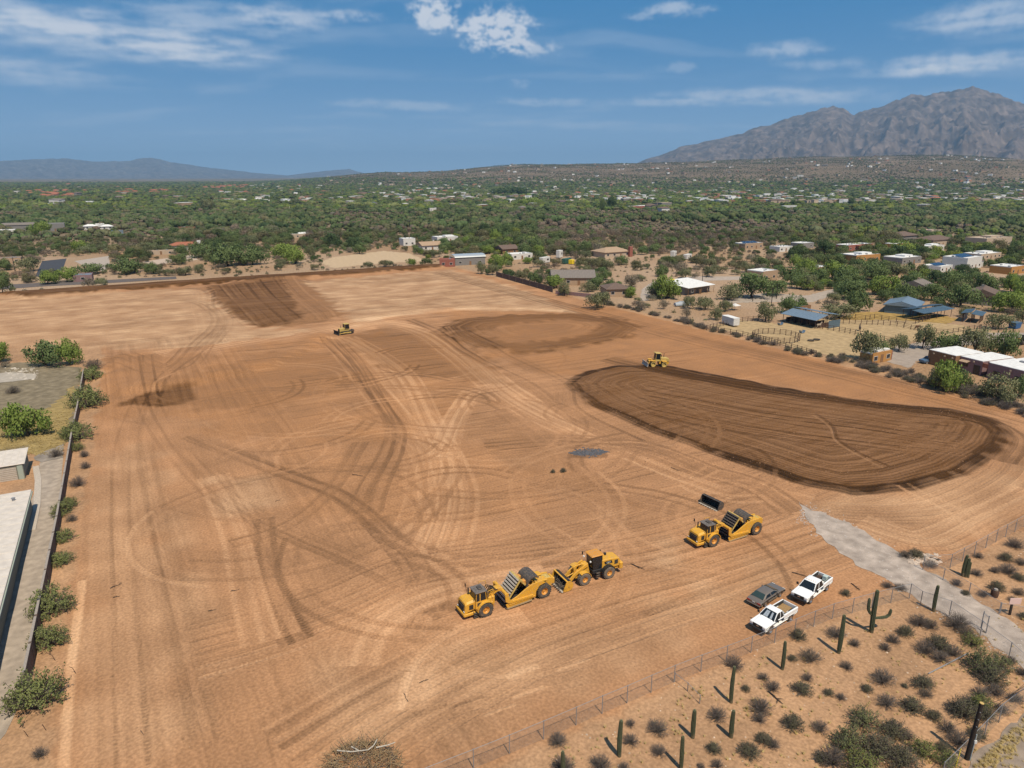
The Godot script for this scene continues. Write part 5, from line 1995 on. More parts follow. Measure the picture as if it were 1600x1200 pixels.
	for k in [[9.0, 1.9, -1.5, 1.4, 1.0], [12.0, 1.2, -1.5, 1.6, 2.3], [17.0, 1.5, -1.3, 1.6, 1.2], [22.0, 1.5, -1.3, 1.6, 1.2]]:
		mb = MB.new()
		mb.box(Vector3(k[0], k[1], k[2] + 0.02), Vector3(k[3], k[4], 0.08))
		part("window", mb, M.dark_window, t)
	mb = MB.new()
	mb.box(Vector3(9.0, 2.75, -0.9), Vector3(2.2, 0.12, 1.3), Basis(Vector3.RIGHT, 0.25))
	part("awning", mb, M.tan_wall, t)
	mb = MB.new()
	mb.box(Vector3(14.0, 2.7, -1.6), Vector3(1.58, 1.0, 0.25))
	part("gate_wall", mb, M.tile_roof, t)
	for k in 5:
		mb = MB.new()
		mb.box(Vector3([1.5, 4.5, 6.6, 11.0, 20.0][k], 3.0, [0.08, 0.08, 0.08, -1.42, -1.22][k]), Vector3(0.35, 0.3, 0.25))
		part("rain_spout", mb, M.beige_wall, t)
	landmarks.append([t, "the long mauve adobe house"])
	t = thing("garden_wall", "low ochre garden wall behind the mauve adobe house", "wall", spot(1568, 566), turn0 + deg_to_rad(24.0))
	mb = MB.new()
	mb.box(Vector3(8.0, 0.6, 0), Vector3(18.0, 1.2, 0.25), Basis(), 0.03)
	part("wall_panel", mb, M.ochre_wall, t)
	mb = MB.new()
	mb.box(Vector3(8.0, 1.23, 0), Vector3(18.1, 0.06, 0.34), Basis(), 0.015)
	part("wall_cap", mb, M.ochre_wall, t)
	# paddock fences
	rail_fence("paddock_fence", "rusty pipe fence of the paddock along the dirt lot", spots([1104,516, 1160,526, 1210,538, 1245,548, 1275,557]), 1.5, 1.9, 3, M.rust, "")
	rail_fence("paddock_fence", "rusty pipe fence climbing from the white trailer to the round pen", spots([1104,516, 1130,509, 1160,503, 1200,500]), 1.5, 1.9, 3, M.rust, "")
	rail_fence("paddock_fence", "long pipe fence dividing the two horse paddocks", spots([1285,514, 1320,520, 1360,529, 1392,536]), 1.5, 1.9, 3, M.rust, "")
	rail_fence("paddock_fence", "pipe fence behind the standing dark horse", spots([1308,506, 1345,507, 1380,508, 1412,511]), 1.5, 1.9, 3, M.rust, "")
	rail_fence("paddock_fence", "pipe panels in the far dry paddock by the long shelter", spots([1336,498, 1352,500, 1366,498, 1400,504, 1430,506, 1452,500]), 1.5, 2.4, 3, M.rust, "")
	rail_fence("paddock_fence", "pipe fence right of the grazing brown horse", spots([1412,512, 1445,520, 1480,522, 1530,514, 1560,512]), 1.4, 2.8, 3, M.rust, "")
	var ring := []
	var mid := spot(1212, 529)
	for k in 25:
		ring.append(mid + Vector3(cos(TAU * k / 24.0) * 6.6, 0, sin(TAU * k / 24.0) * 6.6))
	rail_fence("round_pen", "round horse pen of rusty pipe panels beside the barn", ring, 1.6, 1.7, 4, M.rust, "")
	landmarks.append([get_node("round_pen"), "the round horse pen"])
	horse("horse", "brown horse grazing with its head down right of the paddocks", spot(1434, 515), 0.2 + PI, M.horse_bay, true)
	horse("horse", "dark horse standing in the sandy paddock right of the barn", spot(1343, 517), 1.2, M.horse_dark, false)
	horse("horse", "pale horse standing at the near corner of the open barn", spot(1279, 513), 0.4, M.horse_pale, false)
	for k in 2:
		t = thing("water_trough", ["pale blue feed trough at the left of the barn", "pale blue feed trough between round pen and barn"][k], "trough", spot([1219, 1253][k], [508, 520.5][k]), turn0)
		mb = MB.new()
		mb.extrude([Vector2(-0.9, 0.9), Vector2(-0.7, 0.2), Vector2(0.7, 0.2), Vector2(0.9, 0.9), Vector2(0.8, 0.9), Vector2(0.62, 0.3), Vector2(-0.62, 0.3), Vector2(-0.8, 0.9)], -0.5, 0.5)
		part("basin", mb, M.blue_metal, t)
		for s in [-0.5, 0.5]:
			mb = MB.new()
			mb.box(Vector3(s, 0.14, 0), Vector3(0.12, 0.28, 0.8))
			part("leg", mb, M.rust, t)
	for k in 2:
		t = thing("tyre_feeder", ["flat black rubber feed pan nearer the dirt lot", "flat black rubber feed pan nearer the horse barn"][k], "feed pan", spot([1267, 1276][k], [533, 531.5][k]))
		mb = MB.new()
		mb.lathe(Vector3.ZERO, Vector3.UP, [Vector2(0, 0.05), Vector2(0.7, 0.05), Vector2(0.9, 0.35), Vector2(0.98, 0.35), Vector2(0.8, 0), Vector2(0, 0)], 16)
		part("pan", mb, M.rubber, t)
	# trailers, boats, bins
	t = thing("horse_trailer", "white box trailer parked at the paddock corner", "trailer", spot(1141, 508), turn0 + deg_to_rad(80.0))
	mb = MB.new()
	mb.box(Vector3(0, 1.55, 0), Vector3(6.2, 2.3, 2.3), Basis(), 0.1)
	part("body", mb, M.white_wall, t)
	mb = MB.new()
	mb.box(Vector3(0, 2.75, 0), Vector3(6.3, 0.12, 2.4), Basis(), 0.04)
	part("roof", mb, M.white_roof, t)
	for s in [-1, 1]:
		for x in [-0.5, 0.5]:
			mb = MB.new()
			mb.cyl(Vector3(x, 0.36, 0.95 * s), Vector3(x, 0.36, 1.2 * s), 0.36, 0.36, 14)
			part("wheel", mb, M.rubber, t)
	mb = MB.new()
	mb.bar(Vector3(3.1, 0.5, 0), Vector3(4.4, 0.5, 0), 0.14, 0.12)
	part("drawbar", mb, M.dark_steel, t)
	t = thing("waste_bin", "square dark blue waste container beside the drive at the right edge", "bin", spot(1585, 513), turn0)
	mb = MB.new()
	mb.hexa([Vector3(-1.5, 0.15, -1.0), Vector3(1.5, 0.15, -1.0), Vector3(1.5, 0.15, 1.0), Vector3(-1.5, 0.15, 1.0), Vector3(-1.8, 1.9, -1.1), Vector3(1.8, 1.9, -1.1), Vector3(1.8, 1.9, 1.1), Vector3(-1.8, 1.9, 1.1)])
	part("tub", mb, M.blue_plastic, t)
	mb = MB.new()
	mb.box(Vector3(0, 1.98, 0), Vector3(3.7, 0.12, 2.3), Basis(Vector3.RIGHT, 0.04), 0.03)
	part("lid", mb, M.deep_blue_metal, t)
	t = thing("backhoe", "small yellow tractor half behind a tree at the right edge", "tractor", spot(1597, 538), turn0 + 1.0)
	mb = MB.new()
	mb.box(Vector3(0.6, 1.1, 0), Vector3(2.0, 0.8, 1.0), Basis(), 0.1)
	part("bonnet", mb, M.yellow, t)
	mb = MB.new()
	mb.box(Vector3(-0.8, 1.9, 0), Vector3(1.3, 1.6, 1.3), Basis(), 0.08)
	part("cab", mb, M.glass, t)
	mb = MB.new()
	mb.box(Vector3(-0.8, 2.76, 0), Vector3(1.5, 0.1, 1.5), Basis(), 0.03)
	part("roof", mb, M.black, t)
	for s in [-1, 1]:
		for x in [[-0.8, 0.75], [1.2, 0.5]]:
			mb = MB.new()
			mb.cyl(Vector3(x[0], x[1], 0.5 * s), Vector3(x[0], x[1], 0.95 * s), x[1], x[1], 14)
			part("wheel", mb, M.rubber, t)
	t = thing("covered_boat", "grey tarp-covered trailer load left of the small white canopy", "tarp", spot(1066, 478), turn0 - 0.2)
	mb = MB.new()
	var rings := []
	for k in 7:
		var f := k / 6.0
		var s := sin(PI * clampf(f, 0.1, 0.9)) * 0.5 + 0.6
		var rr := PackedVector3Array()
		for j in 8:
			var an := PI * j / 7.0
			rr.append(Vector3(lerpf(-3.2, 3.2, f), 0.4 + sin(an) * 1.3 * s, -cos(an) * 1.2 * s))
		rings.append(rr)
	mb.loft(rings, 0.6)
	part("tarp_cover", mb, M.tarp, t)
	for s in [-1, 1]:
		mb = MB.new()
		mb.cyl(Vector3(0, 0.3, 0.8 * s), Vector3(0, 0.3, 1.0 * s), 0.3, 0.3, 12)
		part("wheel", mb, M.rubber, t)
	t = thing("canopy", "small white canopy on thin legs in the open scrub", "canopy", spot(1148, 484.5), turn0)
	for sx in [-1, 1]:
		for sz in [-1, 1]:
			mb = MB.new()
			mb.cyl(Vector3(1.3 * sx, 0, 1.3 * sz), Vector3(1.3 * sx, 1.7, 1.3 * sz), 0.04, 0.04, 5)
			part("leg", mb, M.galvanised, t)
	mb = MB.new()
	var corners := [Vector3(-1.5, 1.7, -1.5), Vector3(1.5, 1.7, -1.5), Vector3(1.5, 1.7, 1.5), Vector3(-1.5, 1.7, 1.5)]
	for k in 4:
		mb.poly([corners[k], corners[(k + 1) % 4], Vector3(0, 2.5, 0)], Vector3(0, 1.8, 0))
	part("canopy_top", mb, M.white_wall, t)
	# boundary wall at the far right corner
	var p0 := set_down(776, 432)
	var p1 := set_down(864, 457)
	t = thing("boundary_wall", "dark brown boundary wall between the dirt lot and the grey gabled house", "wall", p0)
	var n := 8
	for k in n:
		var q0 := (p1 - p0) * (float(k) / n)
		var q1 := (p1 - p0) * (float(k + 1) / n)
		var d := (q1 - q0).normalized()
		mb = MB.new()
		mb.bar(q0 + Vector3(0, 1.1, 0) + d * 0.26, q1 + Vector3(0, 1.1, 0) - d * 0.26, 0.22, 2.3)
		part("wall_panel", mb, M.block_wall, t)
		mb = MB.new()
		mb.box(q0 + Vector3(0, 1.2, 0), Vector3(0.5, 2.5, 0.5), Basis(Vector3.UP, atan2(-d.z, d.x)))
		part("pilaster", mb, M.block_wall, t)
	p0 = set_down(868, 459)
	p1 = set_down(935, 466)
	t = thing("boundary_wall", "pinkish low wall running right from the dark brown boundary wall", "wall", p0)
	for k in 5:
		mb = MB.new()
		mb.bar((p1 - p0) * (k / 5.0) + Vector3(0, 0.7, 0), (p1 - p0) * ((k + 0.97) / 5.0) + Vector3(0, 0.7, 0), 0.2, 1.5)
		part("wall_panel", mb, M.mauve_wall, t)
	# roadside poles
	for k in [[25, 432, 9.0, "left rear road"], [1097, 444, 7.0, "white-roofed low house"], [1205, 478, 7.0, "gravel turnaround left of the barn"], [1213, 467, 6.0, "turnaround behind the barn"], [1176, 471, 6.5, "thicket edge above the barn"]]:
		t = thing("utility_pole", "thin dark wooden pole by the " + k[3], "utility pole", set_down(k[0], k[1]))
		mb = MB.new()
		mb.cyl(Vector3.ZERO, Vector3(0, k[2], 0), 0.16, 0.11, 7)
		part("pole", mb, M.pole_wood, t)
		mb = MB.new()
		mb.box(Vector3(0, k[2] - 0.5, 0), Vector3(1.6, 0.12, 0.12))
		part("crossarm", mb, M.pole_wood, t)
	# containers and yard things behind the grey gabled house
	for k in [[885, 412, 6.0, 2.6, 2.6, "green_box", "dark green container left of a yellow tank in the far yard"], [893, 413, 2.4, 2.4, 2.2, "yellow_marker", "small yellow tank box in the far yard"], [851, 411, 7.0, 2.4, 3.0, "white_wall", "white camper trailer in the far yard"], [874, 403, 3.6, 2.4, 4.2, "white_wall", "tall white box trailer in the far yard"], [1052, 402, 3.6, 2.4, 3.4, "white_wall", "white box trailer left in the sparse scrub"], [1074, 405, 6.5, 2.4, 2.6, "white_wall", "white camper half behind a scrub tree"]]:
		t = thing("container", k[6], "container", set_down(k[0], k[1]), turn0 + 0.4)
		mb = MB.new()
		mb.box(Vector3(0, k[4] * 0.5 + 0.3, 0), Vector3(k[2], k[4], k[3]), Basis(), 0.08)
		part("body", mb, M[k[5]], t)
		mb = MB.new()
		mb.box(Vector3(k[2] * 0.2, k[4] * 0.55 + 0.3, k[3] * 0.5 + 0.005), Vector3(k[2] * 0.25, k[4] * 0.3, 0.04))
		part("hatch", mb, M.dark_window, t)
		for s in [-1, 1]:
			mb = MB.new()
			mb.box(Vector3(k[2] * 0.35 * s, 0.15, 0), Vector3(0.3, 0.32, k[3] * 0.8))
			part("foot", mb, M.dark_steel, t)


# ---------------------------------------------------------------- machines
func wheel(parent: Node3D, at: Vector3, r: float, w: float, rim: float, tyre: Material, hub: Material, lugs := 0) -> Node3D:
	# axle along z; the outer face looks away from the middle
	var o := Node3D.new()
	o.name = "wheel"
	parent.add_child(o, true)
	o.position = at
	var s := signf(at.z)
	var key := "wheel %f %f %f %d %d %d" % [r, w, rim, tyre.get_instance_id(), hub.get_instance_id(), int(s)]
	if not M.has(key):
		var mb := MB.new()
		var h := w * 0.5
		mb.lathe(Vector3.ZERO, Vector3(0, 0, s), [Vector2(rim * 0.96, -h * 0.9), Vector2(r * 0.86, -h), Vector2(r * 0.97, -h * 0.82), Vector2(r, -h * 0.5), Vector2(r, h * 0.5), Vector2(r * 0.97, h * 0.82), Vector2(r * 0.86, h), Vector2(rim, h * 0.9), Vector2(rim * 0.96, h * 0.7)], 32)
		for k in lugs:
			for d in [-1, 1]:
				var an: float = TAU * (k + (0.5 if d > 0 else 0.0)) / lugs
				var x := Vector3(cos(an), sin(an), 0)
				var tdir := Vector3(-sin(an), cos(an), 0)
				var zz := (Vector3(0, 0, d) + tdir * 0.5).normalized()
				mb.box(x * (r + 0.012) + Vector3(0, 0, h * 0.48 * d), Vector3(0.05, r * 0.10, h * 0.95), Basis(x, zz.cross(x).normalized(), zz), 0.0)
		var rb := MB.new()
		rb.lathe(Vector3.ZERO, Vector3(0, 0, s), [Vector2(0, h * 0.55), Vector2(rim * 0.30, h * 0.55), Vector2(rim * 0.34, h * 0.35), Vector2(rim * 0.62, h * 0.28), Vector2(rim * 0.80, h * 0.5), Vector2(rim * 0.93, h * 0.82), Vector2(rim * 1.02, h * 0.9), Vector2(rim * 1.02, h * 0.5)], 24)
		rb.lathe(Vector3.ZERO, Vector3(0, 0, s), [Vector2(rim, -h * 0.6), Vector2(0, -h * 0.6)], 16)
		for k in 8:
			var an := TAU * k / 8.0
			rb.cyl(Vector3(cos(an) * rim * 0.5, sin(an) * rim * 0.5, s * h * 0.3), Vector3(cos(an) * rim * 0.5, sin(an) * rim * 0.5, s * h * 0.42), rim * 0.05, rim * 0.05, 6)
		M[key] = [mb.made(tyre), rb.made(hub)]
	put("tyre", M[key][0], o)
	put("rim", M[key][1], o)
	return o

func arch(mb: MB, at: Vector3, r: float, thick: float, w: float, a0: float, a1: float, seg := 10) -> void:
	# a mudguard bent round an axle along z
	var p := []
	for k in seg + 1:
		var an := lerpf(a0, a1, float(k) / seg)
		p.append(Vector2(cos(an), sin(an)) * (r + thick))
	for k in seg + 1:
		var an := lerpf(a1, a0, float(k) / seg)
		p.append(Vector2(cos(an), sin(an)) * r)
	mb.extrude(p, -w * 0.5, w * 0.5, Transform3D(Basis(), at))

func window_in(parent: Node3D, a: Vector3, b: Vector3, c: Vector3, d: Vector3, m: Material, inset := 0.07, proud := 0.012) -> void:
	# a pane set on the four-cornered face a b c d, seen from outside anticlockwise
	var n := (b - a).cross(d - a).normalized()
	var mid := (a + b + c + d) / 4.0
	var q := []
	for p in [a, b, c, d]:
		var to: Vector3 = (mid - p)
		q.append(p + to.normalized() * inset * 1.4 + n * proud)
	var back := []
	for p in q: back.append(p - n * (proud + 0.02))
	var mb := MB.new()
	mb.hexa(back + q)
	part("window", mb, m, parent)

func place_by_wheels(front: Vector3, rear: Vector3, half: float) -> Transform3D:
	# contacts of the two wheels on the left-hand side (local -z); the origin is under the rear axle
	var turn := heading(front, rear)
	var b := Basis(Vector3.UP, turn)
	return Transform3D(b, rear - b * Vector3(0, 0, -half))

func twigs(mb: MB, at: Vector3, spread: Vector3, n: int, len: float, thick: float) -> void:
	for i in n:
		var p := at + Vector3(rng.randf_range(-1, 1) * spread.x, rng.randf_range(-1, 1) * spread.y, rng.randf_range(-1, 1) * spread.z)
		var d := Vector3(rng.randfn(0, 1), rng.randfn(0, 0.6), rng.randfn(0, 1)).normalized() * len * rng.randf_range(0.4, 1.0)
		var e := p + d + Vector3(rng.randfn(0, 0.1), rng.randfn(0, 0.1), rng.randfn(0, 0.1)) * len
		mb.cyl(p, e, thick, thick * 0.4, 3, false)

func scraper(label: String) -> Node3D:
	var t := thing("scraper", label, "scraper", Vector3.ZERO, 0.0, "scrapers parked on the dirt lot")
	var f := 7.4
	var mb := MB.new()
	# tractor
	mb.box(Vector3(f + 0.5, 0.95, 0), Vector3(3.4, 0.5, 1.5), Basis(), 0.06)
	mb.box(Vector3(f - 1.1, 1.2, 0), Vector3(0.9, 1.0, 1.1), Basis(), 0.08)
	part("tractor_frame", mb, M.yellow, t)
	mb = MB.new()
	mb.loft([PackedVector3Array([Vector3(f + 0.75, 1.15, -0.9), Vector3(f + 0.75, 2.0, -0.9), Vector3(f + 0.75, 2.2, -0.7), Vector3(f + 0.75, 2.2, 0.7), Vector3(f + 0.75, 2.0, 0.9), Vector3(f + 0.75, 1.15, 0.9)]), PackedVector3Array([Vector3(f + 2.0, 0.95, -0.95), Vector3(f + 2.0, 1.9, -0.95), Vector3(f + 2.0, 2.08, -0.75), Vector3(f + 2.0, 2.08, 0.75), Vector3(f + 2.0, 1.9, 0.95), Vector3(f + 2.0, 0.95, 0.95)]), PackedVector3Array([Vector3(f + 2.35, 0.8, -0.92), Vector3(f + 2.22, 1.75, -0.9), Vector3(f + 2.2, 1.92, -0.72), Vector3(f + 2.2, 1.92, 0.72), Vector3(f + 2.22, 1.75, 0.9), Vector3(f + 2.35, 0.8, 0.92)])], 0.75)
	var hood := part("bonnet", mb, M.yellow, t)
	mb = MB.new()
	mb.box(Vector3(f + 2.30, 1.32, 0), Vector3(0.06, 0.78, 1.3), Basis(Vector3.BACK, 0.12), 0.01)
	var gr := part("grille", mb, M.soot, hood)
	for k in 5:
		mb = MB.new()
		mb.box(Vector3(f + 2.345, 1.06 + k * 0.13, 0), Vector3(0.03, 0.03, 1.26), Basis(Vector3.BACK, 0.12))
		part("slat", mb, M.dark_steel, gr)
	for s in [-1, 1]:
		mb = MB.new()
		mb.box(Vector3(f + 2.36, 1.02, 0.78 * s), Vector3(0.07, 0.16, 0.2), Basis(), 0.02)
		part("headlight", mb, M.clear_lamp, hood)
		mb = MB.new()
		mb.box(Vector3(f + 1.55, 1.45, 0.955 * s), Vector3(0.5, 0.55, 0.02))
		part("side_vent", mb, M.soot, hood)
	mb = MB.new()
	mb.box(Vector3(f + 2.35, 0.68, 0), Vector3(0.28, 0.34, 2.1), Basis(), 0.06)
	mb.box(Vector3(f + 1.75, 0.68, -0.98), Vector3(1.3, 0.34, 0.2), Basis(), 0.05)
	mb.box(Vector3(f + 1.75, 0.68, 0.98), Vector3(1.3, 0.34, 0.2), Basis(), 0.05)
	part("bumper", mb, M.yellow, t)
	# cab
	var lo := [Vector3(f - 0.25, 1.2, -1.2), Vector3(f + 1.15, 1.2, -1.2), Vector3(f + 1.15, 1.2, 0.35), Vector3(f - 0.25, 1.2, 0.35)]
	var hi := [Vector3(f - 0.15, 3.0, -1.1), Vector3(f + 0.98, 3.0, -1.1), Vector3(f + 0.98, 3.0, 0.28), Vector3(f - 0.15, 3.0, 0.28)]
	mb = MB.new()
	mb.hexa(lo + hi)
	var cab := part("cab", mb, M.yellow, t)
	for k in 4:
		var j := (k + 1) % 4
		var a: Vector3 = lo[k].lerp(hi[k], 0.42)
		var b: Vector3 = lo[j].lerp(hi[j], 0.42)
		if k == 0:
			for e in 2:
				window_in(cab, b.lerp(a, 0.38 * e), b.lerp(a, 0.38 + 0.62 * e), hi[j].lerp(hi[k], 0.38 + 0.62 * e), hi[j].lerp(hi[k], 0.38 * e), M.glass, 0.08)
		else:
			window_in(cab, b, a, hi[k], hi[j], M.glass, 0.08)
	window_in(cab, lo[1].lerp(hi[1], 0.12).lerp(lo[0].lerp(hi[0], 0.12), 0.1), lo[1].lerp(hi[1], 0.12).lerp(lo[0].lerp(hi[0], 0.12), 0.55), lo[1].lerp(hi[1], 0.38).lerp(lo[0].lerp(hi[0], 0.38), 0.55), lo[1].lerp(hi[1], 0.38).lerp(lo[0].lerp(hi[0], 0.38), 0.1), M.soot, 0.05)
	mb = MB.new()
	mb.box(Vector3(f + 0.42, 3.06, -0.41), Vector3(1.4, 0.14, 1.6), Basis(), 0.05)
	part("cab_roof", mb, M.grey_roof, t)
	mb = MB.new()
	mb.box(Vector3(f + 0.3, 3.2, -0.4), Vector3(0.5, 0.14, 0.7), Basis(), 0.04)
	part("air_unit", mb, M.dark_steel, t)
	for s in [-1, 1]:
		mb = MB.new()
		arch(mb, Vector3(f, 0.87, 1.15 * s), 0.98, 0.05, 0.78, 0.05, PI * 0.92)
		part("mudguard", mb, M.yellow, t)
		wheel(t, Vector3(f, 0.87, 1.15 * s), 0.87, 0.68, 0.42, M.rubber, M.orange_yellow, 22)
		wheel(t, Vector3(0, 0.87, 1.15 * s), 0.87, 0.68, 0.42, M.rubber, M.orange_yellow, 22)
		mb = MB.new()
		mb.cyl(Vector3(f - 0.6, 1.9, 0.62 * s), Vector3(f - 0.6, 2.5, 0.62 * s), 0.16, 0.16, 10)
		part("tank", mb, M.dark_steel, t)
		mb = MB.new()
		mb.cyl(Vector3(f + 1.2, 2.2, 0.95 * s), Vector3(f + 1.2, 3.0, 1.2 * s), 0.025, 0.025, 5)
		mb.box(Vector3(f + 1.2, 2.9, 1.25 * s), Vector3(0.06, 0.4, 0.22), Basis(), 0.02)
		part("mirror", mb, M.black, t)
	mb = MB.new()
	for k in 3:
		mb.box(Vector3(f + 1.1, 0.25 + k * 0.22, -1.15), Vector3(0.5, 0.05, 0.25))
	for s in [-0.25, 0.25]:
		mb.box(Vector3(f + 1.1 + s, 0.55, -1.15), Vector3(0.05, 0.8, 0.06))
	part("ladder", mb, M.dark_steel, t)
	mb = MB.new()
	mb.cyl(Vector3(f + 1.2, 2.1, 0.5), Vector3(f + 1.2, 2.95, 0.5), 0.09, 0.08, 10)
	part("exhaust_pipe", mb, M.soot, t)
	mb = MB.new()
	for k in 14:
		var z := -0.5 + 0.075 * k
		mb.tube([Vector3(f - 0.5, 1.9 + 0.03 * (k % 3), z), Vector3(f - 0.95 - 0.05 * (k % 4), 2.5 + 0.06 * (k % 5), z * 1.2), Vector3(f - 1.6, 2.35 + 0.05 * (k % 3), z * 0.9), Vector3(f - 2.0, 2.2, z * 0.7)], [0.028, 0.028, 0.028, 0.028], 5)
	part("hydraulic_hoses", mb, M.soot, t)
	mb = MB.new()
	for s in [-1, 1]:
		mb.tube([Vector3(f - 0.4, 1.9, 1.1 * s), Vector3(f - 0.4, 2.9, 1.1 * s), Vector3(f - 1.1, 2.9, 0.95 * s), Vector3(f - 1.2, 2.0, 0.9 * s)], [0.03, 0.03, 0.03, 0.03], 6)
	part("handrail", mb, M.yellow, t)
	# gooseneck and draft arms
	mb = MB.new()
	mb.extrude([Vector2(f - 1.4, 0.9), Vector2(f - 0.8, 0.9), Vector2(f - 0.9, 1.8), Vector2(f - 1.3, 2.3), Vector2(f - 1.9, 2.4), Vector2(f - 2.65, 2.2), Vector2(f - 2.65, 1.8), Vector2(f - 2.0, 1.9), Vector2(f - 1.6, 1.75)], -0.32, 0.32, Transform3D(), 0.05)
	mb.cyl(Vector3(f - 2.55, 1.95, -1.42), Vector3(f - 2.55, 1.95, 1.42), 0.2, 0.2, 14)
	part("gooseneck", mb, M.yellow, t)
	for s in [-1, 1]:
		mb = MB.new()
		mb.extrude([Vector2(f - 2.3, 2.1), Vector2(f - 2.75, 2.1), Vector2(f - 2.8, 1.3), Vector2(f - 3.3, 1.02), Vector2(1.5, 0.98), Vector2(1.5, 0.72), Vector2(f - 2.9, 0.75), Vector2(f - 2.4, 1.1)], 1.42 * s - 0.07, 1.42 * s + 0.07, Transform3D(), 0.02)
		part("draft_arm", mb, M.yellow, t)
		mb = MB.new()
		mb.cyl(Vector3(f - 2.6, 2.1, 0.85 * s), Vector3(4.75, 1.0, 1.15 * s), 0.09, 0.09, 8)
		mb.cyl(Vector3(4.9, 1.5, 1.0 * s), Vector3(4.3, 0.95, 1.15 * s), 0.05, 0.05, 8)
		part("lift_cylinder", mb, M.dark_steel, t)
		# bowl side
		mb = MB.new()
		mb.extrude([Vector2(4.75, 0.22), Vector2(4.9, 0.62), Vector2(4.5, 0.95), Vector2(3.5, 1.3), Vector2(2.5, 1.85), Vector2(1.6, 2.25), Vector2(0.5, 2.3), Vector2(-0.2, 1.95), Vector2(0.6, 1.75), Vector2(1.05, 1.2), Vector2(1.1, 0.5), Vector2(2.2, 0.34)], 1.3 * s - 0.06, 1.3 * s + 0.06, Transform3D(), 0.02)
		mb.box(Vector3(2.9, 0.62, 1.39 * s), Vector3(3.3, 0.12, 0.1), Basis(Vector3.BACK, -0.03), 0.02)
		mb.box(Vector3(1.9, 1.45, 1.39 * s), Vector3(0.14, 1.5, 0.1), Basis(Vector3.BACK, 0.35), 0.02)
		part("bowl_side", mb, M.yellow, t)
		mb = MB.new()
		mb.box(Vector3(3.2, 0.2, 1.33 * s), Vector3(3.2, 0.16, 0.26), Basis(Vector3.BACK, -0.035), 0.03)
		part("dirt_ledge", mb, M.brush_litter, t)
		# elevator rail
		mb = MB.new()
		mb.bar(Vector3(4.62, 0.78, 1.06 * s), Vector3(2.95, 2.98, 1.06 * s), 0.08, 0.16)
		mb.bar(Vector3(2.95, 2.98, 1.06 * s), Vector3(2.3, 2.2, 1.06 * s), 0.08, 0.16)
		part("elevator_rail", mb, M.pale_yellow, t)
		mb = MB.new()
		mb.box(Vector3(0.2, 2.05, 0.62 * s), Vector3(1.6, 0.16, 0.9), Basis(Vector3.BACK, 0.08), 0.04)
		part("rear_deck", mb, M.yellow, t)
		mb = MB.new()
		mb.extrude([Vector2(1.2, 0.9), Vector2(1.2, 2.1), Vector2(0.4, 2.1), Vector2(-1.5, 1.85), Vector2(-1.7, 1.2), Vector2(-1.2, 0.8), Vector2(0, 0.75)], 0.62 * s - 0.08, 0.62 * s + 0.08, Transform3D(), 0.03)
		part("rear_frame", mb, M.yellow, t)
	mb = MB.new()
	mb.box(Vector3(2.9, 0.36, 0), Vector3(3.6, 0.1, 2.5), Basis(Vector3.BACK, -0.035), 0.02)
	part("bowl_floor", mb, M.soot, t)
	mb = MB.new()
	mb.box(Vector3(4.7, 0.2, 0), Vector3(0.4, 0.06, 2.7), Basis(Vector3.BACK, -0.2), 0.01)
	part("cutting_edge", mb, M.dark_steel, t)
	# elevator: dark chain plane and bright flights
	var dir := Vector3(-1.6, 2.1, 0).normalized()
	var out := Vector3(dir.y, -dir.x, 0)
	mb = MB.new()
	mb.box(Vector3(3.75, 1.9, 0), Vector3(2.75, 0.12, 1.9), Basis(-dir, out, Vector3.BACK))
	part("elevator_chain", mb, M.soot, t)
	for k in 9:
		mb = MB.new()
		mb.box(Vector3(4.7, 0.75, 0) + dir * (0.0 + k * 0.34) + out * 0.16, Vector3(0.19, 0.22, 2.02), Basis(-dir, out, Vector3.BACK), 0.02)
		part("flight", mb, M.bright_steel, t)
	mb = MB.new()
	mb.cyl(Vector3(3.0, 3.0, -0.95), Vector3(3.0, 3.0, 0.95), 0.16, 0.16, 10)
	mb.box(Vector3(2.75, 2.8, 0), Vector3(0.16, 0.2, 2.2), Basis(), 0.03)
	part("elevator_head", mb, M.pale_yellow, t)
	mb = MB.new()
	mb.box(Vector3(2.35, 2.45, -0.6), Vector3(0.5, 0.4, 0.5), Basis(), 0.06)
	mb.box(Vector3(2.35, 2.45, 0.5), Vector3(0.5, 0.4, 0.5), Basis(), 0.06)
	mb.bar(Vector3(2.7, 2.5, -0.8), Vector3(1.6, 1.9, -0.95), 0.12, 0.14)
	mb.bar(Vector3(2.7, 2.5, 0.8), Vector3(1.6, 1.9, 0.95), 0.12, 0.14)
	part("elevator_motor", mb, M.orange_yellow, t)
	# the dark curved back of the bowl
	mb = MB.new()
	var p := []
	for k in 9:
		var an := lerpf(-0.1, PI * 0.72, k / 8.0)
		p.append(Vector2(1.2 + cos(an) * 1.0, 1.9 + sin(an) * 1.1))
	for k in 9:
		var an := lerpf(PI * 0.72, -0.1, k / 8.0)
		p.append(Vector2(1.2 + cos(an) * 0.8, 1.9 + sin(an) * 0.9))
	mb.extrude(p, -1.12, 1.12)
	part("ejector", mb, M.dark_steel, t)
	for s in [-1, 1]:
		mb = MB.new()
		mb.cyl(Vector3(0.8, 2.2, 1.2 * s), Vector3(0.8, 3.0, 1.2 * s), 0.02, 0.02, 5)
		part("marker_rod", mb, M.yellow, t)
	mb = MB.new()
	mb.box(Vector3(-0.5, 1.72, 0), Vector3(1.9, 0.22, 1.1), Basis(Vector3.BACK, 0.08), 0.04)
	part("engine_deck", mb, M.pale_yellow, t)
	mb = MB.new()
	mb.box(Vector3(-1.75, 1.25, 0), Vector3(0.3, 0.75, 1.1), Basis(), 0.06)
	part("push_block", mb, M.yellow, t)
	mb = MB.new()
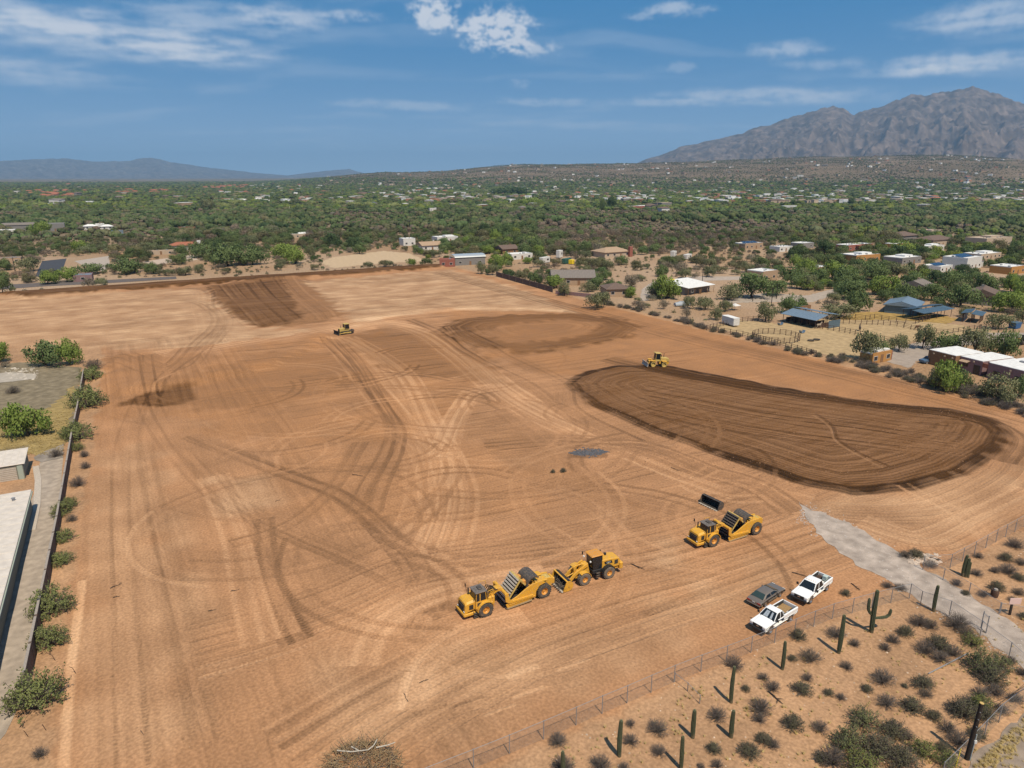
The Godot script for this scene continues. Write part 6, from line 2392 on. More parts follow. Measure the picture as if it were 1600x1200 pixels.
	mb.cyl(Vector3(0, 0.87, -0.9), Vector3(0, 0.87, 0.9), 0.2, 0.2, 10)
	mb.cyl(Vector3(f, 0.87, -0.9), Vector3(f, 0.87, 0.9), 0.24, 0.24, 10)
	part("axle", mb, M.dark_steel, t)
	return t

func loader() -> Node3D:
	var t := thing("wheel_loader", "yellow wheel loader with dark cab and brush hanging from its bucket", "wheel loader")
	var f := 3.4
	var mb := MB.new()
	mb.box(Vector3(-0.3, 0.95, 0), Vector3(2.9, 0.6, 1.2), Basis(), 0.06)
	part("rear_frame", mb, M.yellow, t)
	mb = MB.new()
	mb.extrude([Vector2(-1.75, 1.1), Vector2(0.75, 1.1), Vector2(0.75, 2.35), Vector2(-0.6, 2.32), Vector2(-1.65, 2.15), Vector2(-1.8, 1.9)], -0.78, 0.78, Transform3D(), 0.07)
	var hood := part("engine_hood", mb, M.yellow, t)
	for s in [-1, 1]:
		mb = MB.new()
		mb.box(Vector3(-1.25, 1.72, 0.782 * s), Vector3(0.5, 0.55, 0.02))
		var v := part("side_grille", mb, M.soot, hood)
		for k in 4:
			mb = MB.new()
			mb.box(Vector3(-1.25, 1.52 + k * 0.13, 0.797 * s), Vector3(0.46, 0.03, 0.012))
			part("slat", mb, M.dark_steel, v)
		# black badge with pale letters and a small triangle
		mb = MB.new()
		mb.extrude([Vector2(-0.72, 1.72), Vector2(0.34, 1.72), Vector2(0.5, 2.1), Vector2(-0.56, 2.1)], 0.0, 0.012, Transform3D(Basis(), Vector3(0, 0, 0.782 if s > 0 else -0.794)))
		var badge := part("badge", mb, M.black, hood)
		var tm := TextMesh.new()
		tm.text = "CAT"
		var fnt := SystemFont.new()
		fnt.font_names = PackedStringArray(["Droid Sans"])
		fnt.font_weight = 700
		tm.font = fnt
		tm.font_size = 24
		tm.pixel_size = 0.0125
		tm.depth = 0.006
		tm.material = M.white_wall
		var l := put("lettering", tm, badge)
		l.position = Vector3(-0.14, 1.91, 0.80 * s)
		l.rotation.y = 0.0 if s > 0 else PI
		mb = MB.new()
		mb.extrude([Vector2(-0.22, 1.74), Vector2(-0.02, 1.74), Vector2(-0.12, 1.83)], 0.0, 0.006, Transform3D(Basis(), Vector3(0, 0, 0.803 if s > 0 else -0.809)))
		part("triangle", mb, M.yellow_marker, badge)
		mb = MB.new()
		arch(mb, Vector3(0, 0.77, 1.02 * s), 0.86, 0.05, 0.6, 0.25, PI * 0.95)
		part("mudguard", mb, M.black, t)
		mb = MB.new()
		arch(mb, Vector3(f, 0.77, 1.02 * s), 0.86, 0.05, 0.6, PI * 0.3, PI * 0.95)
		part("mudguard", mb, M.yellow, t)
		wheel(t, Vector3(0, 0.77, 1.05 * s), 0.77, 0.6, 0.36, M.dusty_rubber, M.orange_yellow, 20)
		wheel(t, Vector3(f, 0.77, 1.05 * s), 0.77, 0.6, 0.36, M.dusty_rubber, M.orange_yellow, 20)
		# lift arm
		mb = MB.new()
		mb.extrude([Vector2(2.55, 1.95), Vector2(2.75, 2.3), Vector2(3.1, 2.2), Vector2(4.6, 1.35), Vector2(5.3, 0.65), Vector2(5.15, 0.4), Vector2(4.8, 0.55), Vector2(4.3, 1.05), Vector2(3.0, 1.8)], 0.52 * s - 0.07, 0.52 * s + 0.07, Transform3D(), 0.02)
		part("lift_arm", mb, M.yellow, t)
		mb = MB.new()
		mb.cyl(Vector3(2.4, 1.05, 0.5 * s), Vector3(4.0, 1.4, 0.5 * s), 0.09, 0.07, 8)
		part("lift_cylinder", mb, M.dark_steel, t)
		mb = MB.new()
		mb.box(Vector3(2.4, 2.55, 0.72 * s), Vector3(0.18, 0.2, 0.2), Basis(), 0.04)
		part("headlight", mb, M.clear_lamp, t)
		mb = MB.new()
		mb.cyl(Vector3(1.9, 3.0, 0.8 * s), Vector3(2.3, 2.9, 1.15 * s), 0.025, 0.025, 5)
		mb.box(Vector3(2.32, 2.75, 1.17 * s), Vector3(0.08, 0.42, 0.24), Basis(), 0.03)
		part("mirror", mb, M.black, t)
		mb = MB.new()
		for k in 3:
			mb.box(Vector3(1.4, 0.4 + 0.28 * k, 0.95 * s), Vector3(0.5, 0.05, 0.25))
		part("step", mb, M.dark_steel, t)
	mb = MB.new()
	mb.box(Vector3(-1.95, 1.1, 0), Vector3(0.5, 0.9, 1.9), Basis(), 0.1)
	part("counterweight", mb, M.yellow, t)
	mb = MB.new()
	mb.box(Vector3(-1.9, 0.62, 0.0), Vector3(0.3, 0.14, 1.0))
	part("tow_hitch", mb, M.black, t)
	mb = MB.new()
	mb.box(Vector3(1.3, 1.05, 0), Vector3(1.5, 0.5, 1.5), Basis(), 0.06)
	part("cab_base", mb, M.black, t)
	var lo := [Vector3(0.65, 1.3, -0.72), Vector3(1.95, 1.3, -0.72), Vector3(1.95, 1.3, 0.72), Vector3(0.65, 1.3, 0.72)]
	var hi := [Vector3(0.7, 3.0, -0.68), Vector3(2.1, 3.0, -0.68), Vector3(2.1, 3.0, 0.68), Vector3(0.7, 3.0, 0.68)]
	mb = MB.new()
	mb.hexa(lo + hi)
	var cab := part("cab", mb, M.black, t)
	for k in 4:
		var j := (k + 1) % 4
		window_in(cab, lo[j], lo[k], hi[k], hi[j], M.glass, 0.09)
	mb = MB.new()
	mb.box(Vector3(1.4, 3.09, 0), Vector3(1.75, 0.18, 1.62), Basis(), 0.08)
	part("cab_roof", mb, M.orange_yellow, t)
	mb = MB.new()
	mb.cyl(Vector3(0.3, 2.3, 0.45), Vector3(0.3, 3.05, 0.45), 0.08, 0.08, 10)
	part("exhaust_pipe", mb, M.soot, t)
	mb = MB.new()
	mb.cyl(Vector3(-0.3, 2.3, 0.3), Vector3(-0.3, 2.55, 0.3), 0.18, 0.18, 12)
	part("air_cleaner", mb, M.black, t)
	mb = MB.new()
	mb.box(Vector3(f - 0.2, 0.95, 0), Vector3(2.0, 0.7, 0.8), Basis(), 0.06)
	mb.extrude([Vector2(2.3, 1.2), Vector2(3.5, 1.2), Vector2(3.1, 2.1), Vector2(2.5, 2.2)], -0.4, 0.4, Transform3D(), 0.04)
	part("front_frame", mb, M.yellow, t)
	mb = MB.new()
	mb.extrude([Vector2(3.9, 1.2), Vector2(4.2, 1.2), Vector2(4.35, 2.0), Vector2(4.1, 2.15), Vector2(3.9, 1.9)], -0.12, 0.12, Transform3D(), 0.03)
	mb.cyl(Vector3(2.6, 2.1, 0), Vector3(4.15, 2.05, 0), 0.09, 0.08, 8)
	mb.cyl(Vector3(4.0, 1.25, 0), Vector3(5.1, 0.95, 0), 0.07, 0.07, 8)
	part("tilt_linkage", mb, M.yellow, t)
	bucket(t, Vector3(5.15, 0.05, 0), 2.9, 1.25, M.yellow, M.soot)
	mb = MB.new()
	twigs(mb, Vector3(6.1, 0.5, 0), Vector3(0.55, 0.3, 1.3), 170, 0.9, 0.022)
	part("hung_brush", mb, M.dry_twig, t)
	return t

func bucket(t: Node3D, at: Vector3, w: float, h: float, shell: Material, inner: Material) -> void:
	# opens towards +x; the back is curved
	var mb := MB.new()
	var p := []
	var q := []
	for k in 9:
		var an := lerpf(PI * 0.40, PI * 1.5, k / 8.0)
		p.append(Vector2(0.6 + cos(an) * 0.6, h * 0.5 + sin(an) * h * 0.5))
		q.append(Vector2(0.6 + cos(an) * 0.54, h * 0.5 + sin(an) * h * 0.44))
	p.append(Vector2(1.35, 0.0))
	q.append(Vector2(1.35, 0.05))
	var rim := p.duplicate()
	q.reverse()
	mb.extrude(p + q, -w * 0.5, w * 0.5, Transform3D(Basis(), at))
	var b := part("bucket", mb, inner, t)
	for s in [-1, 1]:
		mb = MB.new()
		mb.extrude(rim + [Vector2(1.25, 0.35), Vector2(0.95, h * 0.9)], -0.03, 0.03, Transform3D(Basis(), at + Vector3(0, 0, (w * 0.5 + 0.03) * s)))
		part("end_plate", mb, shell, b)
	mb = MB.new()
	mb.box(at + Vector3(0.82, h * 0.985, 0), Vector3(0.2, 0.09, w + 0.1), Basis(), 0.02)
	part("spill_guard", mb, shell, b)
	mb = MB.new()
	mb.box(at + Vector3(1.4, 0.03, 0), Vector3(0.3, 0.05, w + 0.12), Basis(), 0.01)
	part("cutting_edge", mb, M.bright_steel, b)
	for k in 8:
		mb = MB.new()
		mb.hexa([at + Vector3(1.5, 0.0, (k - 3.5) * w / 8.0 - 0.06), at + Vector3(1.5, 0.0, (k - 3.5) * w / 8.0 + 0.06), at + Vector3(1.78, 0.02, (k - 3.5) * w / 8.0 + 0.03), at + Vector3(1.78, 0.02, (k - 3.5) * w / 8.0 - 0.03), at + Vector3(1.5, 0.1, (k - 3.5) * w / 8.0 - 0.06), at + Vector3(1.5, 0.1, (k - 3.5) * w / 8.0 + 0.06), at + Vector3(1.78, 0.05, (k - 3.5) * w / 8.0 + 0.03), at + Vector3(1.78, 0.05, (k - 3.5) * w / 8.0 - 0.03)])
		part("tooth", mb, M.dark_steel, b)

func compactor() -> Node3D:
	var t := thing("soil_compactor", "dusty yellow four-drum compactor with a blade on the dark ring", "compactor")
	var f := 2.9
	var mb := MB.new()
	mb.box(Vector3(-0.2, 1.1, 0), Vector3(2.6, 0.8, 1.3), Basis(), 0.07)
	mb.box(Vector3(f, 1.05, 0), Vector3(1.7, 0.7, 1.2), Basis(), 0.07)
	part("frame", mb, M.yellow, t)
	mb = MB.new()
	mb.extrude([Vector2(-1.4, 1.4), Vector2(0.8, 1.4), Vector2(0.8, 2.4), Vector2(-1.2, 2.3), Vector2(-1.45, 2.0)], -0.75, 0.75, Transform3D(), 0.08)
	part("engine_hood", mb, M.pale_yellow, t)
	mb = MB.new()
	mb.box(Vector3(-1.44, 1.8, 0), Vector3(0.06, 0.6, 1.1))
	part("rear_grille", mb, M.soot, t)
	var lo := [Vector3(0.9, 1.4, -0.7), Vector3(2.2, 1.4, -0.7), Vector3(2.2, 1.4, 0.7), Vector3(0.9, 1.4, 0.7)]
	var hi := [Vector3(0.95, 3.3, -0.68), Vector3(2.15, 3.3, -0.68), Vector3(2.15, 3.3, 0.68), Vector3(0.95, 3.3, 0.68)]
	mb = MB.new()
	mb.hexa(lo + hi)
	var cab := part("cab", mb, M.pale_yellow, t)
	for k in 4:
		var j := (k + 1) % 4
		window_in(cab, lo[j].lerp(hi[j], 0.2), lo[k].lerp(hi[k], 0.2), hi[k], hi[j], M.glass, 0.09)
	mb = MB.new()
	mb.box(Vector3(1.55, 3.38, 0), Vector3(1.6, 0.16, 1.7), Basis(), 0.05)
	part("cab_roof", mb, M.pale_yellow, t)
	for k in 2:
		mb = MB.new()
		mb.cyl(Vector3(0.4 - k * 0.7, 2.35, 0.3), Vector3(0.4 - k * 0.7, [2.8, 3.3][k], 0.3), [0.16, 0.07][k], [0.16, 0.07][k], 10)
		part(["air_cleaner", "exhaust_pipe"][k], mb, M.soot, t)
	for x in [0.0, f]:
		for s in [-1, 1]:
			mb = MB.new()
			mb.lathe(Vector3(x, 0.72, 1.05 * s), Vector3(0, 0, s), [Vector2(0.66, -0.42), Vector2(0.66, 0.42), Vector2(0.5, 0.42), Vector2(0.45, 0.2), Vector2(0, 0.2)], 24)
			var dr := part("drum", mb, M.pale_yellow, t)
			mb = MB.new()
			for k in 14:
				for j in 4:
					var an := TAU * (k + 0.5 * (j % 2)) / 14.0
					var d := Vector3(cos(an), sin(an), 0)
					mb.box(Vector3(x, 0.72, (1.05 - 0.3 + 0.2 * j) * s) + d * 0.69, Vector3(0.1, 0.14, 0.13), Basis(d, Vector3(-sin(an), cos(an), 0), Vector3.BACK))
			part("tamping_feet", mb, M.dark_steel, dr)
			mb = MB.new()
			mb.box(Vector3(x, 1.55, 1.05 * s), Vector3(1.3, 0.08, 0.9), Basis(), 0.02)
			part("mudguard", mb, M.yellow, t)
	mb = MB.new()
	mb.extrude([Vector2(f + 1.6, 0.1), Vector2(f + 1.75, 0.1), Vector2(f + 1.62, 0.6), Vector2(f + 1.75, 1.15), Vector2(f + 1.6, 1.15), Vector2(f + 1.45, 0.6)], -1.8, 1.8)
	part("blade", mb, M.bright_steel, t)
	for s in [-1, 1]:
		mb = MB.new()
		mb.bar(Vector3(f + 1.5, 0.5, 0.45 * s), Vector3(f + 0.6, 0.9, 0.45 * s), 0.14, 0.2)
		part("blade_arm", mb, M.yellow, t)
	return t

func dozer() -> Node3D:
	var t := thing("bulldozer", "yellow tracked bulldozer working by the pale haul road", "bulldozer")
	var mb := MB.new()
	mb.extrude([Vector2(-1.0, 0.7), Vector2(2.2, 0.7), Vector2(2.2, 1.75), Vector2(0.7, 1.95), Vector2(-1.0, 1.6)], -0.6, 0.6, Transform3D(), 0.06)
	part("body", mb, M.pale_yellow, t)
	mb = MB.new()
	mb.box(Vector3(2.22, 1.25, 0), Vector3(0.05, 0.8, 0.95))
	part("grille", mb, M.soot, t)
	var lo := [Vector3(-1.0, 1.6, -0.75), Vector3(0.6, 1.6, -0.75), Vector3(0.6, 1.6, 0.75), Vector3(-1.0, 1.6, 0.75)]
	var hi := [Vector3(-0.9, 3.0, -0.7), Vector3(0.5, 3.0, -0.7), Vector3(0.5, 3.0, 0.7), Vector3(-0.9, 3.0, 0.7)]
	mb = MB.new()
	mb.hexa(lo + hi)
	var cab := part("cab", mb, M.pale_yellow, t)
	for k in 4:
		var j := (k + 1) % 4
		window_in(cab, lo[j], lo[k], hi[k], hi[j], M.glass, 0.08)
	mb = MB.new()
	mb.box(Vector3(-0.2, 3.08, 0), Vector3(1.7, 0.16, 1.7), Basis(), 0.05)
	part("cab_roof", mb, M.pale_yellow, t)
	mb = MB.new()
	mb.cyl(Vector3(1.4, 1.8, 0.2), Vector3(1.4, 2.7, 0.2), 0.08, 0.07, 10)
	part("exhaust_pipe", mb, M.soot, t)
	for s in [-1, 1]:
		mb = MB.new()
		var p := []
		for k in 17:
			var an := PI * 0.5 + PI * k / 8.0 if k <= 8 else -PI * 0.5 + PI * (k - 9) / 7.0
			p.append(Vector2((-1.5 if k <= 8 else 1.7) + cos(an) * 0.48, 0.5 + sin(an) * 0.48))
		mb.extrude(p, 1.0 * s - 0.28, 1.0 * s + 0.28)
		var tr := part("track", mb, M.soot, t)
		mb = MB.new()
		mb.box(Vector3(0.1, 0.55, 1.0 * s + 0.29 * s), Vector3(2.6, 0.4, 0.06), Basis(), 0.02)
		part("track_frame", mb, M.pale_yellow, t)
		for k in 16:
			mb = MB.new()
			mb.box(Vector3(-1.5 + k * 0.21, 1.0, 1.0 * s), Vector3(0.07, 0.06, 0.56))
			part("grouser", mb, M.dark_steel, tr)
		mb = MB.new()
		mb.bar(Vector3(3.0, 0.5, 1.4 * s), Vector3(0.3, 0.6, 1.38 * s), 0.12, 0.22)
		part("push_arm", mb, M.pale_yellow, t)
	mb = MB.new()
	mb.extrude([Vector2(3.0, 0.05), Vector2(3.2, 0.02), Vector2(3.02, 0.6), Vector2(3.2, 1.3), Vector2(3.02, 1.3), Vector2(2.86, 0.6)], -1.75, 1.75)
	part("blade", mb, M.soot, t)
	mb = MB.new()
	mb.box(Vector3(-2.3, 1.0, 0), Vector3(0.4, 0.3, 1.7), Basis(), 0.04)
	mb.bar(Vector3(-2.1, 1.0, -0.5), Vector3(-1.1, 0.8, -0.5), 0.16, 0.18)
	mb.bar(Vector3(-2.1, 1.0, 0.5), Vector3(-1.1, 0.8, 0.5), 0.16, 0.18)
	for s in [-0.6, 0, 0.6]:
		mb.box(Vector3(-2.4, 0.55, s), Vector3(0.16, 0.9, 0.1), Basis(Vector3.BACK, 0.25), 0.02)
	part("ripper", mb, M.dark_steel, t)
	return t

func grounded(t: Node3D, x: Transform3D, wheelbase: float) -> void:
	# stand it on the ground, pitched with the slope under its axles
	var b := x.basis
	var r := x.origin
	var f := x.origin + b * Vector3(wheelbase, 0, 0)
	var yr := ground_at(r)
	var yf := ground_at(f)
	t.transform = Transform3D(b * Basis(Vector3.BACK, atan2(yf - yr, wheelbase)), Vector3(r.x, yr - 0.02, r.z))

func build_machines() -> void:
	var s := scraper("dustier yellow scraper with bright worn slats, parked behind the wheel loader's bucket")
	grounded(s, place_by_wheels(spot(758, 965), spot(851, 935), 1.45), 7.4)
	landmarks.append([s, "the dustier yellow scraper"])
	var c := copy_of(s, Vector3.ZERO, 0.0, "cleaner yellow scraper standing alone near the loose black bucket")
	grounded(c, place_by_wheels(spot(1117.6, 855.6), spot(1182, 836.6), 1.45), 7.4)
	landmarks.append([c, "the cleaner yellow scraper"])
	for p in c.find_children("flight*", "MeshInstance3D", true, false):
		p.set_surface_override_material(0, M.dark_steel)
	var l := loader()
	grounded(l, place_by_wheels(spot(913.75, 916), spot(952, 904.7), 1.3), 3.4)
	landmarks.append([l, "the yellow wheel loader"])
	var k := compactor()
	grounded(k, place_by_wheels(spot(1019, 576.5), spot(1037, 575.5), 1.3), 2.9)
	var d := dozer()
	grounded(d, place_by_wheels(spot(526, 524), spot(543, 521.5), 1.2), 3.0)
	var at := set_down(1112, 790)
	var b := thing("loose_bucket", "black loader bucket lying detached on the dirt above a scraper", "loader bucket", at, heading(spot(1095, 792), spot(1108, 783)) - 0.25)
	bucket(b, Vector3(-0.6, 0.02, 0), 3.3, 1.25, M.dark_steel, M.soot)
	landmarks.append([b, "the loose black bucket"])


# ---------------------------------------------------------------- cars
func pickup(label: String, crew: bool) -> Node3D:
	var t := thing("pickup_truck", label, "pickup truck")
	var wb := 3.75 if crew else 3.65
	var front := wb + 1.0
	var rear := -1.2
	var cab_back := 1.0 if crew else 1.35
	var mb := MB.new()
	# lower body from the side, with wheel arches
	var p := [Vector2(rear, 0.62), Vector2(-0.56, 0.62)]
	for k in 9:
		var an := PI - PI * k / 8.0
		p.append(Vector2(cos(an) * 0.5, 0.5 + sin(an) * 0.48))
	p.append(Vector2(0.56, 0.5)); p.append(Vector2(wb - 0.56, 0.5))
	for k in 9:
		var an := PI - PI * k / 8.0
		p.append(Vector2(wb + cos(an) * 0.5, 0.5 + sin(an) * 0.48))
	var hood_end := wb - 0.55
	mb.extrude(p.slice(0, 22) + [Vector2(wb + 0.56, 0.55), Vector2(front, 0.6), Vector2(front, 1.12), Vector2(hood_end, 1.22), Vector2(cab_back, 1.22), Vector2(cab_back, 0.9), Vector2(rear, 0.9)], -0.98, 0.98, Transform3D(), 0.07)
	var body := part("body", mb, M.white_paint, t)
	# bed: two walls, tailgate, liner
	for s in [-1, 1]:
		mb = MB.new()
		mb.box(Vector3((cab_back + rear) * 0.5, 1.1, 0.88 * s), Vector3(cab_back - rear, 0.48, 0.18), Basis(), 0.05)
		part("bed_wall", mb, M.white_paint, t)
		mb = MB.new()
		mb.box(Vector3((cab_back + rear) * 0.5, 1.12, 0.782 * s), Vector3(cab_back - rear - 0.12, 0.46, 0.02))
		part("bed_liner", mb, M.bedliner, t)
		wheel(t, Vector3(0, 0.40, 0.84 * s), 0.40, 0.27, 0.24, M.rubber, M.chrome)
		wheel(t, Vector3(wb, 0.40, 0.84 * s), 0.40, 0.27, 0.24, M.rubber, M.chrome)
		mb = MB.new()
		mb.box(Vector3(wb - 0.75, 1.38, 1.16 * s), Vector3(0.12, 0.30, 0.24), Basis(), 0.03)
		mb.bar(Vector3(wb - 0.72, 1.28, 0.92 * s), Vector3(wb - 0.72, 1.32, 1.1 * s), 0.05, 0.05)
		part("mirror", mb, M.black, t)
		mb = MB.new()
		mb.box(Vector3(front + 0.005, 0.97, 0.76 * s), Vector3(0.06, 0.22, 0.34), Basis(), 0.02)
		part("headlight", mb, M.clear_lamp, t)
		mb = MB.new()
		mb.box(Vector3(rear - 0.01, 1.0, 0.88 * s), Vector3(0.05, 0.36, 0.16), Basis(), 0.02)
		part("tail_light", mb, M.red_lamp, t)
		for k in 2 if crew else 1:
			mb = MB.new()
			mb.box(Vector3(2.55 - k * 1.0, 1.08, 0.985 * s), Vector3(0.16, 0.04, 0.03), Basis(), 0.01)
			part("door_handle", mb, M.black, t)
	mb = MB.new()
	mb.box(Vector3((cab_back + rear) * 0.5, 0.905, 0), Vector3(cab_back - rear - 0.14, 0.02, 1.55))
	part("bed_floor", mb, M.bedliner, t)
	mb = MB.new()
	mb.box(Vector3(rear + 0.05, 1.1, 0), Vector3(0.1, 0.46, 1.57), Basis(), 0.03)
	part("tailgate", mb, M.white_paint, t)
	mb = MB.new()
	mb.box(Vector3(cab_back - 0.04, 1.12, 0), Vector3(0.03, 0.46, 1.55))
	part("bed_front", mb, M.bedliner, t)
	# bonnet with a raised middle
	mb = MB.new()
	mb.hexa([Vector3(hood_end, 1.19, -0.78), Vector3(front - 0.1, 1.08, -0.74), Vector3(front - 0.1, 1.08, 0.74), Vector3(hood_end, 1.19, 0.78), Vector3(hood_end, 1.27, -0.62), Vector3(front - 0.22, 1.17, -0.58), Vector3(front - 0.22, 1.17, 0.58), Vector3(hood_end, 1.27, 0.62)])
	part("bonnet", mb, M.white_paint, t)
	mb = MB.new()
	mb.box(Vector3(front + 0.01, 0.92, 0), Vector3(0.07, 0.34, 1.12), Basis(), 0.02)
	var gr := part("grille", mb, M.black, t)
	mb = MB.new()
	mb.box(Vector3(front + 0.05, 0.94, 0), Vector3(0.03, 0.12, 0.3), Basis(), 0.01)
	part("emblem", mb, M.chrome, gr)
	mb = MB.new()
	mb.box(Vector3(front + 0.06, 0.62, 0), Vector3(0.22, 0.28, 1.9), Basis(), 0.06)
	part("front_bumper", mb, M.black, t)
	mb = MB.new()
	mb.box(Vector3(rear - 0.08, 0.62, 0), Vector3(0.18, 0.2, 1.8), Basis(), 0.05)
	part("rear_bumper", mb, M.chrome, t)
	# cab above the belt line
	var lo := [Vector3(cab_back + 0.02, 1.2, -0.93), Vector3(hood_end + 0.05, 1.2, -0.93), Vector3(hood_end + 0.05, 1.2, 0.93), Vector3(cab_back + 0.02, 1.2, 0.93)]
	var hi := [Vector3(cab_back + 0.16, 1.86, -0.72), Vector3(hood_end - 0.78, 1.86, -0.72), Vector3(hood_end - 0.78, 1.86, 0.72), Vector3(cab_back + 0.16, 1.86, 0.72)]
	mb = MB.new()
	mb.hexa(lo + hi)
	var cab := part("cab", mb, M.white_paint, t)
	window_in(cab, lo[2], lo[1], hi[1], hi[2], M.glass, 0.06)
	window_in(cab, lo[0], lo[3], hi[3], hi[0], M.glass, 0.1)
	for s in 2:
		var a: Vector3 = lo[1] if s == 0 else lo[3]
		var b: Vector3 = lo[0] if s == 0 else lo[2]
		var e: Vector3 = hi[0] if s == 0 else hi[2]
		var f: Vector3 = hi[1] if s == 0 else hi[3]
		var cut := (0.5 if crew else 0.62) if s == 0 else (0.5 if crew else 0.38)
		window_in(cab, a, a.lerp(b, cut), f.lerp(e, cut), f, M.glass, 0.055)
		window_in(cab, a.lerp(b, cut), b, e, f.lerp(e, cut), M.glass, 0.055)
	mb = MB.new()
	mb.loft([PackedVector3Array([hi[0] + Vector3(-0.02, -0.03, 0), hi[1] + Vector3(0.04, -0.03, 0), hi[2] + Vector3(0.04, -0.03, 0), hi[3] + Vector3(-0.02, -0.03, 0)]), PackedVector3Array([hi[0] + Vector3(0.08, 0.05, 0.08), hi[1] + Vector3(-0.10, 0.05, 0.08), hi[2] + Vector3(-0.10, 0.05, -0.08), hi[3] + Vector3(0.08, 0.05, -0.08)]), PackedVector3Array([hi[0] + Vector3(0.3, 0.075, 0.25), hi[1] + Vector3(-0.35, 0.075, 0.25), hi[2] + Vector3(-0.35, 0.075, -0.25), hi[3] + Vector3(0.3, 0.075, -0.25)])], 0.3)
	part("cab_roof", mb, M.white_paint, t)
	if crew:
		for k in 5:
			mb = MB.new()
			mb.box(Vector3(hood_end - 0.98, 1.935, (k - 2) * 0.26), Vector3(0.1, 0.04, 0.09), Basis(), 0.015)
			part("roof_lamp", mb, M.amber_lamp, t)
		mb = MB.new()
		mb.box(Vector3(-0.55, 1.25, -0.35), Vector3(0.55, 0.6, 0.5), Basis(), 0.05)
		tag_load(t, "plastic_tub", mb, M.tub, "pale green plastic tub standing in the crew cab pickup's bed", "tub")
		mb = MB.new()
		mb.box(Vector3(0.6, 1.05, 0.45), Vector3(0.6, 0.3, 0.5), Basis(), 0.03)
		tag_load(t, "tool_box", mb, M.dark_steel, "dark tool box behind the cab of the crew cab pickup", "tool box")
		mb = MB.new()
		for k in 6:
			mb.cyl(Vector3(-1.0, 0.96 + 0.03 * k, 0.1 + 0.08 * k), Vector3(0.85, 0.96 + 0.02 * k, 0.2 + 0.09 * k), 0.03, 0.03, 6)
		tag_load(t, "rod", mb, M.rust, "bundle of rods in the bed of the crew cab pickup", "rods")
	else:
		# a crumpled silver shade behind the windscreen, a board and a sack in the bed
		for k in 6:
			mb = MB.new()
			var z0 := -0.72 + k * 0.24
			var a := Vector3(hood_end - 0.06, 1.285, z0 * 1.08)
			var b := Vector3(hood_end - 0.06, 1.285, (z0 + 0.22) * 1.08)
			var c := Vector3(hood_end - 0.60, 1.76, (z0 + 0.22) * 0.86)
			var d := Vector3(hood_end - 0.60, 1.76, z0 * 0.86)
			var up := Vector3(0.04, 0.05, 0)
			if k in [1, 3, 4]:
				mb.hexa([a + up * 0.42, b + up * 0.42, c + up * 0.42, d + up * 0.42, a + up * 0.5, b + up * 0.5, c + up * 0.5, d + up * 0.5])
				part("sun_shade", mb, M.silver, cab)
		mb = MB.new()
		mb.box(Vector3(-0.25, 0.95, 0.15), Vector3(1.5, 0.06, 1.1), Basis(Vector3.UP, 0.06))
		tag_load(t, "board", mb, M.pallet, "sandy wooden board lying in the extended cab pickup's bed", "board")
		mb = MB.new()
		var rings := []
		for k in 5:
			var f := k / 4.0
			var r := 0.12 + 0.16 * sin(PI * f)
			var row := PackedVector3Array()
			for j in 8:
				var an := TAU * j / 8.0
				row.append(Vector3(0.75 + cos(an) * r * 0.8, 1.08 + sin(an) * r * 0.6, -0.55 + f * 0.9))
			rings.append(row)
		mb.loft(rings, 0.4)
		tag_load(t, "sack", mb, M.tarp, "grey sack against the cab in the extended cab pickup's bed", "sack")
	return t

var loads := []
func tag_load(t: Node3D, called: String, mb: MB, m: Material, label: String, category: String) -> void:
	# lies in the bed: a thing of its own, put at the truck's place afterwards
	var o := part(called, mb, m, self)
	tag(o, label, category)
	loads.append([t, o])

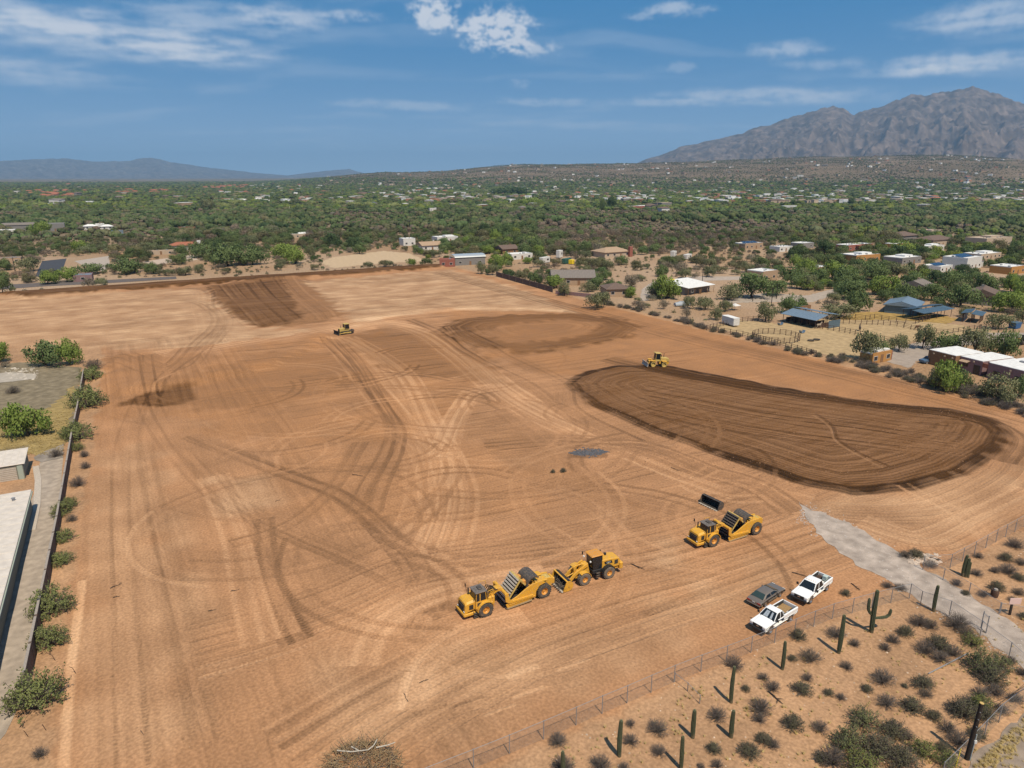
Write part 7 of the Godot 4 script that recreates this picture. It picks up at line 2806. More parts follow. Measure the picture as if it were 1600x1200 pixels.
func sedan() -> Node3D:
	var t := thing("sedan", "taupe four-door sedan parked with its tail to the white pickup", "car")
	var wb := 2.8
	var mb := MB.new()
	var p := [Vector2(-1.05, 0.42), Vector2(-0.42, 0.3)]
	for k in 9:
		var an := PI - PI * k / 8.0
		p.append(Vector2(cos(an) * 0.40, 0.32 + sin(an) * 0.40))
	p.append(Vector2(0.42, 0.28)); p.append(Vector2(wb - 0.42, 0.28))
	for k in 9:
		var an := PI - PI * k / 8.0
		p.append(Vector2(wb + cos(an) * 0.40, 0.32 + sin(an) * 0.40))
	p += [Vector2(wb + 0.42, 0.3), Vector2(wb + 0.98, 0.42), Vector2(wb + 1.02, 0.62), Vector2(wb + 0.85, 0.76), Vector2(wb - 0.2, 0.92), Vector2(0.1, 0.96), Vector2(-0.95, 0.92), Vector2(-1.12, 0.8), Vector2(-1.12, 0.55)]
	mb.extrude(p, -0.92, 0.92, Transform3D(), 0.10)
	part("body", mb, M.taupe_paint, t)
	var rings := []
	for k in 5:
		var y: float = [0.9, 1.05, 1.28, 1.38, 1.41][k]
		var x0: float = [-0.62, -0.35, 0.15, 0.42, 0.8][k]
		var x1: float = [2.55, 2.3, 1.78, 1.5, 1.15][k]
		var z: float = [0.86, 0.80, 0.66, 0.56, 0.3][k]
		rings.append(PackedVector3Array([Vector3(x0, y, -z), Vector3(x1, y, -z), Vector3(x1 + 0.10, y, -z * 0.5), Vector3(x1 + 0.10, y, z * 0.5), Vector3(x1, y, z), Vector3(x0, y, z), Vector3(x0 - 0.10, y, z * 0.5), Vector3(x0 - 0.10, y, -z * 0.5)]))
	mb = MB.new()
	mb.loft(rings, 0.55)
	var cab := part("greenhouse", mb, M.taupe_paint, t)
	var at := func(k: float, x: int, s: float) -> Vector3:
		# corner of the glasshouse between rings 0.3 .. 2
		var a: Vector3 = rings[int(k)][x]
		var b: Vector3 = rings[mini(int(k) + 1, 4)][x]
		var q := a.lerp(b, k - int(k))
		return Vector3(q.x, q.y, absf(q.z) * s)
	window_in(cab, at.call(0.5, 4, 0.95), at.call(0.5, 1, -0.95), at.call(2.2, 1, -0.95), at.call(2.2, 4, 0.95), M.green_glass, 0.02, 0.09)
	window_in(cab, at.call(0.5, 0, -0.95), at.call(0.5, 5, 0.95), at.call(2.2, 5, 0.95), at.call(2.2, 0, -0.95), M.green_glass, 0.02, 0.09)
	for s in 2:
		var sg := -1.0 if s == 0 else 1.0
		var a: Vector3 = at.call(0.6, 1, sg)
		var b: Vector3 = at.call(0.6, 0, sg)
		var e: Vector3 = at.call(2.0, 0, sg)
		var f: Vector3 = at.call(2.0, 1, sg)
		for h in 2:
			var k0 := 0.04 + 0.46 * h
			var k1 := 0.48 + 0.42 * h
			if s == 0: window_in(cab, a.lerp(b, k0), a.lerp(b, k1), f.lerp(e, k1), f.lerp(e, k0), M.glass, 0.03, 0.02)
			else: window_in(cab, a.lerp(b, k1), a.lerp(b, k0), f.lerp(e, k0), f.lerp(e, k1), M.glass, 0.03, 0.02)
		wheel(t, Vector3(0, 0.31, 0.78 * sg), 0.31, 0.2, 0.2, M.rubber, M.chrome)
		wheel(t, Vector3(wb, 0.31, 0.78 * sg), 0.31, 0.2, 0.2, M.rubber, M.chrome)
		mb = MB.new()
		mb.box(Vector3(-1.11, 0.74, 0.66 * sg), Vector3(0.06, 0.15, 0.42), Basis(), 0.02)
		part("tail_light", mb, M.red_lamp, t)
		mb = MB.new()
		mb.box(Vector3(wb + 0.98, 0.62, 0.66 * sg), Vector3(0.08, 0.14, 0.36), Basis(), 0.02)
		part("headlight", mb, M.clear_lamp, t)
		mb = MB.new()
		mb.box(Vector3(2.0, 0.98, 0.98 * sg), Vector3(0.14, 0.13, 0.16), Basis(), 0.03)
		part("mirror", mb, M.taupe_paint, t)
	mb = MB.new()
	mb.box(Vector3(-1.13, 0.72, 0), Vector3(0.03, 0.12, 0.34))
	part("number_plate", mb, M.white_wall, t)
	mb = MB.new()
	mb.box(Vector3(-1.14, 0.48, 0), Vector3(0.12, 0.16, 1.7), Basis(), 0.05)
	part("rear_bumper", mb, M.taupe_paint, t)
	return t

func build_cars() -> void:
	var c := pickup("white crew cab pickup with roof lamps, nearest the gravel road", true)
	grounded(c, place_by_wheels_right(spot(1266, 946), spot(1292, 926), 0.98, 3.75), 3.75)
	landmarks.append([c, "the white crew cab pickup"])
	var e := pickup("white extended cab pickup nearest the chain-link fence, silver windscreen shade", false)
	grounded(e, place_by_wheels_right(spot(1203.6, 992), spot(1235.6, 972), 0.98, 3.65), 3.65)
	landmarks.append([e, "the white extended cab pickup"])
	for q in loads:
		q[1].transform = q[0].transform
	var s := sedan()
	# its tail points to the lower left: the right-hand wheels are nearer
	grounded(s, place_by_wheels(spot(1217.6, 935.6), spot(1197, 948.5), -0.9), 2.8)
	landmarks.append([s, "the taupe sedan"])
	var b := pickup_blue()
	b.position = spot(1452, 567)
	b.rotation.y = heading(spot(1438, 568), spot(1462, 566))

func place_by_wheels_right(front: Vector3, rear: Vector3, half: float, _wheelbase: float) -> Transform3D:
	return place_by_wheels(front, rear, half)

func pickup_blue() -> Node3D:
	var t := thing("parked_car", "grey-blue pickup parked against the mauve house's brown end", "car")
	var mb := MB.new()
	mb.extrude([Vector2(-2.6, 0.45), Vector2(2.6, 0.45), Vector2(2.65, 1.0), Vector2(1.4, 1.15), Vector2(-2.6, 1.1)], -0.92, 0.92, Transform3D(), 0.1)
	part("body", mb, M.blue_paint, t)
	var lo := [Vector3(-0.7, 1.08, -0.85), Vector3(1.5, 1.08, -0.85), Vector3(1.5, 1.08, 0.85), Vector3(-0.7, 1.08, 0.85)]
	var hi := [Vector3(-0.5, 1.75, -0.68), Vector3(0.8, 1.75, -0.68), Vector3(0.8, 1.75, 0.68), Vector3(-0.5, 1.75, 0.68)]
	mb = MB.new()
	mb.hexa(lo + hi)
	var cab := part("cab", mb, M.blue_paint, t)
	for k in 4:
		var j := (k + 1) % 4
		window_in(cab, lo[j], lo[k], hi[k], hi[j], M.glass, 0.08)
	for s in [-1, 1]:
		for x in [-1.6, 1.7]:
			wheel(t, Vector3(x, 0.36, 0.82 * s), 0.36, 0.24, 0.22, M.rubber, M.chrome)
	return t


# ---------------------------------------------------------------- desert plants
func height_to(base: Vector3, y_top: float) -> float:
	var lo := 0.0
	var hi := 30.0
	for i in 40:
		var m := (lo + hi) * 0.5
		if seen(base + Vector3(0, m, 0)).y > y_top: lo = m
		else: hi = m
	return lo

func ribbed(path: Array, radii: Array) -> MB:
	# a ribbed cactus limb along a path, closed by a dome
	var rings := []
	var ribs := 11
	for i in path.size():
		var a: Vector3 = path[maxi(i - 1, 0)]
		var b: Vector3 = path[mini(i + 1, path.size() - 1)]
		var d := (b - a).normalized()
		var x := d.cross(Vector3.BACK).normalized() if absf(d.z) < 0.9 else d.cross(Vector3.UP).normalized()
		var y := d.cross(x)
		var row := PackedVector3Array()
		for k in ribs * 2:
			var an := TAU * k / (ribs * 2.0)
			var r: float = radii[i] * (1.08 if k % 2 == 0 else 0.84)
			row.append(path[i] + (x * cos(an) + y * sin(an)) * r)
		rings.append(row)
	var mb := MB.new()
	mb.loft(rings, 0.75)
	return mb

func column(base: Vector3, top: Vector3, r: float, bulge: float) -> MB:
	var path := []
	var radii := []
	var bend := Vector3(rng.randf_range(-0.05, 0.05), 0, rng.randf_range(-0.05, 0.05))
	for k in 13:
		var f := k / 12.0
		path.append(base.lerp(top, f) + bend * sin(PI * f) * base.distance_to(top) * 0.4)
		radii.append(r * (0.82 + bulge * sin(PI * pow(f, 0.8))) * (1.0 + rng.randf_range(-0.03, 0.03)))
	var h := r * 0.9
	var up := (top - base).normalized()
	for k in [0.5, 0.8, 0.97]:
		path.append(top + up * h * k)
		radii.append(r * 0.82 * sqrt(1.0 - k * k))
	return ribbed(path, radii)

func saguaro(x: float, y: float, y_top: float, r: float, label: String, arms := []) -> Node3D:
	var at := set_down(x, y)
	var h := height_to(at, y_top)
	r *= 0.82
	var t := thing("saguaro", label, "saguaro cactus", at, rng.randf() * TAU if arms.is_empty() else 0.0, "saguaros in the desert corner")
	var lean := Vector3(rng.randf_range(-0.02, 0.02), 0, rng.randf_range(-0.02, 0.02)) * h
	part("trunk", column(Vector3(0, -0.1, 0), Vector3(0, h - r, 0) + lean, r, 0.24), M.cactus, t)
	var mb := MB.new()
	mb.lathe(Vector3(0, -0.05, 0), Vector3.UP, [Vector2(r * 0.98, 0), Vector2(r * 0.95, 0.25 + 0.3 * rng.randf()), Vector2(r * 0.8, 0.6)], 16)
	part("bark_base", mb, M.cactus_scar, t)
	for a in arms:
		part("arm", ribbed(a[0], a[1]), M.cactus, t)
	# pale growing tip
	mb = MB.new()
	for k in 30:
		var an := rng.randf() * TAU
		var d := Vector3(cos(an), rng.randf_range(0.2, 1.4), sin(an)).normalized()
		mb.cyl(Vector3(0, h - r * 0.75, 0) + lean + d * r * 0.72, Vector3(0, h - r * 0.75, 0) + lean + d * r * 0.95, 0.02, 0.005, 3, false)
	part("spines", mb, M.spine, t)
	return t

var bush_kinds := {}
func bush_mesh(key: String) -> Array:
	# a bush of unit radius: fine stems that fan out, with small leaves near their tips
	if bush_kinds.has(key):
		return bush_kinds[key]
	var green := key.begins_with("green")
	var olive := key.begins_with("olive")
	var st := MB.new()
	var lf := MB.new()
	var n := 190 if not green else 110
	for i in n:
		var az := rng.randf() * TAU
		var el := rng.randf_range(0.12, 1.45)
		var len := rng.randf_range(0.65, 1.05)
		var d := Vector3(cos(az) * cos(el), sin(el) * 0.9, sin(az) * cos(el))
		var base := Vector3(cos(az), 0, sin(az)) * rng.randf_range(0.0, 0.14)
		var mid := base + d * len * 0.5 + Vector3(rng.randfn(0, 0.05), 0.05, rng.randfn(0, 0.05))
		var tip := mid + (d + Vector3(rng.randfn(0, 0.25), 0.12, rng.randfn(0, 0.25))).normalized() * len * 0.5
		st.cyl(base, mid, 0.013, 0.009, 3, false)
		st.cyl(mid, tip, 0.009, 0.003, 3, false)
		for k in 3:
			var f := rng.randf_range(0.1, 0.9)
			var s := mid.lerp(tip, f)
			var e := s + (d + Vector3(rng.randfn(0, 0.6), rng.randfn(0, 0.4), rng.randfn(0, 0.6))).normalized() * len * 0.28
			st.cyl(s, e, 0.008, 0.003, 3, false)
			var leaves := 10 if key.begins_with("greenleafy") else 6 if green else (3 if olive else (1 if k == 0 and i % 3 == 0 else 0))
			for q in leaves:
				leaf(lf, s.lerp(e, rng.randf_range(0.2, 1.15)) + Vector3(rng.randfn(0, 1), rng.randfn(0, 1), rng.randfn(0, 1)) * 0.035, d, 0.028 + 0.012 * rng.randf())
	var c := Color(0.105, 0.10, 0.058)
	if green: c = Color(0.128, 0.138, 0.062)
	if key.begins_with("grey"): c = Color(0.135, 0.12, 0.085)
	if key.begins_with("greenleafy"): c = Color(0.165, 0.185, 0.068)
	if key.begins_with("greenbright"): c = Color(0.15, 0.165, 0.05)
	bush_kinds[key] = [st.made(M.twig if not key.begins_with("grey2") else M.dry_twig), lf.made(foliage(c))]
	return bush_kinds[key]

func leaf(mb: MB, at: Vector3, out: Vector3, size: float) -> void:
	var a := Vector3(rng.randfn(0, 1), rng.randfn(0, 1), rng.randfn(0, 1)).normalized()
	var n := (a.cross(Vector3(rng.randfn(0, 1), rng.randfn(0, 1), rng.randfn(0, 1)))).normalized()
	if n.dot(out) < 0.0: n = -n
	var b := n.cross(a)
	var m := (n + out * 0.9).normalized()
	mb.tri(at - a * size - b * size * 0.5, at + a * size * 0.3 - b * size * 0.6, at + a * size, m, m, m)
	mb.tri(at - a * size - b * size * 0.5, at + a * size, at - a * size * 0.1 + b * size * 0.8, m, m, m)

func foliage(c: Color) -> StandardMaterial3D:
	var m := mat(c, 0.75)
	m.metallic_specular = 0.25
	m.backlight_enabled = true
	m.backlight = Color(c.r * 2.4, c.g * 2.6, c.b * 2.0).linear_to_srgb() * 0.55
	return m

func bush(x: float, y: float, w: float, key: String, look: String, squash := 1.0) -> void:
	# x, y: foot of the bush in the photograph; w: its width there
	var p := set_down(x, y)
	var r := w * seen(p).z / FOCAL * 0.5
	var variant := "%s%d" % [key, rng.randi() % 3]
	var k := bush_mesh(variant)
	var t := thing("bush", "", "bush", p, rng.randf() * TAU, "bushes of the desert and of the lot's edges")
	t.scale = Vector3(r * rng.randf_range(0.9, 1.1), r * squash * rng.randf_range(0.85, 1.1), r * rng.randf_range(0.9, 1.1))
	put("stems", k[0], t)
	put("leaves", k[1], t)
	wants_label.append([t, look, p])

func build_desert() -> void:
	var s := saguaro(1361, 990, 921, 0.27, "two-armed saguaro, its right arm curling low like a hook", [[[Vector3(-0.2, 2.1, 0), Vector3(-0.5, 2.35, 0.05), Vector3(-0.72, 2.75, 0.08), Vector3(-0.78, 3.3, 0.08), Vector3(-0.78, 3.85, 0.06), Vector3(-0.78, 4.05, 0.06), Vector3(-0.78, 4.12, 0.06)], [0.12, 0.14, 0.15, 0.15, 0.14, 0.10, 0.02]], [[Vector3(0.2, 1.7, 0), Vector3(0.7, 1.75, 0), Vector3(1.25, 1.85, 0.02), Vector3(1.55, 2.1, 0.02), Vector3(1.64, 2.5, 0.02), Vector3(1.65, 2.72, 0.02), Vector3(1.65, 2.8, 0.02)], [0.12, 0.14, 0.15, 0.15, 0.14, 0.10, 0.02]]])
	landmarks.append([s, "the two-armed saguaro"])
	s = saguaro(1310, 1021, 961, 0.24, "tall armless saguaro just left of the two-armed one")
	landmarks.append([s, "the tall saguaro left of the two-armed one"])
	s = saguaro(1458, 958, 914, 0.22, "saguaro beside the fence corner at the pale gravel road")
	landmarks.append([s, "the saguaro by the gravel road"])
	s = saguaro(1222, 1046, 1002, 0.2, "short saguaro below the extended cab pickup, right of a grey bush")
	landmarks.append([s, "the short saguaro below the pickups"])
	s = saguaro(1142, 1099, 1042, 0.2, "slender bent saguaro with small knobs near the long fence")
	landmarks.append([s, "the slender bent saguaro"])
	s = saguaro(1142, 1154, 1109, 0.22, "stout saguaro straight below the slender bent one")
	s = saguaro(1082, 1154, 1108, 0.22, "stout saguaro left of a large grey bush, pale tip")
	landmarks.append([s, "the stout pale-tipped saguaro"])
	s = saguaro(967.5, 1182, 1125, 0.22, "leftmost tall saguaro, its tip slightly narrowed, near the fence")
	landmarks.append([s, "the leftmost tall saguaro"])
	s = saguaro(1064, 1203, 1150, 0.19, "light green saguaro rising from the bottom edge of the picture")
	s = saguaro(879, 1212, 1174, 0.2, "saguaro growing inside a grey bush at the bottom edge")
	landmarks.append([s, "the saguaro inside a bush"])
	s = saguaro(1504, 901, 867, 0.22, "left stem of the twin saguaros beyond the gravel road")
	landmarks.append([s, "the twin saguaros beyond the gravel road"])
	saguaro(1508.5, 902, 872, 0.2, "middle stem of the twin saguaros, half hidden")
	saguaro(1512, 902.5, 878, 0.2, "short right stem of the twin saguaros, leaning right")
	landmarks.append([get_node("utility_pole"), "the tarred utility pole"])
	landmarks.append([get_node("sign"), "the pinkish sign"])
	# bushes: places and widths in a detail of the photograph, foot a little below the middle
	var right := [135,600,80, 190,690,100, 108,705,50, 300,590,90, 385,640,60, 350,735,70, 150,835,100, 270,860,50, 325,880,50, 175,790,60, 510,780,120, 440,840,60, 530,890,100, 645,910,110, 740,960,70, 690,810,100, 610,590,80, 555,625,70, 520,660,60, 670,545,90, 720,560,80, 700,660,100, 760,640,110, 820,670,100, 770,700,90, 840,540,130, 880,590,80, 700,860,70, 610,830,34, 110,990,110, 230,1010,90, 20,830,80, 20,1090,70, 950,860,100, 1010,850,90, 900,900,90, 960,950,110, 1040,930,80, 830,920,80, 800,1010,90, 850,1060,110, 930,1040,80, 1100,880,80, 1130,770,60, 1080,720,60, 240,1150,80, 560,1010,80, 620,1050,80, 780,1100,80,
		610,245,60, 660,240,70, 720,290,60, 840,370,60, 930,320,60, 940,245,50, 1070,300,90, 1020,385,80, 960,420,60, 1010,310,50, 1100,190,80, 1120,340,60, 1115,405,60, 1140,520,50, 345,420,50, 530,385,60, 590,395,60, 1060,250,70, 1130,270,60, 1090,440,50, 880,420,40]
	for i in range(0, right.size(), 3):
		var key: String = ["dark", "dark", "olive", "grey"][rng.randi() % 4]
		var lk: String = {"dark": "dark bare-twigged desert bush", "olive": "olive desert bush", "grey": "dry grey desert bush"}[key]
		bush(1200.0 + right[i] / 2.8575, 780.0 + right[i + 1] / 2.8575 + right[i + 2] * 0.10, right[i + 2] / 2.8575 * 1.05, key, lk)
	var lower := [285,1000,130, 320,1150,150, 555,1150,150, 740,915,70, 740,1010,110, 905,930,140, 920,1080,110, 1390,530,130, 1280,850,130, 1460,700,60, 1570,620,80, 1550,800,150, 1260,1070,100, 1480,1080,150, 1570,1010,110, 700,1180,90, 1280,1170,90, 1180,1190,60, 1545,880,100]
	for i in range(0, lower.size(), 3):
		var key: String = ["dark", "grey", "olive", "dark"][rng.randi() % 4]
		var lk: String = {"dark": "dark bare-twigged desert bush", "olive": "olive desert bush", "grey": "dry grey desert bush"}[key]
		bush(800.0 + lower[i] / 4.0, 900.0 + lower[i + 1] / 4.0 + lower[i + 2] * 0.08, lower[i + 2] / 4.0 * 1.1, key, lk)
	# greener clumps
	for g in [[1350, 1135, 52, "green"], [1325, 1170, 60, "green"], [1370, 1180, 64, "olive"], [1395, 1150, 50, "olive"], [1345, 1205, 60, "greenbright"], [1408, 1195, 56, "olive"], [1300, 1195, 50, "dark"], [1440, 1180, 46, "greenbright"], [1532, 1050, 60, "green"], [1560, 1046, 46, "green"], [1520, 1010, 34, "greenbright"], [1548, 1068, 50, "olive"], [1505, 1120, 50, "olive"], [1530, 1110, 44, "greenbright"], [1480, 1196, 40, "greenbright"]]:
		bush(g[0], g[1], g[2], g[3], {"greenbright": "bright green desert bush", "green": "dense green desert bush", "olive": "olive desert bush", "dark": "dark bare-twigged desert bush"}[g[3]], 1.1)
	# two weeds left on the lot, and grass tufts under the fence
	for g in [[864, 738, 9], [880, 737, 11]]:
		bush(g[0], g[1], g[2], "olive", "small weed on bare dirt", 1.3)
	# the left side along the wall
	for g in [[143, 590, 34, "greenleafy"], [146, 575, 28, "grey"], [136, 633, 50, "greenleafy"], [124, 684, 40, "greenleafy"], [108, 682, 28, "greenleafy"], [121, 702, 22, "greenbright"], [132, 712, 16, "grey"], [134, 730, 16, "grey"], [122, 758, 26, "grey"], [110, 790, 24, "greenleafy"], [98, 802, 30, "greenleafy"], [112, 812, 18, "grey"], [102, 842, 30, "greenleafy"], [96, 878, 32, "greenleafy"], [80, 952, 60, "greenleafy"], [78, 1004, 50, "greenleafy"], [56, 1100, 78, "greenleafy"], [62, 1178, 22, "dark"], [88, 712, 22, "grey"], [20, 612, 20, "grey"]]:
		var lk: String = {"grey": "small grey bush", "olive": "olive bush", "greenleafy": "leafy green bush", "greenbright": "small bright green bush", "dark": "little dark dead bush"}[g[3]]
		bush(g[0], g[1] + 2.0, g[2] * 1.14, g[3], lk + " by the wall" if g[0] > 60 else lk, 1.15)
	# scrub belt between the dirt lot and the ranches
	for i in 190:
		var f := pow(rng.randf(), 0.95)
		var x := lerpf(925.0, 1605.0, f)
		var y := edge_line(x) - rng.randf_range(1.0, 5.0 + 17.0 * f) * (0.6 if x < 1280.0 else 1.0)
		if x > 1110.0 and x < 1270.0 and rng.randf() < 0.6: continue
		var key: String = ["grey", "grey", "olive", "dark", "olive", "grey"][rng.randi() % 6]
		var lk: String = {"dark": "dark twiggy scrub bush", "olive": "olive scrub bush", "grey": "dry grey scrub bush"}[key]
		bush(x, y, rng.randf_range(9.0, 19.0) * (0.75 + 0.6 * f), key, lk, 0.95)

func edge_line(x: float) -> float:
	# the near edge of the scrub belt in the photograph
	var e := [[900.0, 466.0], [1000.0, 489.0], [1100.0, 515.0], [1200.0, 543.0], [1280.0, 562.0], [1350.0, 581.0], [1450.0, 607.0], [1550.0, 636.0], [1620.0, 658.0]]
	for i in e.size() - 1:
		if x <= e[i + 1][0]:
			return lerpf(e[i][1], e[i + 1][1], (x - e[i][0]) / (e[i + 1][0] - e[i][0]))
	return 660.0


# ---------------------------------------------------------------- trees
var crowns := {}
const KINDS := {
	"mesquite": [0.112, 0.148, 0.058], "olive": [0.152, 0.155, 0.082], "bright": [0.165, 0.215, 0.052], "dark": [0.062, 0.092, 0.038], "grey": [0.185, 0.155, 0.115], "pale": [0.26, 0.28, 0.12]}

func crown_mesh(kind: String, variant: int, fine: bool) -> ArrayMesh:
	var key := "%s %d %s" % [kind, variant, fine]
	if crowns.has(key): return crowns[key]
	var mb := MB.new()
	if not fine:
		# ragged lumps with leaf faces standing out of them
		for i in 4:
			var az := TAU * i / 4.0 + rng.randf_range(-0.5, 0.5)
			var c := Vector3(cos(az) * 0.42, rng.randf_range(0.42, 0.62), sin(az) * 0.42) if i > 0 else Vector3(0.05, 0.62, 0)
			var rows := []
			for y in 5:
				var row := []
				for x in 7:
					var d := Vector3(cos(TAU * x / 7.0) * sin(PI * y / 4.0), cos(PI * y / 4.0), sin(TAU * x / 7.0) * sin(PI * y / 4.0))
					row.append(c + d * Vector3(0.5, 0.36, 0.5) * rng.randf_range(0.72, 1.2))
				rows.append(row)
			for y in 4:
				for x in 7:
					var q := [rows[y][x], rows[y][(x + 1) % 7], rows[y + 1][(x + 1) % 7], rows[y + 1][x]]
					var nn := []
					for p in q: nn.append(((p - c).normalized() + Vector3(rng.randfn(0, 0.25), rng.randfn(0, 0.25), rng.randfn(0, 0.25))).normalized())
					mb.tri(q[0], q[1], q[2], nn[0], nn[1], nn[2])
					mb.tri(q[0], q[2], q[3], nn[0], nn[2], nn[3])
	var clumps := 30 if fine else 14
	var each := 84 if fine else 5
	if kind == "grey": each = each * 2 / 5
	if kind == "olive": each = each * 3 / 4
	var size := 0.046 if fine else 0.095
	for i in clumps:
		var az := rng.randf() * TAU
		var rr := sqrt(rng.randf()) * 0.78
		var top := 0.95 - 0.55 * rr * rr
		var c := Vector3(cos(az) * rr, rng.randf_range(0.22, 1.0) * top * 0.88 + 0.12, sin(az) * rr)
		var cr := rng.randf_range(0.24, 0.42)
		for k in each:
			var d := Vector3(rng.randfn(0, 1), rng.randfn(0, 1), rng.randfn(0, 1)).normalized()
			var p := c + d * cr * pow(rng.randf(), 0.4) * Vector3(1.0, 0.7, 1.0)
			leaf(mb, p, (d * 0.6 + (p - Vector3(0, 0.35, 0)).normalized() * 0.7).normalized(), size * rng.randf_range(0.7, 1.3))
	if not M.has("leaf " + kind):
		var q: Array = KINDS[kind]
		var m := foliage(Color(q[0], q[1], q[2]))
		M["leaf " + kind] = m
		var w := m.duplicate()
		w.albedo_color = Color.WHITE
		w.vertex_color_use_as_albedo = true
		M["leaves " + kind] = w
	crowns[key] = mb.made(M["leaf " + kind] if fine else M["leaves " + kind])
	return crowns[key]

func trunk_mesh(variant: int, bare: bool) -> ArrayMesh:
	var key := "trunk %d %s" % [variant, bare]
	if crowns.has(key): return crowns[key]
	var mb := MB.new()
	var limbs := 4 + variant % 3
	mb.cyl(Vector3(0, -0.08, 0), Vector3(0.02, 0.24, 0), 0.062, 0.046, 7, false)
	for i in limbs:
		var az := TAU * i / limbs + rng.randf_range(-0.4, 0.4)
		var a := Vector3(0.02, 0.22, 0)
		var b := a + Vector3(cos(az) * 0.22, 0.22, sin(az) * 0.22)
		var c := b + Vector3(cos(az + 0.3) * 0.24, 0.22, sin(az + 0.3) * 0.24)
		mb.tube([a, b, c], [0.036, 0.026, 0.012], 5)
		for k in 8 if bare else 3:
			var s := a.lerp(b, rng.randf()) if k % 2 == 0 else b.lerp(c, rng.randf())
			var e := s + Vector3(rng.randfn(0, 0.18), rng.randf_range(0.05, 0.3), rng.randfn(0, 0.18))
			mb.tube([s, s.lerp(e, 0.5) + Vector3(0, 0.03, 0), e], [0.012, 0.008, 0.003], 3)
	crowns[key] = mb.made(M.bark)
	return crowns[key]

func tree_at(p: Vector3, r: float, tall: float, kind: String, look: String) -> void:
	var t := thing("tree", "", "tree", p, rng.randf() * TAU, "trees of the ranches and the wooded plain")
	t.scale = Vector3(r, tall, r * rng.randf_range(0.9, 1.1))
	var v := rng.randi() % 4
	put("trunk", trunk_mesh(v, kind == "grey"), t)
	put("crown", crown_mesh(kind, v, true), t)
	wants_label.append([t, look, p])

const LOOKS := {"mesquite": "spreading green mesquite tree", "olive": "thin olive-grey mesquite tree", "bright": "bright green palo verde tree", "dark": "dense dark green tree", "grey": "half-bare grey-brown desert tree", "pale": "pale yellow-green cottonwood tree"}

func tree(x: float, y: float, w: float, h: float, kind: String) -> void:
	var p := set_down(x, y)
	var m := seen(p).z / FOCAL
	tree_at(p, w * m * 0.5, h * m * 0.98, kind, LOOKS[kind])

func clear_of_things(p: Vector3) -> bool:
	var q := uv_of(p)
	if q.x > -46.0 and q.x < 159.5 and q.y < 354.5: return false
	for b in blocked_circles:
		var d := Vector2(p.x - b.x, p.z - b.y)
		if d.length_squared() < b.z * b.z: return false
	for g in blocked_lots:
		if Geometry2D.is_point_in_polygon(q, g): return false
	return true

var blocked_circles := []
var blocked_lots := []

func lot(pts: Array) -> void:
	var p := PackedVector2Array()
	for i in range(0, pts.size(), 2):
		p.append(uv_of(spot(pts[i], pts[i + 1])))
	blocked_lots.append(p)

func block_out() -> void:
	lot([1104,498, 1225,480, 1320,488, 1420,482, 1520,490, 1570,508, 1610,515, 1610,540, 1440,562, 1400,560, 1340,562, 1275,562, 1190,545, 1104,522])
	lot([1370,575, 1400,530, 1620,515, 1620,640, 1520,612, 1445,592])
	lot([1000,470, 1003,450, 1022,438, 1170,430, 1260,458, 1320,450, 1270,474, 1200,474, 1020,454, 1012,472])
	lot([500,412, 520,400, 600,390, 640,394, 680,412, 600,416, 520,421])
	lot([50,436, 64,405, 176,396, 176,420, 120,430, 92,437])
	lot([215,412, 300,396, 312,406, 240,416])
	lot([-20,446, 276,431, 276,438, -20,456])
	lot([690,422, 690,408, 760,404, 770,420, 720,432])
	lot([770,428, 870,452, 940,462, 940,470, 860,462, 770,436])
	for c in get_children():
		if not c is Node3D or not c.has_meta("category"): continue
		var k: String = c.get_meta("category")
		if k in ["house", "cabin", "barn", "shelter", "shed", "container", "trailer", "tarp", "canopy"]:
			var p: Vector3 = c.position
			var far := p.length()
			var rad := 7.5 if k == "house" else 5.0
			blocked_circles.append(Vector3(p.x, p.z, rad))
			# keep the front in view: a shorter gap towards the viewer
			var d := Vector2(-p.x, -p.z).normalized()
			var gap: float = 7.0 if far < 450.0 else 9.0
			blocked_circles.append(Vector3(p.x + d.x * gap, p.z + d.y * gap, rad * 0.9))
			if far > 450.0:
				blocked_circles.append(Vector3(p.x + d.x * gap * 2.1, p.z + d.y * gap * 2.1, rad * 0.75))

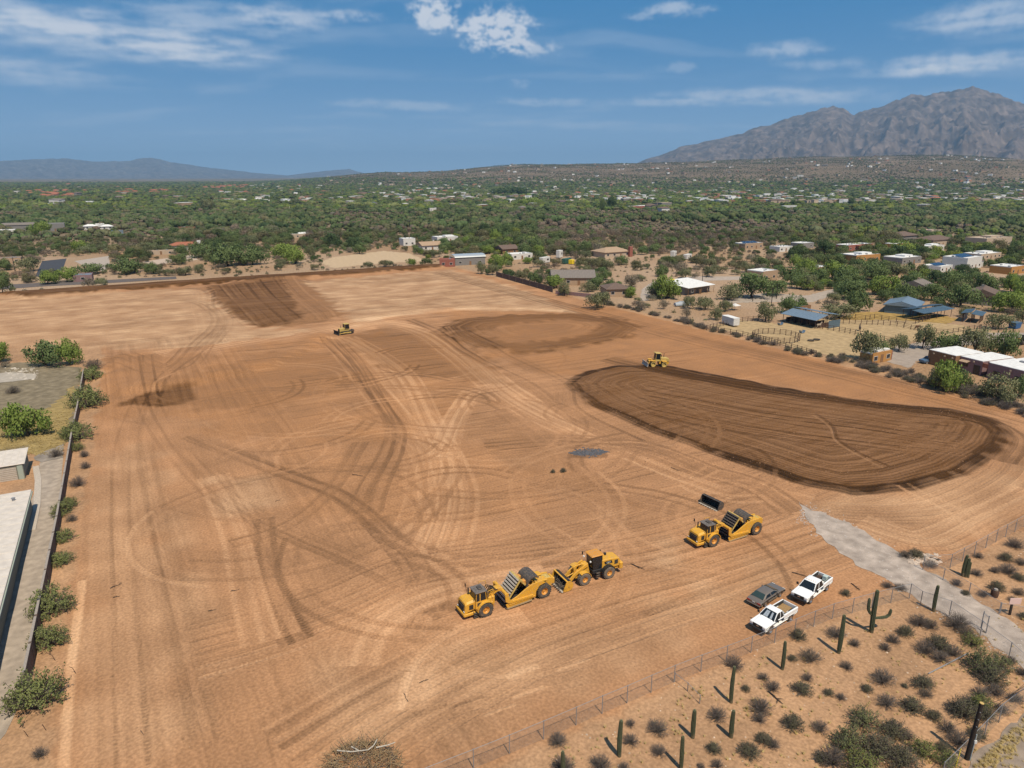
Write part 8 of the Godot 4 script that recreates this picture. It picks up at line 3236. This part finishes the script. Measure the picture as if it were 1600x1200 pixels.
func wood_at(x: float, y: float, k: float, k2: float) -> Array:
	# how thickly trees stand there, and which kinds
	if y > 470.0: return [0.13, ["olive", "olive", "grey", "mesquite"], 2.6]
	if x > 1235.0:
		if y > 398.0: return [clampf(0.52 + k * 1.0, 0.06, 0.9), ["mesquite", "mesquite", "bright", "mesquite", "olive", "dark"], 3.6]
		if y > 362.0: return [clampf(0.72 + k, 0.2, 0.95), ["mesquite", "olive", "mesquite", "olive", "bright"], 3.3]
	elif x > 840.0:
		if y > 398.0: return [clampf(0.36 + k * 0.6, 0.08, 0.7), ["olive", "olive", "grey", "mesquite", "grey"], 2.4]
		if y > 350.0: return [clampf(0.92 + k * 0.4, 0.5, 1.0), ["grey", "grey", "olive", "grey", "mesquite"] if x < 1200.0 else ["olive", "mesquite", "grey"], 2.6]
	elif x > 640.0:
		if y > 400.0: return [0.30, ["mesquite", "olive", "bright"], 2.9]
		if y > 370.0: return [clampf(0.75 + k * 0.5, 0.3, 0.95), ["mesquite", "mesquite", "bright", "olive"], 3.6]
	else:
		if y > 414.0: return [0.30, ["grey", "olive", "olive"], 2.2]
		if y > 396.0: return [clampf(0.5 + k * 0.8, 0.1, 0.85), ["olive", "mesquite", "mesquite", "grey"], 2.9]
		if y > 362.0: return [clampf(0.72 + k * 0.8, 0.2, 1.0), ["mesquite", "olive", "mesquite", "grey", "olive"], 3.2]
	if y > 330.0: return [clampf(0.80 + k * 1.3, 0.25, 1.0), ["mesquite", "mesquite", "olive", "mesquite", "dark"] if k2 > -0.15 else ["olive", "grey", "mesquite"], 3.6]
	if y > 314.0: return [clampf(0.72 + k * 1.2, 0.2, 1.0), ["mesquite", "dark", "mesquite", "bright", "olive", "mesquite", "bright"], 3.9]
	return [clampf(0.62 + k * 1.1, 0.2, 1.0), ["dark", "mesquite", "mesquite", "bright", "olive"], 3.8]

func build_trees() -> void:
	block_out()
	# trees one can point at
	for g in [[72, 573, 58, 40, "mesquite"], [110, 569, 40, 38, "bright"], [44, 681, 78, 54, "bright"], [2, 566, 34, 34, "bright"], [8, 574, 20, 10, "grey"],
		[1352, 562, 52, 48, "olive"], [1376, 560, 30, 26, "mesquite"], [1404, 549, 34, 27, "olive"], [1441, 545, 36, 40, "olive"], [1478, 612, 50, 50, "bright"], [1462, 607, 34, 34, "olive"], [1500, 605, 34, 28, "mesquite"], [1565, 560, 46, 46, "mesquite"], [1522, 556, 52, 46, "olive"], [1476, 548, 50, 28, "mesquite"], [1560, 628, 62, 42, "olive"], [1592, 620, 36, 34, "mesquite"],
		[1196, 502, 36, 32, "olive"], [1232, 489, 40, 28, "mesquite"], [1250, 487, 22, 24, "mesquite"], [1310, 497, 62, 24, "olive"], [1342, 487, 44, 34, "mesquite"], [1297, 480, 24, 14, "grey"], [1042, 467, 46, 38, "bright"], [1022, 463, 30, 22, "mesquite"], [1174, 466, 62, 38, "mesquite"], [1140, 468, 40, 24, "olive"], [1213, 462, 44, 24, "mesquite"], [1102, 484, 34, 20, "olive"], [1133, 486, 26, 18, "olive"], [1074, 482, 26, 20, "olive"], [1072, 497, 18, 18, "grey"], [1118, 500, 24, 20, "olive"], [1036, 483, 18, 16, "grey"], [933, 482, 40, 26, "olive"], [882, 462, 22, 22, "olive"], [955, 456, 22, 20, "mesquite"], [985, 465, 22, 18, "bright"], [918, 456, 26, 16, "olive"], [870, 450, 36, 22, "bright"], [835, 443, 24, 20, "mesquite"], [800, 436, 14, 14, "dark"], [790, 432, 12, 12, "dark"], [843, 443, 12, 14, "dark"], [812, 436, 18, 14, "olive"], [752, 428, 18, 20, "olive"], [770, 430, 18, 18, "olive"],
		[1288, 398, 28, 24, "dark"], [1408, 398, 46, 20, "bright"], [1455, 470, 36, 26, "mesquite"], [1500, 480, 62, 34, "mesquite"], [1580, 488, 62, 34, "bright"], [1535, 462, 40, 34, "mesquite"], [1505, 495, 22, 16, "olive"], [1560, 514, 40, 26, "olive"], [1380, 462, 52, 34, "bright"], [1330, 468, 50, 30, "mesquite"], [1410, 478, 40, 34, "mesquite"], [1425, 452, 46, 28, "mesquite"], [1366, 440, 46, 30, "mesquite"], [1320, 446, 46, 30, "mesquite"], [1300, 436, 40, 28, "bright"], [1345, 426, 46, 22, "mesquite"], [1480, 452, 44, 30, "mesquite"], [1400, 436, 46, 26, "olive"],
		[345, 412, 26, 40, "dark"], [356, 416, 62, 34, "mesquite"], [395, 414, 50, 28, "mesquite"], [318, 402, 50, 24, "mesquite"], [462, 412, 44, 26, "bright"], [440, 402, 46, 22, "bright"], [520, 385, 36, 20, "dark"], [552, 388, 36, 18, "dark"], [562, 397, 22, 14, "mesquite"], [486, 404, 18, 22, "olive"], [440, 418, 18, 14, "olive"], [200, 428, 54, 24, "mesquite"], [240, 428, 28, 18, "mesquite"], [138, 428, 50, 16, "mesquite"], [75, 444, 34, 20, "bright"], [105, 440, 36, 22, "bright"], [45, 424, 40, 22, "olive"], [10, 422, 26, 18, "mesquite"], [5, 460, 30, 34, "mesquite"], [64, 368, 34, 22, "bright"], [128, 394, 26, 20, "bright"], [212, 424, 30, 16, "olive"], [290, 430, 28, 14, "olive"], [310, 426, 22, 14, "olive"],
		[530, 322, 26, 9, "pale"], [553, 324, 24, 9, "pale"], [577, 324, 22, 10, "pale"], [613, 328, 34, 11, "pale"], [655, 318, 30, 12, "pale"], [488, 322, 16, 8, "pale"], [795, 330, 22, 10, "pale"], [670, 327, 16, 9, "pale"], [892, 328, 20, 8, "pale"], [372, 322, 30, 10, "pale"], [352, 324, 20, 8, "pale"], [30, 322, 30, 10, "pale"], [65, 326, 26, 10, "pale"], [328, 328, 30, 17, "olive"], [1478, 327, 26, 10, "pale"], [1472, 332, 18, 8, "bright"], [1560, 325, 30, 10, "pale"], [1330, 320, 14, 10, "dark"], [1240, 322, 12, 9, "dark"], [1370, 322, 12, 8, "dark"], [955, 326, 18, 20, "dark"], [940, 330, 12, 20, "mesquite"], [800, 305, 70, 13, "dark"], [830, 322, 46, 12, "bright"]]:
		tree(g[0], g[1], g[2], g[3], g[4])
	# the rest of the plain, on a jittered grid
	var spread := {}
	var named := []
	var bands := [[238.0, 620.0, 5.6], [620.0, 1500.0, 6.2], [1500.0, 3000.0, 8.4], [3000.0, 6200.0, 13.0]]
	for b in bands:
		var g: float = b[2]
		var n := int(b[1] / g) + 1
		for iz in range(-n, n / 4):
			for ix in range(-n, n + 1):
				var x := ix * g + rng.randf_range(-0.9, 0.9) * g
				var z := iz * g + rng.randf_range(-0.9, 0.9) * g
				var r := sqrt(x * x + z * z)
				if r < b[0] or r >= b[1]: continue
				if z > -60.0 or absf(x) > -z * 0.86 + 30.0: continue
				var s := seen(Vector3(x, 0, z))
				if s.x < -120.0 or s.x > 1720.0: continue
				var k := wide.get_noise_2d(x * 3.0, z * 3.0)
				var k2 := wide.get_noise_2d(x * 1.2 + 700.0, z * 1.2)
				var w := wood_at(s.x, s.y, k, k2)
				var chance: float = w[0]
				var size: float = w[2]
				var kinds: Array = w[1]
				var h := 0.0
				if r > 2000.0:
					h = terrain_at(x, z)
					if h > 16.0:
						var bare := smoothstep(16.0, 55.0, h)
						chance = lerpf(chance, 0.85 + k * 0.3, bare)
						size = lerpf(size, 2.4, bare)
						if bare > 0.5: kinds = ["olive", "grey", "olive", "mesquite"]
				if rng.randf() > chance: continue
				var p := Vector3(x, h, z)
				if not clear_of_things(p): continue
				var kind: String = kinds[rng.randi() % kinds.size()]
				size *= (0.55 + 1.25 * pow(rng.randf(), 1.6)) * (0.9 if r < 1500.0 else 1.0) * (1.0 + 0.8 * k2)
				if b[0] < 300.0 and named.size() < 20000:
					named.append([p, size, kind])
					continue
				if not spread.has(kind): spread[kind] = PackedFloat32Array()
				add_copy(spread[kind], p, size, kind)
	named.sort_custom(func(a, b): return a[1] / a[0].length() > b[1] / b[0].length())
	for i in named.size():
		var q: Array = named[i]
		if i < 150:
			tree_at(q[0], q[1] * 0.9, q[1] * rng.randf_range(1.0, 1.4), q[2], LOOKS[q[2]])
		else:
			if not spread.has("near " + q[2]): spread["near " + q[2]] = PackedFloat32Array()
			add_copy(spread["near " + q[2]], q[0], q[1], q[2])
	undergrowth()
	for kind in spread:
		var mm := MultiMesh.new()
		mm.transform_format = MultiMesh.TRANSFORM_3D
		mm.use_colors = true
		var near: bool = kind.begins_with("near ")
		var plain: String = kind.trim_prefix("near ")
		if near:
			crown_mesh(plain, 2, true)
			mm.mesh = crowns["%s 2 true" % plain].duplicate()
			mm.mesh.surface_set_material(0, M["leaves " + plain])
		else:
			mm.mesh = crown_mesh(plain, 9, false)
		var buf: PackedFloat32Array = spread[kind]
		mm.instance_count = buf.size() / 16
		mm.buffer = buf
		var o := MultiMeshInstance3D.new()
		o.multimesh = mm
		o.name = numbered("woodland")
		add_child(o)
		tag(o, {"mesquite": "green mesquite woodland over the plain", "olive": "olive-grey open woodland over the plain", "bright": "bright green trees mixed in the woodland", "dark": "dark green trees of the far woodland", "grey": "grey-brown bare scrub of the plain", "pale": "pale trees of the plain"}[plain] + (" nearest the ranches" if near else " far behind the lot"), "woodland", "", "stuff")

func undergrowth() -> void:
	# low brush between the trees, and dry grass tufts: too many to count
	var buf := PackedFloat32Array()
	var n := 0
	while n < 16000:
		var r := sqrt(rng.randf_range(210.0 * 210.0, 1000.0 * 1000.0))
		var az := rng.randf_range(-0.72, 0.72)
		var p := Vector3(sin(az) * r, 0, -cos(az) * r)
		n += 1
		if not clear_of_things(p): continue
		if wide.get_noise_2d(p.x * 5.0, p.z * 5.0) + rng.randf_range(-0.3, 0.3) < -0.12: continue
		add_copy(buf, p, rng.randf_range(0.5, 1.25), "grey" if rng.randf() < 0.5 else "olive")
	for i in 420:
		# the desert goes on past the edges of the picture
		var p := at_uv(rng.randf_range(-30.0, 185.0), rng.randf_range(2.0, 41.0)) if i < 260 else at_uv(rng.randf_range(108.0, 200.0), rng.randf_range(0.0, 60.0))
		var q := seen(p)
		if q.z > 2.0 and q.x > -30.0 and q.x < 1640.0 and q.y < 1230.0: continue
		if uv_of(p).x < 158.0 and uv_of(p).y > 41.0: continue
		p.y = ground_at(p)
		add_copy(buf, p, rng.randf_range(0.4, 1.2), "grey" if i % 2 == 0 else "olive")
	stuff_copies("brush", "low grey-olive brush strewn between the trees of the plain", "brush", bush_cover(), buf)
	buf = PackedFloat32Array()
	for i in 5200:
		var p := spot(rng.randf_range(1505.0, 1610.0), rng.randf_range(1108.0, 1200.0)) if i < 1300 else (spot(rng.randf_range(-20.0, 120.0), rng.randf_range(640.0, 712.0)) if i < 3600 else spot(rng.randf_range(830.0, 1600.0), rng.randf_range(960.0, 1210.0)))
		var q := seen(p)
		if i < 1300:
			var d := q.y - (1200.0 - (q.x - 1512.0) * 0.93)
			if d < 6.0 or d > 46.0 + 20.0 * rough.get_noise_2d(p.x * 20.0, p.z * 20.0): continue
		elif i < 3600:
			if q.x > 108.0 - (q.y - 640.0) * 0.1: continue
		else:
			if uv_of(p).y > 40.0 or rough.get_noise_2d(p.x * 12.0, p.z * 12.0) < 0.05: continue
		p.y = ground_at(p)
		var s := rng.randf_range(0.10, 0.28)
		var turn := rng.randf() * TAU
		var l := rng.randf_range(0.7, 1.2)
		buf.append_array([cos(turn) * s, 0, sin(turn) * s, p.x, 0, s * rng.randf_range(0.7, 1.4), 0, p.y, -sin(turn) * s, 0, cos(turn) * s, p.z, 0.40 * l, 0.30 * l, 0.12 * l, 1.0])
	var mb := MB.new()
	for i in 26:
		var an := rng.randf() * TAU
		var d := Vector3(cos(an) * rng.randf_range(0.3, 1.0), 1.0, sin(an) * rng.randf_range(0.3, 1.0))
		var b := Vector3(cos(an + 1.0), 0, sin(an + 1.0)) * 0.25 * rng.randf()
		var side := Vector3(-sin(an), 0, cos(an)) * 0.05
		mb.tri(b - side, b + side, b + d, Vector3.UP, Vector3.UP, Vector3.UP)
	var m := mat(Color.WHITE, 0.95)
	m.vertex_color_use_as_albedo = true
	stuff_copies("dry_grass", "straw-coloured dry grass tufts in the corners and on the left lawn", "grass", mb.made(m), buf)

func bush_cover() -> ArrayMesh:
	var mb := MB.new()
	for i in 70:
		var d := Vector3(rng.randfn(0, 1), absf(rng.randfn(0, 0.8)) + 0.1, rng.randfn(0, 1)).normalized()
		leaf(mb, d * rng.randf_range(0.35, 1.0) * Vector3(1, 0.9, 1), d, rng.randf_range(0.10, 0.2))
	return mb.made(M["leaves grey"] if M.has("leaves grey") else M["leaves olive"])

func stuff_copies(called: String, label: String, category: String, mesh: Mesh, buf: PackedFloat32Array) -> void:
	var mm := MultiMesh.new()
	mm.transform_format = MultiMesh.TRANSFORM_3D
	mm.use_colors = true
	mm.mesh = mesh
	mm.instance_count = buf.size() / 16
	mm.buffer = buf
	var o := MultiMeshInstance3D.new()
	o.multimesh = mm
	o.name = numbered(called)
	add_child(o)
	tag(o, label, category, "", "stuff")

func add_copy(buf: PackedFloat32Array, p: Vector3, size: float, kind: String) -> void:
	var turn := rng.randf() * TAU
	var c := cos(turn) * size
	var s := sin(turn) * size
	var tall := size * rng.randf_range(0.95, 1.4) * (1.0 if p.length() < 900.0 else 0.8)
	var q: Array = KINDS[kind]
	var l := rng.randf_range(0.82, 1.14) * (1.0 + 0.45 * wide.get_noise_2d(p.x * 4.0 + 90.0, p.z * 4.0))
	var warm := rng.randf_range(0.9, 1.15)
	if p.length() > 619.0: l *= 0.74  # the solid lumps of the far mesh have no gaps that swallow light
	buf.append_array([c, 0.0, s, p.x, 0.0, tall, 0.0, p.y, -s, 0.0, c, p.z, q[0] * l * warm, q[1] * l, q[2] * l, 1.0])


# ---------------------------------------------------------------- litter
func scatter_stones(called: String, label: String, n: int, where: Callable, size: Vector2, c: Color, s: int) -> void:
	var mb := MB.new()
	var p := []
	for k in 8:
		p.append(Vector3([-1, 1, 1, -1][k % 4] * rng.randf_range(0.6, 1.0), (0.0 if k < 4 else 0.9) * rng.randf_range(0.7, 1.1), [-1, -1, 1, 1][k % 4] * rng.randf_range(0.6, 1.0)) * (1.0 if k < 4 else 0.7))
	mb.hexa(p)
	var m := mat(Color.WHITE, 0.95)
	m.vertex_color_use_as_albedo = true
	var mm := MultiMesh.new()
	mm.transform_format = MultiMesh.TRANSFORM_3D
	mm.use_colors = true
	mm.mesh = mb.made(m)
	var buf := PackedFloat32Array()
	for i in n:
		var q: Vector3 = where.call()
		q.y = ground_at(q)
		var r := lerpf(size.x, size.y, pow(rng.randf(), 3.0))
		var turn := rng.randf() * TAU
		var l := rng.randf_range(0.65, 1.2)
		buf.append_array([cos(turn) * r, 0, sin(turn) * r, q.x, 0, r * rng.randf_range(0.5, 0.9), 0, q.y - 0.01, -sin(turn) * r, 0, cos(turn) * r, q.z, c.r * l, c.g * l, c.b * l, 1.0])
	mm.instance_count = n
	mm.buffer = buf
	var o := MultiMeshInstance3D.new()
	o.multimesh = mm
	o.name = numbered(called)
	add_child(o)
	tag(o, label, "stones", "", "stuff")

func stick(x: float, y: float, dx: float, dy: float, label: String, thick := 0.05, forks := 2) -> void:
	var a := set_down(x, y)
	var b := set_down(x + dx, y + dy) - a
	var t := thing("branch", label, "branch", a)
	var mb := MB.new()
	var pts := []
	var rs := []
	for k in 6:
		var f := k / 5.0
		pts.append(b * f + Vector3(rng.randfn(0, 0.08), 0.08 + 0.06 * absf(sin(f * 5.0)), rng.randfn(0, 0.08)) * b.length() * 0.25 * Vector3(1, 0, 1) + Vector3(0, 0.05 + 0.05 * absf(sin(f * 5.0)), 0))
		rs.append(thick * (1.0 - 0.7 * f))
	mb.tube(pts, rs, 5)
	part("stem", mb, M.bark, t)
	for k in forks:
		var f := rng.randf_range(0.3, 0.8)
		var s := b * f + Vector3(0, 0.08, 0)
		var e := s + (b.rotated(Vector3.UP, rng.randf_range(-1.0, 1.0)) * rng.randf_range(0.2, 0.4)) + Vector3(0, rng.randf_range(0.0, 0.15), 0)
		mb = MB.new()
		mb.tube([s, s.lerp(e, 0.5) + Vector3(0, 0.04, 0), e], [thick * 0.5, thick * 0.35, thick * 0.15], 4)
		part("twig", mb, M.bark, t)

func build_litter() -> void:
	# brush pile at the bottom edge
	var at := set_down(566, 1196)
	var t := thing("brush_pile", "heap of cut brown brush with bleached sticks at the bottom edge", "brush pile", at)
	var mb := MB.new()
	for i in 900:
		var an := rng.randf() * TAU
		var rr := sqrt(rng.randf()) * 2.6
		var p := Vector3(cos(an) * rr * 1.25, maxf(0.0, 0.75 * (1.0 - rr * rr / 7.0)) * rng.randf_range(0.2, 1.0) + 0.03, sin(an) * rr)
		var d := Vector3(rng.randfn(0, 1), rng.randfn(0, 0.25), rng.randfn(0, 1)).normalized() * rng.randf_range(0.3, 1.1)
		mb.cyl(p, p + d, 0.02, 0.006, 3, false)
	for i in 90:
		var an := rng.randf() * TAU
		var p := Vector3(cos(an) * rng.randf_range(0.8, 2.9), rng.randf_range(0.1, 0.6), sin(an) * rng.randf_range(0.6, 2.2))
		var d := Vector3(cos(an + rng.randfn(0, 0.7)), rng.randf_range(-0.1, 0.6), sin(an + rng.randfn(0, 0.7))).normalized() * rng.randf_range(0.8, 1.9)
		mb.tube([p, p + d * 0.5 + Vector3(0, 0.08, 0), p + d], [0.03, 0.022, 0.01], 4)
	part("twigs", mb, M.brush_litter, t)
	mb = MB.new()
	for i in 200:
		var an := rng.randf() * TAU
		var rr := sqrt(rng.randf()) * 2.4
		var p := Vector3(cos(an) * rr * 1.2, maxf(0.0, 0.8 * (1.0 - rr * rr / 7.0)) * rng.randf_range(0.3, 1.0) + 0.04, sin(an) * rr)
		var d := Vector3(rng.randfn(0, 1), rng.randfn(0, 0.3), rng.randfn(0, 1)).normalized() * rng.randf_range(0.3, 0.9)
		mb.cyl(p, p + d, 0.025, 0.008, 3, false)
	part("dark_twigs", mb, M.twig, t)
	for q in [[Vector3(-2.2, 0.6, -0.9), Vector3(-1.0, 0.75, -0.6), Vector3(0.4, 0.85, -0.7)], [Vector3(0.4, 0.85, -0.7), Vector3(0.8, 1.0, -1.0), Vector3(1.0, 1.15, -1.5)], [Vector3(1.0, 0.8, -1.0), Vector3(1.9, 0.85, -1.2), Vector3(2.5, 0.9, -1.45)], [Vector3(-1.1, 0.7, -1.2), Vector3(-0.6, 0.7, -0.9), Vector3(-0.3, 0.72, -0.7)]]:
		mb = MB.new()
		mb.tube(q, [0.06, 0.05, 0.035], 6)
		part("bleached_stick", mb, M.bleached, t)
	landmarks.append([t, "the brush pile"])
	stick(985, 882, 22, 9, "crooked fallen branch lying right of the wheel loader", 0.07, 4)
	stick(1238, 897, 26, 8, "dark stick lying behind the crew cab pickup", 0.06, 1)
	stick(172, 917, 18, -7, "straight dark stick in the corridor along the wall", 0.05, 1)
	stick(176, 932, 12, -3, "short forked stick below the straight one", 0.045, 2)
	stick(325, 955, 12, -2, "thin dark stick on smooth dirt left of the middle", 0.04, 1)
	stick(360, 923, 14, -3, "bent twig on smooth dirt near a curved track", 0.04, 1)
	stick(632, 1085, 6, 14, "thin curved root lying right of the brush pile", 0.03, 1)
	stick(655, 1068, 16, -6, "small brown root above the brush pile", 0.035, 1)
	stick(220, 1142, 6, 8, "curved twig near the lower left of the lot", 0.03, 0)
	stick(1048, 730, 16, 6, "dark branch lying left of the loose black bucket", 0.05, 3)
	stick(550, 742, 16, 4, "dark root on the middle field between tracks", 0.05, 3)
	stick(430, 783, 8, -2, "little dark stick by the pale scraped patch", 0.04, 1)
	stick(1330, 915, 14, 12, "tangle of dead branches right of the crew cab pickup", 0.06, 5)
	stick(1390, 920, 26, 4, "grey dead branches heaped by the fence bend", 0.06, 5)
	stick(1452, 872, 22, 8, "bleached dead wood beyond the gravel road", 0.07, 5)
	stick(1200, 1082, 22, 20, "long dead limb under a bush right of the slender saguaro", 0.09, 4)
	scatter_stones("clods", "clods and small stones strewn over the dirt lot", 2600, func(): return at_uv(rng.randf_range(-6.0, 110.0), rng.randf_range(42.0, 130.0)), Vector2(0.02, 0.09), Color(0.33, 0.19, 0.10), 1)
	scatter_stones("pebbles", "pale pebbles and stones strewn over the desert corner", 2600, func(): return at_uv(rng.randf_range(15.0, 118.0), rng.randf_range(14.0, 41.0)), Vector2(0.02, 0.12), Color(0.50, 0.38, 0.28), 2)
	scatter_stones("clods", "lumps of damp earth in the large dark pad", 2600, func(): return spot(rng.randf_range(930.0, 1520.0), rng.randf_range(600.0, 745.0)), Vector2(0.04, 0.16), Color(0.24, 0.125, 0.06), 3)
	scatter_stones("gravel", "spill of dark blue-grey gravel in the middle of the lot", 1500, func():
		var q := rng.randf()
		return spot(lerpf(892.0, 948.0, q) + rng.randfn(0, 2.0), 707.0 + rng.randfn(0.0, 1.0) * (0.4 + 2.6 * sin(PI * q)) - 2.0 * q), Vector2(0.06, 0.24), Color(0.09, 0.09, 0.10), 4)
	var lane_ := smooth_path([1256, 800, 1300, 826, 1370, 872, 1440, 916, 1520, 968, 1600, 1026])
	scatter_stones("gravel", "fine pale and grey gravel on the road", 5200, func():
		var q: Vector2 = lane_[rng.randi() % lane_.size()]
		var o := rng.randfn(0.0, 1.9)
		return at_uv(q.x + o * 0.9 + rng.randf_range(-0.5, 0.5), q.y + o * 0.45 + rng.randf_range(-0.5, 0.5)), Vector2(0.03, 0.13), Color(0.42, 0.37, 0.33), 7)
	scatter_stones("rocks", "pale broken rock beside the fence bend and the road", 260, func(): return spot(rng.randf_range(1420.0, 1470.0), rng.randf_range(866.0, 884.0)), Vector2(0.08, 0.35), Color(0.50, 0.40, 0.32), 5)
	scatter_stones("rocks", "loose pale stones beside the left path and driveway", 260, func(): return spot(rng.randf_range(8.0, 60.0), rng.randf_range(575.0, 592.0)), Vector2(0.1, 0.4), Color(0.50, 0.44, 0.37), 6)


# ---------------------------------------------------------------- labels that tell look-alikes apart
func name_by_neighbours() -> void:
	landmarks.append([get_node("storage_shed"), "the long cream shed"])
	landmarks.append([get_node("storage_shed_001"), "the small ribbed shed"])
	landmarks.append([get_node("horse_trailer"), "the white box trailer"])
	landmarks.append([get_node("covered_boat"), "the grey tarp-covered load"])
	var marks := []
	for l in landmarks:
		var short: String = l[1]
		for cut in [",", " with ", " under ", " behind ", " left ", " right ", " above ", " beside ", " in ", " at ", " among ", " below ", " beyond ", " half ", " cut ", " sunk ", " between ", " beyond ", " furthest ", " one ", " amid "]:
			if l[0].get_meta("category", "") != "house": break
			var i := short.find(cut)
			if i > 0: short = short.substr(0, i)
		if not short.begins_with("the "): short = "the " + short
		var cutw := short.split(" ")
		if cutw.size() > 6: short = " ".join(cutw.slice(0, 6))
		marks.append([l[0].position, seen(l[0].position), short])
	var groups := {}
	for w in wants_label:
		var p: Vector3 = w[2]
		var s := seen(p)
		var best := -1
		var far := 1e12
		for i in marks.size():
			var q: Vector3 = marks[i][1]
			var d := Vector2(q.x - s.x, (q.y - s.y) * 1.6).length()
			if d < far:
				far = d; best = i
		var m: Vector3 = marks[best][1]
		var dx := s.x - m.x
		var dy := s.y - m.y
		var side := ""
		if absf(dx) > absf(dy) * 1.3: side = "right of" if dx > 0.0 else "left of"
		else: side = "in front of" if dy > 0.0 else "behind"
		var key := "%s|%s|%s" % [w[1], side, marks[best][2]]
		if not groups.has(key): groups[key] = []
		groups[key].append([far, w[0]])
	var order := ["nearest", "second nearest", "third nearest", "fourth nearest", "fifth nearest", "sixth nearest", "seventh nearest", "eighth nearest", "ninth nearest", "tenth nearest"]
	for key in groups:
		var g: Array = groups[key]
		g.sort_custom(func(a, b): return a[0] < b[0])
		var k: PackedStringArray = key.split("|")
		for i in g.size():
			var label := "%s %s %s" % [k[0], k[1], k[2]]
			if g.size() > 1:
				label = "%s, %s %s %s" % [k[0], order[i] if i < 10 else "%dth nearest" % (i + 1), k[1], k[2]]
			g[i][1].set_meta("label", label)
